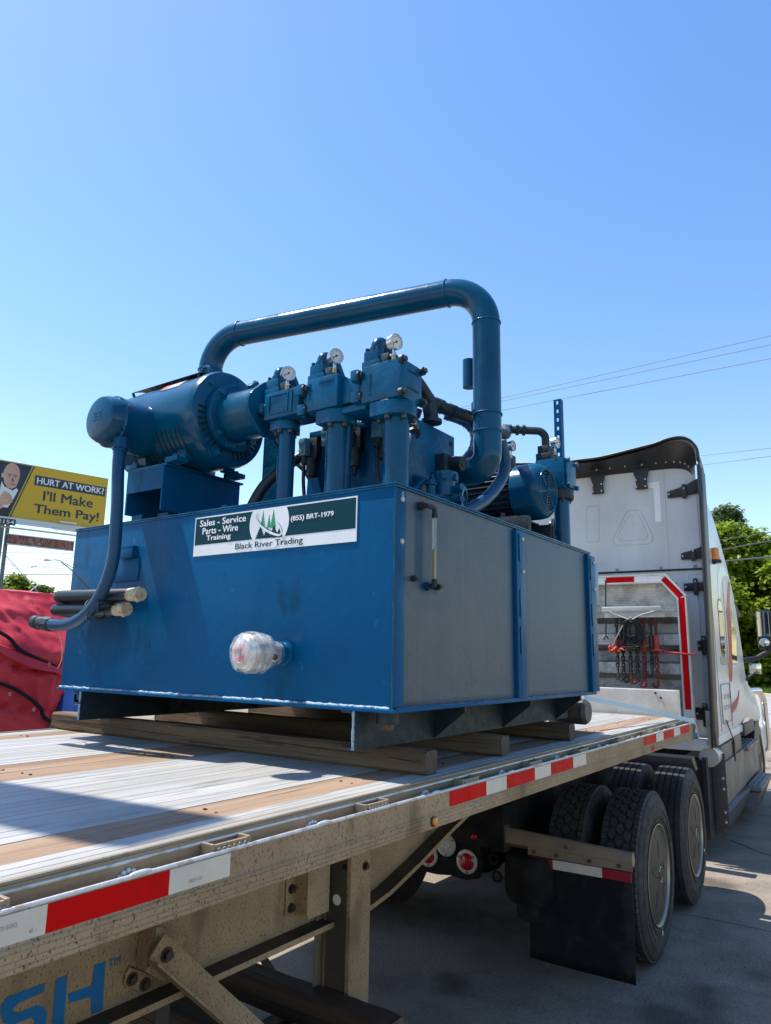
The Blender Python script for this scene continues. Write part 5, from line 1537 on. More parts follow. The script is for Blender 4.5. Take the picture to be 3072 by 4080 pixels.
# mud flap arm and flap
for s in (1, -1):
    g = G()
    x0, x1 = .465, 1.243
    def sec(x, zt, zb):
        return [(s*x, -.69, zb+.025), (s*x, -.69, zt-.03), (s*x, -.675, zt), (s*x, -.645, zt), (s*x, -.63, zt-.03), (s*x, -.63, zb+.025), (s*x, -.655, zb)]
    A = [g.bm.verts.new(p) for p in sec(x0, .800, .690)]; B = [g.bm.verts.new(p) for p in sec(x1, .762, .682)]
    for k in range(7): g._face([A[k], A[(k+1) % 7], B[(k+1) % 7], B[k]])
    g._face(A[::-1]); g._face(B)
    g.hexa([(s*.62, -.694, .668), (s*x1, -.694, .668), (s*x1, -.6905, .668), (s*.62, -.6905, .668), (s*.62, -.694, .715), (s*x1, -.694, .712), (s*x1, -.6905, .712), (s*.62, -.6905, .715)])
    ar = g.build('mudflap_arm', m_alu2, TK, smooth=30)
    g = G(); g.mm(*sorted((s*.45, s*.475)), -.70, -.62, .66, .815, bev=.006); g.build('arm_socket', m_bolt, ar)
    g = G()
    for x in (.66, .80, 1.0, 1.17): g.cyl((s*x, -.6945, .690), (s*x, -.703, .690), .012, n=8)
    g.cyl((s*.86, -.691, .745), (s*.86, -.699, .745), .010, n=8); g.parts('bolt', m_bolt, ar)
    g = G()
    nx, nz = 10, 12
    def fp(u, v):
        x = .628+(1.236-.628)*u; z = .698-(.698-.105+.012*u)*v
        return (s*x, -.686-.02*v*v+.006*sin(u*5+v*3)*v, z)
    g.grid(fp, nx, nz)
    mfp = g.build('mud_flap', m_mud, TK, smooth=60, solid=.009)
    g = None
    for a, b, mt in ((.6295, .7785, m_reddk), (.7795, 1.072, m_reflw), (1.073, 1.2355, m_reddk)):
        g = G(); g.mm(*sorted((s*a, s*b)), -.7015, -.6955, .612, .664); g.build('reflective_tape', mt, mfp, smooth=0)
# ---- wheels
def tyre(kind):
    g = G(); w = .14; ro = .500 if kind == 'rib' else .488
    prof = [(-.105, .29), (-.132, .31), (-w, .36), (-w-.001, .40), (-.134, .445), (-.122, .475), (-.112, ro-.004)]
    if kind == 'rib':
        for c in (-.07, -.024, .024, .07):
            prof += [(c-.006, ro), (c-.004, ro-.014), (c+.004, ro-.014), (c+.006, ro)]
    else:
        prof += [(-.105, ro), (.105, ro)]
    prof += [(-a, b) for a, b in prof[:7][::-1]]
    g.lathe(prof, (0, 0, 0), (1, 0, 0), 72, False, False)
    for r_ in (.335, .352, .43): g.torus((w-.0005 if r_ < .42 else .1365, 0, 0), (1, 0, 0), r_, .0022, 64, 5)
    return g
def make_wheel(kind, cover=True):
    w = tyre(kind).build('wheel', m_tyre, None, smooth=25)
    g = G()
    if kind == 'block':
        N = 40; th = 2*pi/N
        for row, (xc, hw) in enumerate(((-.046, .021), (0.0, .022), (.046, .021))):
            for k in range(N):
                a0 = (k+(.5 if row == 1 else 0))*th
                hexp = [(-hw, -.22), (-hw*.15, -.47), (hw*.15, -.47), (hw, -.22), (hw, .22), (hw*.15, .47), (-hw*.15, .47), (-hw, .22)]
                A, B = [], []
                for dx, da in hexp:
                    a = a0+da*th*.94
                    A.append(g.bm.verts.new((xc+dx, .487*cos(a), .487*sin(a)))); B.append(g.bm.verts.new((xc+dx*.93, .501*cos(a0+da*th*.87), .501*sin(a0+da*th*.87))))
                g._face(B)
                for q in range(8): g._face([A[q], A[(q+1) % 8], B[(q+1) % 8], B[q]])
        for sx in (-1, 1):
            for k in range(80):
                a0, a1 = k*th/2, (k+.86)*th/2
                P = []
                for rr, xa, xb in ((.486, .076, .113), (.501, .078, .106)):
                    P += [(sx*xa, rr*cos(a0), rr*sin(a0)), (sx*xb, rr*cos(a0), rr*sin(a0)), (sx*xb, rr*cos(a1), rr*sin(a1)), (sx*xa, rr*cos(a1), rr*sin(a1))]
                g.hexa(P)
    else:
        for k in range(96):
            a = 2*pi*k/96
            for xc in (-.07, -.024, .024, .07):
                g.box((xc+.003*(1 if k % 2 else -1), .4965*cos(a), .4965*sin(a)), (.006, .012, .009), Matrix.Rotation(a, 3, 'X'))
    t = g.build('tread', m_tread, w, smooth=0); t['kind'] = 'stuff'
    g = G()
    for k in range(54):
        a = radians(20+k*1.6) if k < 30 else radians(200+(k-30)*1.6)
        if k % 9 == 8: continue
        g.box((.1425, .388*cos(a), .388*sin(a)), (.003, .007, .018), Matrix.Rotation(a-pi/2+(.3 if k % 2 else -.2), 3, 'X'))
    tl = g.build('sidewall_lettering', m_tread, w, smooth=0)
    g = G(); g.lathe([(.100, .285), (.128, .300), (.136, .302), (.137, .296), (.128, .288), (.06, .28), (-.10, .28)], (0, 0, 0), (1, 0, 0), 64, False, False)
    g.build('rim', m_rim, w)
    if cover:
        g = G()
        g.lathe([(.118, .2865), (.124, .280), (.128, .25), (.134, .18), (.142, .10), (.144, .06), (.138, .052), (.138, .001)], (0, 0, 0), (1, 0, 0), 64, False, False)
        cvr = g.build('wheel_cover', m_cover, w)
        g = G()
        for k in range(5):
            a = radians(90+72*k); dv = Vector((0, cos(a), sin(a))); tv = Vector((0, -sin(a), cos(a)))
            P = []
            for off, q in ((-.003, 1), (.003, .9)):
                for rr, ww in ((.10, .034*q), (.20, .004)):
                    base = .142-(rr-.10)*.1+off
                    P += [Vector((base, 0, 0))+dv*rr-tv*ww, Vector((base, 0, 0))+dv*rr+tv*ww]
            g.hexa([tuple(P[0]), tuple(P[1]), tuple(P[3]), tuple(P[2]), tuple(P[4]), tuple(P[5]), tuple(P[7]), tuple(P[6])])
        g.parts('cover_flute', m_cover, w, smooth=20)
        g = G(); g.torus((.139, 0, 0), (1, 0, 0), .045, .006, 28, 8); g.lathe([(.139, .034), (.146, .028), (.147, .001)], (0, 0, 0), (1, 0, 0), 24, False, True); g.build('hub_cap', m_boltdk, w)
        g = G(); 
        for a0_ in (.4, 3.5): g.torus((.1415, 0, 0), (1, 0, 0), .044, .0055, 16, 6, a0_, a0_+2.2)
        g.parts('hub_clip', m_rim, w)
    g = G(); g.box((.1405, -.02, -.335), (.002, .016, .024)); g.build('valve_tag', m_white, w, smooth=0)
    return w
def put(w, x, y, rz=0, steer=0):
    c = copy_tree(w, TK); c.location = (x, y, .5); c.rotation_euler = (random.uniform(0, 6), 0, rz); return c
wb = make_wheel('block'); wr = make_wheel('rib')
wb.parent = TK; wb.location = (1.098, 0, .5); wr.parent = TK; wr.location = (1.098, 1.3, .5); wr.rotation_euler = (1.1, 0, 0)
put(wb, .765, 0); put(wr, .765, 1.3)
put(wb, -1.098, 0, pi); put(wr, -1.098, 1.3, pi); put(wb, -.765, 0, pi); put(wr, -.765, 1.3, pi)
put(wr, 1.06, 6.22, -.10); put(wr, -1.06, 6.22, pi)
# black bar and quarter guard in front of the drive wheels
g = G(); g.hexa([(-.6, 2.28, .86), (1.10, 2.22, .86), (1.10, 2.34, .86), (-.6, 2.40, .86), (-.6, 2.28, .965), (1.07, 2.22, .965), (1.07, 2.36, .975), (-.6, 2.42, .975)], bev=.006); g.build('guard_bar', m_plastic, TK)
g = G(); g.mm(1.09, 1.128, 2.62, 2.95, .2, .93); g.mm(.2, 1.08, 2.7, 2.9, .3, .9); g.build('inner_guard', m_plastic, TK, smooth=0)
g = G(); g.mm(1.130, 1.252, 2.930, 2.944, .262, .955, bev=.003); fin = g.build('splash_panel', m_greydk, TK)
for z in (.72, .62, .405, .315):
    g = G(); g.lathe([(0, .014), (.002, .014), (.005, .009), (.006, .001)], (1.222, 2.9298, z), (0, -1, 0), 16); g.build('panel_screw', m_ring, fin)
# ---- side skirts, both sides
for s in (1, -1):
    def sm(x0, x1, *a, **k): return G().mm(*sorted((s*x0, s*x1)), *a, **k)
    sk = sm(1.15, 1.236, 2.946, 4.46, .455, .853, bev=.012).build('side_skirt', m_grey, TK)
    sm(1.14, 1.225, 2.97, 3.70, .862, 1.015, bev=.012).build('latched_panel', m_grey, sk); sm(1.14, 1.225, 3.83, 4.46, .862, 1.03, bev=.012).build('latched_panel', m_grey, sk)
    g = G(); g.hexa([(s*1.16, 2.95, .20), (s*1.20, 2.95, .20), (s*1.20, 4.4, .20), (s*1.16, 4.4, .20), (s*1.16, 2.95, .452), (s*1.255, 2.95, .40), (s*1.30, 4.4, .45), (s*1.16, 4.4, .452)]); g.build('skirt_ridge', m_greydk, sk, smooth=0)
    g = G(); g.mm(*sorted((s*1.2365, s*1.246)), 3.72, 3.80, .80, .99, bev=.004); g.mm(*sorted((s*1.12, s*1.2365)), 3.72, 3.80, .98, 1.0); g.build('latch_strap', m_black, sk)
    sm(1.05, 1.215, 2.9, 5.4, 1.03, 1.11, bev=.01).build('rocker_panel', m_truck, TK)
    bx = sm(1.12, 1.232, 4.47, 6.0, .46, .85, bev=.012).build('step_housing', m_grey, TK)
    sm(1.05, 1.24, 4.75, 5.75, .975, 1.118, bev=.02).build('air_cleaner_box', m_greydk, TK)
    for (ya, yb, xa, xb, z) in ((4.62, 5.72, 1.08, 1.275, .868), (4.62, 5.9, 1.16, 1.385, .428)):
        stp = sm(xa, xb, ya, yb, z-.055, z, bev=.016).build('cab_step', m_grey, bx)
        g = G()
        for k in range(4):
            xx = xa+.025+(xb-xa-.06)*k/3.0; g.mm(*sorted((s*(xx-.010), s*(xx+.014))), ya+.04, yb-.04, z, z+.009, bev=.003)
        g.parts('step_rib', m_step, stp)
    g = G(); g.hexa([(s*1.16, 4.45, .15), (s*1.30, 4.45, .15), (s*1.28, 5.5, .12), (s*1.16, 5.5, .12), (s*1.16, 4.45, .37), (s*1.37, 4.55, .37), (s*1.37, 5.8, .37), (s*1.16, 5.8, .37)], bev=.02); g.build('step_fairing', m_greydk, bx)
    g = G(); g.tube(smooth_path([(s*1.225, 3.42, 1.24), (s*1.235, 3.55, 1.12), (s*1.245, 3.68, 1.02), (s*1.24, 3.75, .92)], 5), .006, 6); g.build('hanging_cable', m_black, TK)
# ---- cab shell
ST = [(2.905, 1.09, 3.55, 4.03), (3.3, 1.09, 3.50, 4.08), (3.7, 1.09, 3.44, 4.02), (4.1, 1.10, 3.24, 3.84), (4.5, 1.10, 3.00, 3.50), (4.82, 1.11, 2.76, 3.10), (5.06, 1.11, 2.40, 2.72),
      (5.24, 1.11, 2.10, 2.30), (5.36, 1.10, 1.78, 1.98), (5.62, 1.08, 1.55, 1.80), (6.2, 1.06, 1.43, 1.66), (6.6, 1.04, 1.25, 1.52), (6.95, 1.0, 1.08, 1.34), (7.15, .98, 1.03, 1.20)]
g = G(); rows = []
for y, zb, zs, zt in ST:
    w = 1.22 if y < 5.4 else (1.235 if y < 6.6 else 1.235-.22*(y-6.6))
    half = [(w-.03, zb), (w, zb+.05), (w, zs-.13), (w-.018, zs), (w-.10, zs+.5*(zt-zs)), (w*.70, zs+.88*(zt-zs)), (w*.35, zt), (0, zt+.01)]
    full = half+[(-x, z) for x, z in half[:-1][::-1]]
    rows.append([g.bm.verts.new((x, y, z)) for x, z in full])
for A, B in zip(rows, rows[1:]):
    for k in range(len(A)-1): g._face([A[k], B[k], B[k+1], A[k+1]])
g._face(rows[0]); g._face(rows[-1][::-1])
cab = g.build('cab_body', m_truck, TK, smooth=40)
def side(name, poly, mat, parent=cab, x=1.2205, d=.003, sides=(1, -1), bev=0):
    o = None
    for s in sides:
        g = G(); g.prism(poly, (s*x, 0, 0), (0, 1, 0), (0, 0, 1), d if s > 0 else -d, bev=bev); o = g.build(name, mat, parent, smooth=0)
    return o
def rrect(y0, y1, z0, z1, r, skew=0, n=5):
    P = []
    for cy, cz, a0 in ((y1-r, z1-r, 0), (y0+r, z1-r, 90), (y0+r, z0+r, 180), (y1-r, z0+r, 270)):
        for k in range(n+1):
            a = radians(a0+90*k/n); z = cz+r*sin(a); P.append((cy+r*cos(a)+skew*(z-z0), z))
    return P
side('sleeper_window', rrect(3.42, 3.72, 1.92, 2.505, .10), m_win)
side('window_seal', rrect(3.40, 3.74, 1.90, 2.525, .11), m_plastic, x=1.2200, d=.0022)
side('door_window', [(4.20, 1.78), (4.62, 1.80), (4.72, 2.15), (4.66, 2.40), (4.46, 2.45), (4.33, 2.25)], m_win)
side('door_seam', [(3.89, 1.14), (3.905, 1.14), (3.91, 2.75), (3.895, 2.75)], m_txtg)
side('door_seam', [(3.085, 1.15), (3.098, 1.15), (3.02, 2.7), (3.008, 2.7)], m_txtg)
side('handle_recess', rrect(3.33, 3.82, 1.81, 1.90, .03), m_txtg)
side('red_stripe', [(3.86, 1.68), (4.02, 1.615), (4.15, 1.68), (4.28, 1.94), (4.345, 2.41), (4.55, 2.80), (4.38, 2.80), (4.03, 2.40), (4.04, 1.94)], m_redst, d=.0018)
side('red_stripe', [(4.62, 1.52), (4.45, 1.44), (4.1, 1.40), (3.97, 1.385), (3.90, 1.275), (4.3, 1.33), (4.56, 1.42), (4.64, 1.50)], m_redst, d=.0018)
side('grey_decal', [(3.06, 3.45), (3.25, 3.44), (3.42, 3.36), (3.40, 3.2), (3.27, 3.08), (3.12, 3.06), (3.08, 3.25)], m_grst, d=.0016)
side('grey_decal', [(3.50, 2.45), (3.56, 2.80), (3.85, 2.94), (4.08, 2.95), (4.42, 2.86), (4.10, 2.84), (3.85, 2.78), (3.66, 2.60), (3.60, 2.45)], m_grst, d=.0016)
hp = rrect(3.20, 3.86, 1.215, 1.612, .04)
g = None
for s in (1, -1):
    g = G(); g.tube([(s*1.2225, y, z) for y, z in hp], .006, 6, closed=True); g.build('luggage_door', m_txtg, cab)
text('cab_lettering', 'SEA TRANS', m_txtg, cab, (1.2215, 3.37, 1.455), (0, 1, 0), (0, 0, 1), width=.50, height=.05, depth=.001)
text('cab_lettering', 'USDOT 355640', m_txtg, cab, (1.2215, 3.33, 1.345), (0, 1, 0), (0, 0, 1), width=.50, height=.045, depth=.001)
side('indicator', [(4.68, 1.128), (5.35, 1.118), (5.35, 1.168), (4.9, 1.172)], m_amber, d=.006)
g = G(); g.lathe([(0, .05), (.03, .05), (.031, .042), (.12, .040), (.13, .03)], (1.25, 3.29, 2.925), (0, 0, 1), 20)
bc = g.build('beacon', m_amber, TK); g = G(); g.lathe([(-.035, .06), (-.001, .058)], (1.25, 3.29, 2.925), (0, 0, 1), 20); g.mm(1.222, 1.25, 3.26, 3.32, 2.88, 2.90); g.build('beacon_base', m_black, bc)
# hood mounted guard, bumper, grille
g = G(); g.mm(-1.20, 1.20, 6.98, 7.28, .38, .92, bev=.05); g.build('bumper', m_truck, TK)
g = G(); g.mm(-.6, .6, 7.16, 7.2, .95, 1.2, bev=.01); g.build('grille', m_plastic, TK)
for s in (1, -1):
    g = G(); g.tube(fillet([(s*1.10, 6.62, 1.44), (s*1.20, 7.02, 1.44), (s*1.22, 7.34, 1.30), (s*1.22, 7.42, .55), (s*.9, 7.42, .5)], .16), .045, 14); g.build('chrome_guard', m_chrome, TK)
    g = G(); g.lathe([(.0, .54), (.16, .54)], (s*1.06, 6.22, .52), (s, 0, 0), 40, False, True); 
    bmesh.ops.bisect_plane(g.bm, geom=g.bm.verts[:]+g.bm.edges[:]+g.bm.faces[:], plane_co=(0, 0, .62), plane_no=(0, 0, -1), clear_outer=True)
    g.build('wheel_arch', m_plastic, TK)
    # mirrors
    g = G(); g.tube(fillet([(s*1.19, 5.30, 1.86), (s*1.36, 5.46, 1.90), (s*1.52, 5.50, 2.0), (s*1.545, 5.5, 2.46), (s*1.50, 5.5, 2.52)], .10), .032, 10); ma = g.build('mirror_arm', m_plastic, TK)
    g = G(); g.mm(*sorted((s*1.385, s*1.555)), 5.465, 5.56, 2.015, 2.515, bev=.03); mh = g.build('mirror_housing', m_plastic, ma)
    g = G(); g.mm(*sorted((s*1.398, s*1.533)), 5.458, 5.4645, 2.175, 2.495, bev=.002); g.build('mirror_glass', m_mirror, mh, smooth=0)
    g = G(); g.ball((s*1.4655, 5.475, 2.10), .068, 16, (1, .3, .95)); g.build('spot_mirror', m_mirror, mh)
    g = G(); g.mm(*sorted((s*1.26, s*1.40)), 5.46, 5.50, 1.70, 1.83, bev=.012); hm = g.build('hood_mirror', m_chrome, TK)
    g = G(); g.tube([(s*1.19, 5.35, 1.60), (s*1.33, 5.48, 1.72)], .018, 8); g.build('hood_mirror_arm', m_plastic, hm)
    g = G(); g.hexa([(s*1.17, 4.62, 2.62), (s*1.215, 4.62, 2.62), (s*1.24, 5.25, 2.42), (s*1.17, 5.25, 2.42), (s*1.17, 4.62, 2.635), (s*1.215, 4.62, 2.635), (s*1.24, 5.25, 2.435), (s*1.17, 5.25, 2.435)]); g.build('sun_visor', m_plastic, TK, smooth=0)
g = G(); g.grid(lambda u, v: ((u-.5)*2.0, 4.86+.48*v, 2.78-.72*v-.02*abs(u-.5)), 4, 2); g.build('windscreen', m_win, TK, solid=.01)
# ---- rear wall with press lines
YW = 2.895
g = G(); g.mm(-1.165, 1.165, YW, 2.903, 1.06, 3.93, bev=.003); wall = g.build('rear_wall', m_wall, TK, smooth=0)
for x0, x1 in ((.847, .8505), (-.8505, -.847)):
    g = G(); g.mm(x0, x1, YW-.0012, YW-.0002, 2.7, 3.92); g.build('wall_seam', m_wallpress, wall, smooth=0)
def press(pts, r, h=.009):
    g = G(); g.tube([(x, YW-.0005, z) for x, z in pts], h, 8, closed=True); return g.build('press_line', m_wall, wall, smooth=60)
def rtri(P, r, n=5):
    P3 = [Vector((x, 0, z)) for x, z in P]
    out = []
    m = len(P3)
    for i in range(m):
        f = fillet([P3[i-1].lerp(P3[i], .5), P3[i], P3[i].lerp(P3[(i+1) % m], .5)], r, n)
        out += [(p.x, p.z) for p in f[1:-1]]
    return out
for s in (1, -1):
    press([(s*x, z) for x, z in rtri([(.44, 3.475), (.575, 3.465), (.725, 3.085), (.225, 3.09)], .09)], 0, .006)
    press([(s*x, z) for x, z in rtri([(.452, 3.42), (.56, 3.41), (.665, 3.14), (.285, 3.14)], .06)], 0, .005)
press(rtri([(-.02, 3.56), (.128, 3.56), (.112, 3.15), (-.02, 3.15)], .03), 0, .005)
g = G(); g.mm(.54, .795, YW-.0016, YW-.0003, 3.70, 3.765); g.mm(.732, .795, YW-.0016, YW-.0003, 3.32, 3.6995); g.build('conspicuity_tape', m_tapew, wall, smooth=0)
g = G(); g.mm(-.795, -.54, YW-.0016, YW-.0003, 3.70, 3.765); g.mm(-.795, -.732, YW-.0016, YW-.0003, 3.32, 3.6995); g.build('conspicuity_tape', m_tapew, wall, smooth=0)
g = G(); g.tube([(-1.16, YW-.012, 2.795), (1.20, YW-.012, 2.788)], .010, 8); g.build('wall_cable', m_cord, TK)
for x in (.30, .76, 1.10):
    g = G(); g.mm(x-.014, x+.014, YW-.02, YW-.0005, 2.795, 2.83, bev=.003); g.build('cable_clip', m_txtg, wall, smooth=0)
g = G(); g.tube(fillet([(1.14, YW-.001, 2.74), (1.03, YW-.001, 2.74), (1.03, YW-.001, 2.62)], .03), .005, 6); g.build('press_line', m_wall, wall)
# lower trim strips beside the rack
g = G(); g.mm(1.06, 1.115, YW-.01, YW-.0005, 1.10, 2.55, bev=.004); g.build('wall_rib', m_wall, wall)
# roof extender
cur = [(0, 4.03), (.26, 4.03), (.64, 4.075), (.83, 4.10), (.97, 4.135), (1.10, 4.135), (1.19, 4.085), (1.238, 4.0), (1.248, 3.86)]
cur = [(p.x, p.z) for p in smooth_path([(x, 0, z) for x, z in cur], 4)]
full = [(-x, z) for x, z in cur[::-1]][:-1]+cur
g = G()
rowsx = []
for y, dz, sc in ((2.56, 0, 1), (2.75, .03, .99), (2.92, .04, .965), (3.2, .04, .95), (3.5, .02, .93)):
    rowsx.append([g.bm.verts.new((x*sc, y, z+dz)) for x, z in full])
for A, B in zip(rowsx, rowsx[1:]):
    for k in range(len(A)-1): g._face([A[k], A[k+1], B[k+1], B[k]])
rx = g.build('roof_extender', m_plastic, TK, smooth=50, solid=.02)
inn = [(0, 3.90), (.35, 3.90), (.75, 3.895), (.98, 3.885), (1.10, 3.84), (1.16, 3.74)]
inn = [(p.x, p.z) for p in smooth_path([(x, 0, z) for x, z in inn], 7)][:len(cur)]
while len(inn) < len(cur): inn.append(inn[-1])
g = G(); A, B, Cc = [], [], []
for (x, z), (xi, zi) in zip(cur, inn):
    A.append((x*.985, 2.60, z-.03)); B.append((xi, 2.80, (zi+.06))); Cc.append((xi, 2.885, zi))
for R1, R2 in ((A, B), (B, Cc)):
    for s in (1, -1):
        va = [g.bm.verts.new((s*p[0], p[1], p[2])) for p in R1]; vb_ = [g.bm.verts.new((s*p[0], p[1], p[2])) for p in R2]
        for k in range(len(va)-1): g._face([va[k], va[k+1], vb_[k+1], vb_[k]])
gk = g.build('extender_lining', m_plastic, rx, smooth=50)
g = G()
for i in range(3, len(cur)-1, 3):
    for s in (1, -1): g.ball((s*B[i][0], B[i][1]-.012, B[i][2]-.008), .011, 8)
g.parts('lining_bolt', m_ring, rx)
for s in (1, -1):
    for x in (.135, .615):
        if s < 0 and x < .3: continue
        g = G()
        P = [(x-.085, 3.93), (x+.085, 3.93), (x+.075, 3.86), (x+.052, 3.80), (x+.055, 3.74), (x+.066, 3.715), (x+.062, 3.69), (x-.062, 3.69), (x-.066, 3.715), (x-.055, 3.74), (x-.052, 3.80), (x-.075, 3.86)]
        g.prism([(s*a, b) for a, b in P], (0, YW-.045, 0), (1, 0, 0), (0, 0, 1), -.022 if s > 0 else .022, bev=.003)
        hb_ = g.build('extender_hanger', m_plastic, TK)
        g = G()
        for a, b in ((x-.048, 3.712), (x+.048, 3.712), (x-.05, 3.79), (x+.05, 3.79)): g.cyl((s*a, YW-.068 if s > 0 else YW-.068, b), (s*a, YW-.076, b), .010, n=10)
        g.parts('bolt', m_ring, hb_)
# side extenders with their arms
for s in (1, -1):
    g = G(); rws = []
    for z, xo, yb in ((1.04, 1.205, 2.58), (1.4, 1.212, 2.585), (2.0, 1.222, 2.60), (2.9, 1.238, 2.59), (3.4, 1.246, 2.575), (3.8, 1.250, 2.56)):
        rws.append([g.bm.verts.new((s*xo, y, z)) for y in (yb, 2.75, 2.93)])
    for A, B in zip(rws, rws[1:]):
        for k in range(2): g._face([A[k], A[k+1], B[k+1], B[k]])
    sx_ = g.build('side_extender', m_plastic, TK, smooth=40, solid=.014)
    g = G(); g.tube([(s*1.205, 2.577, 1.04), (s*1.222, 2.597, 2.0), (s*1.238, 2.587, 2.9), (s*1.25, 2.557, 3.82)], .015, 8); g.build('rubber_edge', m_cord, sx_)
    for (xa, za, xb, zb_, h0, h1) in ((.875, 3.60, 1.225, 3.68, .07, .17), (.975, 2.925, 1.225, 2.97, .07, .13), (.985, 2.60, 1.215, 2.605, .08, .09), (1.08, 2.00, 1.205, 2.01, .10, .10), (1.02, 1.33, 1.20, 1.31, .12, .11)):
        g = G()
        P = [(xa, za-h0/2), (xa+.13 if xb-xa > .2 else xa+.05, za-h0/2), (xb, zb_-h1/2), (xb, zb_+h1/2), ((xa+xb)/2, (za+zb_)/2+h0/2), (xa, za+h0/2)]
        g.prism([(s*a, b) for a, b in P], (0, YW-.030, 0), (1, 0, 0), (0, 0, 1), -.018*s, bev=.004)
        arm = g.build('extender_arm', m_plastic, TK)
        xm = (xa+xb)/2
        g = G(); g.box((s*xm, YW-.035, (za+zb_)/2-(.02 if za > 2.7 else 0)), (.045, .03, max(h0, h1)*(1.9 if za < 2.7 else .9)), bev=.010); g.build('hinge_block', m_plastic, arm)
        g = G(); g.cyl((s*(xa+.02), YW-.049, za), (s*(xa+.02), YW-.056, za), .010, n=10); g.cyl((s*xm, YW-.051, za+h0*.7), (s*xm, YW-.058, za+h0*.7), .009, n=10); g.parts('bolt', m_ring, arm)
g = G(); g.mm(1.135, 1.20, 2.70, 2.74, 1.22, 1.37, bev=.004); g.mm(1.15, 1.18, 2.66, 2.70, 1.04, 1.22); eb_ = g.build('lower_hinge', m_ring, TK)
g = G(); g.mm(-.95, 1.14, 2.72, 2.894, .98, 1.10, bev=.02); g.build('cab_sill', m_wall, TK)
g = G(); g.lathe([(0, .09), (.28, .09), (.30, .06)], (1.14, 2.72, .93), (0, 1, 0), 20); g.build('fuel_neck', m_ring, TK)
# ---- headache rack
YR = 2.50
path = [(1.02, 1.10), (1.02, 2.465), (.855, 2.665), (-.855, 2.665), (-1.02, 2.465), (-1.02, 1.10)]
rk = None
g = G()
w = .046
def inset(d):
    return [(1.02-d, 1.10), (1.02-d, 2.465-d*.42), (.855-d*.42, 2.665-d), (-.855+d*.42, 2.665-d), (-1.02+d, 2.465-d*.42), (-1.02+d, 1.10)]
O_, I_ = inset(-w), inset(w)
for k in range(5):
    q = [O_[k], O_[k+1], I_[k+1], I_[k]]
    g.hexa([(x, YR, z) for x, z in q]+[(x, YR+.07, z) for x, z in q])
rk = g.build('headache_rack', m_rackalu, TK, smooth=0)
for d in (-w+.008, w-.008):
    g = G()
    pp_ = inset(d)
    for k in range(5): g.bar((pp_[k][0], YR-.006, pp_[k][1]), (pp_[k+1][0], YR-.006, pp_[k+1][1]), .011, .016, up=(0, 1, 0))
    g.build('rack_edge', m_rackalu, rk, smooth=0)
def rtape(a, b, mt, wd=.056):
    g = G(); g.bar((a[0], YR-.0018, a[1]), (b[0], YR-.0018, b[1]), wd, .003, up=(0, 1, 0)); return g.build('reflective_tape', mt, rk, smooth=0)
for s in (1, -1):
    rtape((s*1.02, 1.385), (s*1.02, 2.462), m_red); rtape((s*1.018, 2.472), (s*.858, 2.664), m_red)
    rtape((s*.845, 2.665), (s*.71, 2.665), m_tapew); rtape((s*.706, 2.665), (s*.575, 2.665), m_tapew); rtape((s*.57, 2.665), (s*.285, 2.665), m_red)
rtape((-.28, 2.665), (.28, 2.665), m_tapew)
# stepped diamond-plate back panel
prof = [(2.625, .115), (2.385, .115), (2.375, .0), (2.275, -.004), (2.215, .115), (2.12, .115), (2.10, .0), (2.0, -.004), (1.94, .115), (1.84, .115), (1.815, .0), (1.715, -.004), (1.66, .115), (1.60, .115), (1.15, .115)]
g = G()
A = [g.bm.verts.new((-.975, YR+y+.012, z)) for z, y in prof]; B = [g.bm.verts.new((.975, YR+y+.012, z)) for z, y in prof]
for k in range(len(A)-1): g._face([A[k], B[k], B[k+1], A[k+1]])
g.build('back_panel', m_diamond, rk, smooth=0, solid=.004)
# diamond tread lugs on the proud bands
for z0, z1 in ((2.285, 2.370), (2.005, 2.095), (1.72, 1.81), (2.42, 2.58), (1.875, 1.94), (2.15, 2.22)):
    g = G(); yb = -.003 if z0 in (2.285, 2.005, 1.72) else .115
    z = z0
    r = 0
    while z < z1:
        for i in range(62):
            x = .0+i*.0156+(r % 2)*.0078
            if x > .965: break
            g.box((x, YR+.0085+yb, z), (.011, .0022, .0032), Matrix.Rotation((.75 if (i+r) % 2 else -.75), 3, 'Y'))
        z += .0165; r += 1
    g.build('tread_lug', m_rackalu, rk, smooth=0)['kind'] = 'stuff'
g = G(); g.mm(.262, .845, YR-.13, YR-.005, 2.325, 2.378, bev=.004); hbx = g.build('chain_hanger', m_rackalu, rk)
g = G()
for z in (2.34, 2.352, 2.364): g.mm(.263, .844, YR-.1325, YR-.1302, z-.002, z+.002)
g.build('hanger_groove', m_ring, hbx, smooth=0)
g = G(); g.mm(.28, .865, YR-.10, YR-.004, 2.268, 2.3245); g.build('hanger_tray', m_rackalu, hbx, smooth=0)
g = G(); g.tube([(.285, YR-.03, 2.665), (.278, YR-.045, 2.3), (.268, YR-.04, 2.08)], .0075, 8); g.torus((.268, YR-.04, 2.055), (0, 1, 0), .022, .006, 14, 6, 2.4, 6.6); g.build('hook_rod', m_cord, rk)
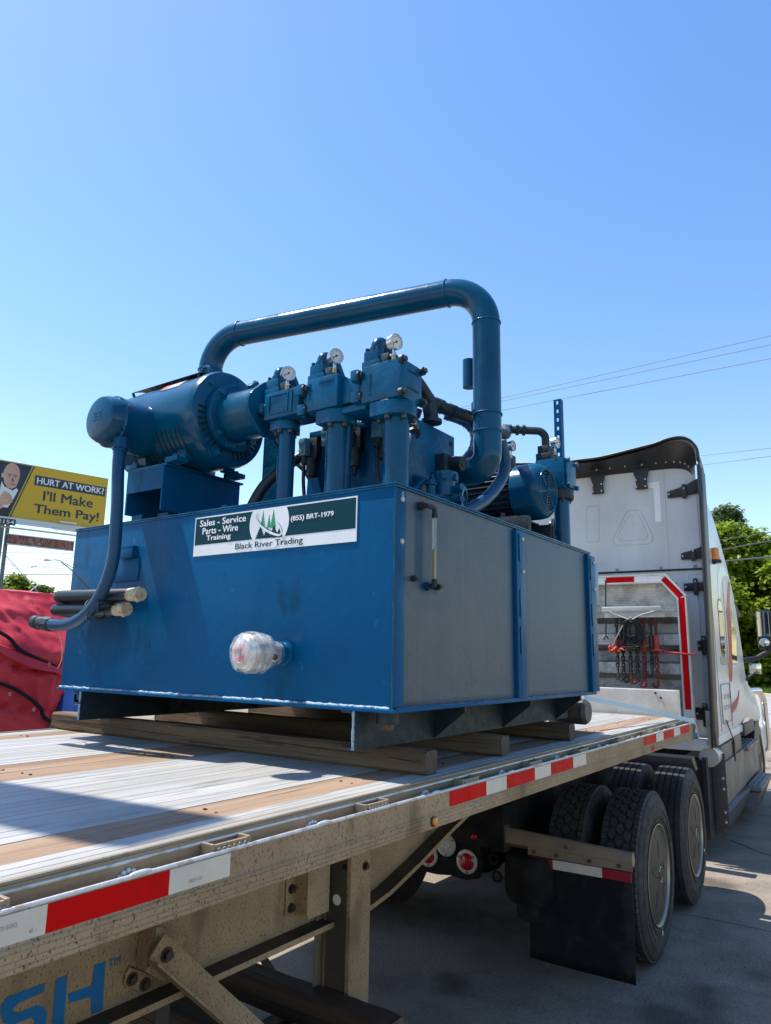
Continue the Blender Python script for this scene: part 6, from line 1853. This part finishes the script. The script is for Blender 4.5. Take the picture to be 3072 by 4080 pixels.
# things hanging from it: chain binders, bungee bundle, flags
RKM = Matrix.Translation(TK.location)@Matrix.Rotation(.045, 4, 'Z')
def lt(name, label, cat, x, y, z, group=None):
    t = thing(name, label, cat, RKM@Vector((x, y, z)), group, world=False); t.rotation_euler = (0, 0, .045); return t
def link_(g, c, ax, L=.030, w=.011, r=.0042):
    P = []
    for k in range(14):
        a = 2*pi*k/14
        P.append(Vector((w*sin(a), 0, (L-w)*(1 if cos(a) > 0 else -1)*min(1, abs(cos(a))*6)*.0+w*cos(a)+(L-w)*(1 if cos(a) > 0 else -1))))
    R = Matrix.Rotation(ax, 3, 'Z')
    g.tube([Vector(c)+R@p for p in P], r, 6, closed=True)
def hook(g, x, y, z, s=1, r=.0125):
    g.tube([(x, y, z+.04), (x, y, z+.01)]+[(x+s*(.024-.026*cos(a)), y, z-.012-.028*sin(a)) for a in np.linspace(0, 4.0, 9)], [r*.8, r]+[r*1.1]*4+[r]*3+[r*.7, r*.4], 8)
specs = [('black ratchet binder with red sleeve, leftmost under the chain hanger', .39, m_chain, m_chainred, 1.66, m_bolt, 0.00),
         ('black ratchet binder with dark red sleeve, second from left', .445, m_chain, m_chainred, 1.64, m_chain, .012),
         ('binder chain with red hook hanging behind the cord coil', .52, m_chain, m_chain, 1.63, m_chainred, .0),
         ('dark chain with grey hook hanging right of the cord coil', .585, m_chain, m_chain, 1.655, m_bolt, .01),
         ('red ratchet binder third from the right with red chain', .655, m_chainred, m_orange, 1.60, m_chainred, .0),
         ('black binder bar between the two red ratchet binders', .725, m_chain, m_chain, 1.70, m_chain, .012),
         ('bright red ratchet binder, rightmost under the chain hanger', .775, m_chainred, m_orange, 1.60, m_chainred, -.004)]
for lab, x, mc, msl, zb, mh_, dy in specs:
    y = YR-.07+dy
    t = lt('chain_binder', lab, 'chain binder', 0, 0, 0, 'chain binders hanging from the headache rack')
    g = G()
    z = 2.27; k = 0
    while z > 2.16: link_(g, (x+.003*sin(k*2), y, z), (k % 2)*pi/2, .026, .015, .0065); z -= .034; k += 1
    z = 1.93; k = 0
    while z > zb+.07: link_(g, (x-.006+.003*sin(k*3), y, z), (k % 2)*pi/2, .026, .015, .0065); z -= .034; k += 1
    g.build('chain', mc, t)['kind'] = 'stuff'
    g = G(); g.cyl((x, y, 2.175), (x-.002, y, 2.075), .013, n=12); g.cyl((x-.003, y, 1.955), (x-.004, y, 1.915), .013, n=12); g.parts('screw_end', m_chain, t)
    g = G(); g.lathe([(0, .020), (.01, .025), (.15, .025), (.16, .020)], (x-.003, y, 1.93), (0, 0, 1), 14); g.build('ratchet_sleeve', msl, t)
    g = G(); hook(g, x-.006, y, zb+.03, 1 if x < .6 else -1); g.build('hook', mh_, t)
t = specs[-1]
ln = lt('binder_lever', 'long red ratchet lever lying sideways towards the black cab bracket', 'lever', 0, 0, 0)
g = G(); g.bar((.745, YR-.105, 1.945), (.90, YR-.105, 1.925), .016, .026, up=(0, 0, 1), bev=.004); g.tube([(.90, YR-.105, 1.925), (1.05, YR-.10, 1.912), (1.13, YR+.02, 1.908)], [.011, .008, .008], 8); g.torus((.755, YR-.105, 1.944), (0, 0, 1), .024, .008, 14, 6); g.build('lever_bar', m_orange, ln)
g = G(); g.mm(.785, .80, YR-.12, YR-.1185, 1.93, 1.943); g.mm(.83, .85, YR-.12, YR-.1185, 1.923, 1.936); g.parts('lever_hole', m_slot, ln, smooth=0)
cb_ = lt('rubber_cord_bundle', 'coil of black rubber tie cords hung in front of the binders', 'cord bundle', 0, 0, 0)
rs = random.Random(6)
for k in range(15):
    wv = rs.uniform(.06, .115); h = rs.uniform(.10, .24); y = YR-.12-rs.uniform(0, .05); cx = .555+rs.uniform(-.02, .02)
    g = G(); P = [(cx-wv*1.0, y, 2.24-h), (cx-wv*.9, y, 2.17), (cx-wv*.5, y-.01, 2.225), (cx, y-.012, 2.243), (cx+wv*.5, y-.01, 2.225), (cx+wv*.9, y, 2.17), (cx+wv*1.05, y, 2.24-h), (cx+wv*.6, y+.005, 2.2-h), (cx+wv*.1, y, 2.185-h), (cx-wv*.6, y, 2.2-h)]
    g.tube(smooth_path(P, 4), .0075, 6); g.build('rubber_cord', m_cord, cb_)
g = G(); 
for P in ([(.31, YR-.13, 2.345), (.42, YR-.14, 2.29), (.54, YR-.17, 2.246)], [(.78, YR-.13, 2.325), (.66, YR-.15, 2.29), (.575, YR-.17, 2.246)], [(.48, YR-.17, 2.19), (.41, YR-.17, 2.07), (.36, YR-.16, 1.97)]):
    g.tube(smooth_path(P, 4), .0065, 6)
g.torus((.557, YR-.165, 2.246), (0, 1, 0), .018, .007, 12, 6); g.build('tie_rope', m_ring, cb_)
g = G(); g.tube([(.45, YR-.165, 1.968), (.72, YR-.16, 1.985)], .006, 6); g.build('cross_stick', m_bolt, cb_)
rag = lt('warning_flag', 'rolled orange warning flag cloth tied across the left binders', 'flag', 0, 0, 0)
g = G()
g.grid(lambda u, v: (.325+.175*u, YR-.145-.022*sin(v*pi)-.012*sin(u*15+v*7), 1.985-.035*u*(1-v)-.075*v+.035*u*v+.008*sin(u*20)), 22, 9)
g.build('flag_cloth', m_rag, rag, smooth=60, solid=.004)
# ================================================================== BACKGROUND LEFT: billboard, sign, tarped load
P0 = Vector((-33.352, 16.614, 0)); BE = Vector((1.15, 5.3, 0)).normalized(); BN = Vector((BE.y, -BE.x, 0))
def bp(s, z, d=0): return P0+BE*s+BN*d+Vector((0, 0, z))
bb = thing('billboard', 'yellow billboard with bald man in suit reading HURT AT WORK', 'billboard', tuple(bp(.6, 0, -.4)))
def slab(s0, s1, z0, z1, d0, d1, bev=0):
    g = G(); g.hexa([tuple(bp(s, z, d)) for z in (z0, z1) for s, d in ((s0, d0), (s1, d0), (s1, d1), (s0, d1))], bev); return g
face = slab(-5.2, 5.5, 8.31, 11.18, -.18, 0).build('advert_panel', m_yellow, bb, smooth=0)
def flat(name, poly, mat, d=.004, parent=face):
    g = G(); g.prism(poly, bp(0, 0, d), BE, (0, 0, 1), .003); return g.build(name, mat, parent, smooth=0)
flat('portrait_backdrop', [(-.95, 11.12), (1.54, 11.12), (.70, 8.34), (-1.75, 8.34)], m_navy)
flat('advert_stripe', [(1.60, 11.12), (1.66, 11.12), (.82, 8.34), (.76, 8.34)], m_navy)
flat('advert_stripe', [(-1.02, 11.12), (-.96, 11.12), (-1.80, 8.34), (-1.86, 8.34)], m_navy)
flat('suit', [(-1.3, 8.36), (-1.25, 9.3), (-.5, 9.85), (.25, 10.05), (.95, 9.75), (.80, 9.1), (.68, 8.36)], m_black, .008)
flat('shirt', [(.20, 10.08), (.35, 9.85), (.75, 9.70), (.92, 9.86), (1.0, 9.75), (.86, 9.35), (.62, 8.8), (.35, 8.8), (.15, 9.5)], m_paper, .012)
hd_ = [(.62+.385*cos(radians(a)), 10.52+.58*sin(radians(a))) for a in range(-20, 201, 10)]+[(.31, 10.05), (.48, 9.82), (.70, 9.78), (.88, 9.92), (.97, 10.2)]
flat('head', hd_, m_skin, .016)
flat('ear', [(.21+.06*cos(radians(a)), 10.40+.13*sin(radians(a))) for a in range(0, 360, 30)], m_skin, .015)
for c in (.53, .80): flat('brow', [(c-.11, 10.53), (c+.11, 10.50), (c+.11, 10.47), (c-.11, 10.49)], m_bolt, .020); flat('eye', [(c-.06, 10.44), (c+.06, 10.44), (c+.05, 10.40), (c-.05, 10.40)], m_black, .020)
flat('mouth', [(.60, 10.03), (.86, 10.03), (.83, 9.99), (.63, 9.99)], m_redst, .020)
flat('nose', [(.68, 10.42), (.74, 10.20), (.80, 10.17), (.66, 10.16)], m_bolt, .0195)
flat('fist', [(.25, 9.42), (.38, 9.62), (.6, 9.55), (.78, 9.35), (.80, 9.1), (.62, 8.95), (.35, 8.9), (.2, 9.1)], m_skin, .020)
flat('ring', [(.38, 9.22), (.62, 9.2), (.62, 9.08), (.38, 9.1)], m_brass, .024)
flat('fist', [(-.1, 9.0), (.15, 9.3), (.35, 9.0), (.4, 8.75), (.1, 8.6)], m_skin, .021)
flat('headline_box', [(1.73, 10.17), (5.40, 10.145), (5.40, 10.66), (1.73, 10.69)], m_navy)
text('advert_text', 'HURT AT WORK?', m_paper, face, bp(1.85, 10.26, 0), BE, (0, 0, 1), width=3.46, height=.335, bold=.04, depth=.012)
text('advert_text', "I'll Make", m_navy, face, bp(2.24, 9.43, 0), BE, (0, 0, 1), width=2.54, height=.52, bold=.03, depth=.008)
text('advert_text', 'Them Pay!', m_navy, face, bp(1.86, 8.60, 0), BE, (0, 0, 1), width=3.30, height=.60, bold=.03, depth=.008)
cat_ = slab(-5.2, 5.4, 8.06, 8.29, -.20, .30).build('catwalk', m_galv, bb, smooth=0)
slab(-.30, .98, 7.89, 8.20, .31, .33).build('number_plate', m_navy, cat_, smooth=0)
text('number_text', '12154', m_paper, cat_, bp(.03, 7.95, .332), BE, (0, 0, 1), width=.88, height=.19, bold=.02, depth=.004)
for s0, s1, z in ((1.02, 2.67, 8.0), (2.76, 4.09, 7.97), (-2.2, -.6, 8.0)):
    g = G(); g.tube([tuple(bp(s0, z, .45)), tuple(bp(s1, z, .45))], .045, 10); g.build('light_tube', m_paper, cat_)
slab(3.03, 3.87, 8.33, 8.40, .3, .55).build('light_hood', m_paper, cat_, smooth=0)
slab(.5, 4.3, 7.82, 7.90, -.3, -.22).build('lower_rail', m_galv, bb, smooth=0)
for s, w in ((.58, .22), (.86, .16), (4.4, .2), (-3.4, .22)):
    slab(s-w/2, s+w/2, 0, 8.05, -.42-w, -.42).build('column', m_pole, bb, smooth=0)
for a, b in (((.95, 6.45), (2.45, 4.95)), ((4.2, 6.80), (2.45, 4.95)), ((2.45, 4.95), (1.4, 3.9)), ((2.45, 4.95), (3.5, 3.8))):
    g = G(); g.tube([tuple(bp(a[0], a[1], -.5)), tuple(bp(b[0], b[1], -.5))], .022, 6); g.build('tie_rod', m_galv, bb)
ev = thing('shop_sign', 'rusty brown shop sign with faded letters below the billboard', 'sign', tuple(bp(2.4, 7.0, 0)))
slab(.82, 4.02, 7.02, 7.475, -.12, 0).build('sign_box', m_rustsign, ev, smooth=0)
slab(.78, 4.06, 7.476, 7.52, -.13, .02).build('sign_trim', m_galv, ev, smooth=0); slab(.78, 4.06, 6.975, 7.019, -.13, .02).build('sign_trim', m_galv, ev, smooth=0)
text('sign_text', "EVAN'S AUTO PARTS", m_signred, ev, bp(1.0, 7.10, 0), BE, (0, 0, 1), width=2.85, height=.30, bold=.03, depth=.006)
# street lamp and wires beyond
lm = thing('street_lamp', 'slim grey street lamp arm far behind the billboard legs', 'street lamp', tuple(bp(9.4, 0, -12)))
g = G(); g.tube([tuple(p) for p in smooth_path([bp(6.75, 7.80, -12), bp(7.3, 7.84, -12), bp(8.26, 7.42, -12), bp(9.2, 6.9, -12)], 6)], .035, 8); g.cyl(tuple(bp(9.2, 0, -12)), tuple(bp(9.2, 7.0, -12)), .09, .06); g.build('lamp_pole', m_galv, lm)
g = G(); g.ball(tuple(bp(6.5, 7.78, -12)), .3, 12, (.45, 1.0, .28)); g.build('lamp_head', m_galv, lm)
def wire(label, a, b, r, mat, sag=.25, ext=1.2, group='overhead utility wires'):
    a, b = Vector(a), Vector(b); d = b-a; a2, b2 = a-d*ext, b+d*ext
    n = 24; pts = []
    for i in range(n+1):
        t = i/n; p = a2.lerp(b2, t); p.z -= 0
        pts.append(p)
    g = G(); g.tube(pts, r, 6, cap=True)
    o = g.build('overhead_wire', mat, None); tag(o, label, 'wire', group); return o
wire('topmost of three pale wires crossing the sky behind the big pipe', (-12.07, 29.81, 14.35), (.16, 25.04, 12.65), .013, m_wire)
wire('middle of three pale wires crossing the sky behind the big pipe', (-12.18, 29.76, 14.16), (.13, 25.04, 12.33), .013, m_wire)
wire('lowest of three pale wires crossing the sky behind the big pipe', (-11.88, 29.9, 13.75), (.10, 25.03, 11.84), .013, m_wire)
wire('upper pale wire right of the truck roof', (-3.82, 32.54, 10.85), (-.14, 25.01, 8.76), .014, m_wire)
wire('lower pale wire right of the truck roof', (-3.75, 32.55, 10.42), (-.16, 25.01, 8.49), .014, m_wire)
wire('upper dark wire in front of the maples', (-4.85, 42.52, 8.56), (-1.74, 36.91, 7.88), .022, m_wiredk, ext=.7)
wire('middle dark wire in front of the maples', (-4.77, 42.53, 8.01), (-1.77, 36.9, 7.48), .035, m_wiredk, ext=.7)
wire('lowest thick dark wire in front of the maples', (-4.70, 42.54, 7.36), (-1.82, 36.9, 6.72), .045, m_wiredk, ext=.7)
for lab, l, r in (('highest thin wire seen between billboard legs', (6.25, 9.0), (11.03, 9.44)), ('second wire down seen between billboard legs', (6.35, 8.11), (11.0, 8.16)),
                  ('wire rising to the right between billboard legs', (6.43, 7.78), (11.07, 8.55)), ('lowest double wire seen between billboard legs', (6.34, 7.36), (10.99, 7.75)), ('steep thin wire beside the street lamp arm', (8.62, 8.31), (11.01, 9.19))):
    wire(lab, bp(l[0], l[1], -20), bp(r[0], r[1], -20), .018 if 'double' not in lab else .03, m_wire, ext=.3)

# red tarped load on the neighbouring trailer
tp = thing('tarped_load', 'load wrapped in red tarpaulin with black straps left of the trailer', 'tarped load', (-8, 1.5, 0))
import mathutils.noise as mn
prof = [(-9.6, 2.58), (-8.6, 2.66), (-7.6, 2.66), (-7.16, 2.635), (-6.50, 1.86), (-6.46, 1.78), (-6.50, 1.55), (-6.53, 1.1), (-6.52, .72)]
pp = []
for (x0, z0), (x1, z1) in zip(prof, prof[1:]):
    m = max(2, int(math.hypot(x1-x0, z1-z0)/.045))
    pp += [Vector((x0+(x1-x0)*i/m, 0, z0+(z1-z0)*i/m)) for i in range(m)]
pp.append(Vector((prof[-1][0], 0, prof[-1][1])))
def yend(z):
    if z > 1.75: return 5.3
    t = (1.75-z)/1.0
    return 5.3-.42*min(1, t)**.6-.12*t
FOLDS = [((3.70, 2.62), (4.30, 1.92), .055, .050), ((3.74, 2.62), (3.93, 2.02), .045, .040), ((4.15, 2.60), (4.72, 2.10), .040, .045), ((4.45, 2.60), (4.62, 2.30), .03, .03),
         ((3.86, 1.80), (4.30, 1.25), .045, .035), ((4.32, 1.66), (4.50, .95), .05, .035), ((4.08, 1.62), (3.95, .85), .04, .04), ((4.58, 1.60), (4.60, 1.0), .045, .03), ((4.22, 1.2), (4.12, .75), .035, .03),
         ((3.2, 2.6), (3.65, 1.9), .05, .05), ((2.5, 2.6), (2.9, 1.9), .05, .05), ((3.3, 1.7), (3.5, .8), .05, .05), ((2.6, 1.7), (2.4, .8), .05, .05), ((4.0, 2.35), (4.55, 2.28), .03, .05)]
def fold(y, z):
    k = 0
    for (ya, za), (yb, zb), amp, wd in FOLDS:
        dy, dz = yb-ya, zb-za; L2 = dy*dy+dz*dz
        t = max(0, min(1, ((y-ya)*dy+(z-za)*dz)/L2))
        d_ = math.hypot(y-ya-t*dy, z-za-t*dz)
        if d_ < wd*4: k += amp*math.exp(-d_/wd)*min(1, 4*t+.15)*min(1, 4*(1-t)+.15)
    return k
def tf(u, v):
    p = pp[min(len(pp)-1, int(round(v*(len(pp)-1))))]
    ye = yend(p.z)
    y = -3.5+(ye+3.5)*(1-(1-u)**1.6)
    q = Vector((y*1.1, p.z*1.3, p.x*.8))
    k = mn.noise(q)*.07+mn.noise(q*2.6)*.03+.03*abs(mn.noise(q*5.1))+fold(y, p.z)
    zs = 1.70-.10*sin((y-3.9)*3.1)
    k -= .06*max(0, 1-abs(p.z-zs)/.09)
    k -= .05*max(0, 1-abs(p.z-(1.15-.2*(y-4)))/.07)
    x = p.x+k*(1 if p.z < 2.62 else .4)-.25*max(0, (y-ye+.35)/.35)**2*(1 if p.z < 1.75 else .25)
    return (x, y, p.z+.02*mn.noise(q*1.7)+(k*.5 if p.z > 1.8 else 0))
g = G(); g.grid(tf, 230, len(pp)-1); cover = g.build('tarpaulin', m_tarp, tp, smooth=45)
g = G(); g.grid(lambda u, v: (-6.75-2.9*u, 5.0+.25*sin(pi*u), .75+1.9*v), 8, 8); g.build('tarp_end', m_tarp, tp)
def strap_line(pts, w=.05):
    P = smooth_path(pts, 6)
    g = G()
    for a, b in zip(P, P[1:]): g.bar(a+Vector((-.02, 0, 0)), b+(b-a)*.06+Vector((-.02, 0, 0)), .03, w*.75, up=(0, 0, 1))
    return g.build('tarp_strap', m_belt, cover, smooth=0)
strap_line([(-6.44, .5, 2.1), (-6.43, 2.0, 1.9), (-6.42, 3.3, 2.14), (-6.43, 3.86, 2.03), (-6.41, 4.105, 1.834), (-6.42, 4.40, 1.71), (-6.43, 4.69, 1.59), (-6.5, 5.0, 1.46), (-6.6, 5.2, 1.40)])
strap_line([(-6.44, .5, 1.35), (-6.44, 2.0, 1.55), (-6.43, 3.3, 1.55), (-6.43, 3.93, 1.42), (-6.42, 4.236, 1.275), (-6.42, 4.45, 1.12), (-6.43, 4.53, .99), (-6.5, 4.8, .86)])
for y, z in ((4.03, 1.30), (4.36, 1.10), (4.25, 1.68), (4.5, 1.66)):
    g = G(); g.torus((-6.42, y, z), (1, .3, 0), .019, .004, 14, 6); g.build('strap_ring', m_ring, cover)
g = G(); g.mm(-9.3, -6.85, -3.4, 5.5, .95, 1.1); g.build('load_bed', m_frame, tp, smooth=0)
for y in (-2.5, -1.2): 
    for x in (-9.0, -7.2):
        g = G(); g.lathe([(-.14, .33), (-.14, .44), (-.1, .5), (.1, .5), (.14, .44), (.14, .33)], (x, y, .5), (1, 0, 0), 28); g.build('wheel', m_tyre, tp)
g = G(); g.mm(-8.9, -8.7, 4.6, 4.8, 0, .95); g.mm(-7.5, -7.3, 4.6, 4.8, 0, .95); g.build('landing_leg', m_frame, tp, smooth=0)
g = G()
def flap(u, v):
    y = 3.3+1.45*u
    zt = 2.02-.36*((y-3.6)/1.1) if y > 3.6 else 2.02
    sc = .10+.05*abs(sin(y*4.1))
    return (-6.44+.05*v+.02*sin(y*9)*v, y, zt-.04-sc*v)
g.grid(flap, 60, 5); g.build('tarp_flap', m_tarp, cover, smooth=50, solid=.006)
# blue steel machine part standing behind it
bl = thing('blue_steel_frame', 'bright blue steel frame standing between red tarp and the tank', 'machine frame', (-6.6, 5.6, 0))
g = G(); g.mm(-6.75, -6.55, 4.83, 4.99, 0, 1.85, bev=.01); g.mm(-6.8, -6.5, 5.2, 5.5, 0, 1.7, bev=.01); g.mm(-6.74, -6.6, 4.9, 6.4, 1.0, 1.12); g.mm(-6.74, -6.6, 4.9, 6.4, 1.5, 1.6); g.build('frame_post', m_plantblue, bl)
g = G(); g.torus((-6.72, 5.05, 1.05), (1, 0, 0), .34, .012, 28, 6); g.torus((-6.72, 5.05, 1.05), (1, 0, 0), .22, .010, 24, 6); g.build('hand_wheel', m_galv, bl)
g = G(); g.mm(-6.49, -6.48, 5.30, 5.38, .98, 1.09); g.build('frame_slot', m_slot, bl, smooth=0)

# pale blue tie-down strap from the machine to the trailer nose
st = thing('tie_down_strap', 'pale blue tie down strap running from the machine to the trailer corner', 'strap', (1.2, 4.5, D))
g = G()
P = [Vector((.98, 3.72, 1.607)), Vector((1.10, 4.25, 1.535)), Vector((1.20, 4.72, 1.462)), Vector((1.262, 5.02, 1.420)), Vector((1.302, 5.20, 1.388))]
P = smooth_path(P, 4)
for a, b in zip(P, P[1:]): g.bar(a, b+(b-a)*.03, .012, .030, up=(0, 0, 1), bev=.002)
g.build('strap_webbing', m_strap, st, smooth=0)
g = G(); g.tube(smooth_path([(1.302, 5.20, 1.388), (1.309, 5.22, 1.36), (1.308, 5.235, 1.31)], 4), .010, 8); g.mm(1.2985, 1.312, 5.205, 5.25, 1.29, 1.335, bev=.004); g.build('strap_hook', m_galv, st)

# unseen crane, added to throw the band of shade on the planks
cr = thing('shade_crane', 'unseen yellow crane added left of the trailer to shade the deck', 'crane', (-13.5, -1.2, 0))
g = G(); g.mm(-16.5, -11.0, -2.4, .1, .7, 1.6, bev=.05); g.mm(-15.5, -13.9, -2.0, -.4, 1.61, 3.1, bev=.08); g.build('carrier', m_boom, cr)
for x in (-15.6, -12.0):
    for y in (-2.3, 0.0):
        g = G(); g.lathe([(-.16, .35), (-.18, .5), (-.12, .6), (.12, .6), (.18, .5), (.16, .35)], (x, y, .6), (0, 1, 0), 28); g.build('wheel', m_tyre, cr)
bt = Vector((-1.22, -.16, 6.55)); ba = Vector((-14.2, -1.35, 2.9)); dv = (bt-ba)
g = G(); g.bar(ba, ba+dv*.6, .50, .50, bev=.02); g.bar(ba+dv*.55, bt, .36, .40, bev=.02); g.build('shade_boom', m_boom, cr)
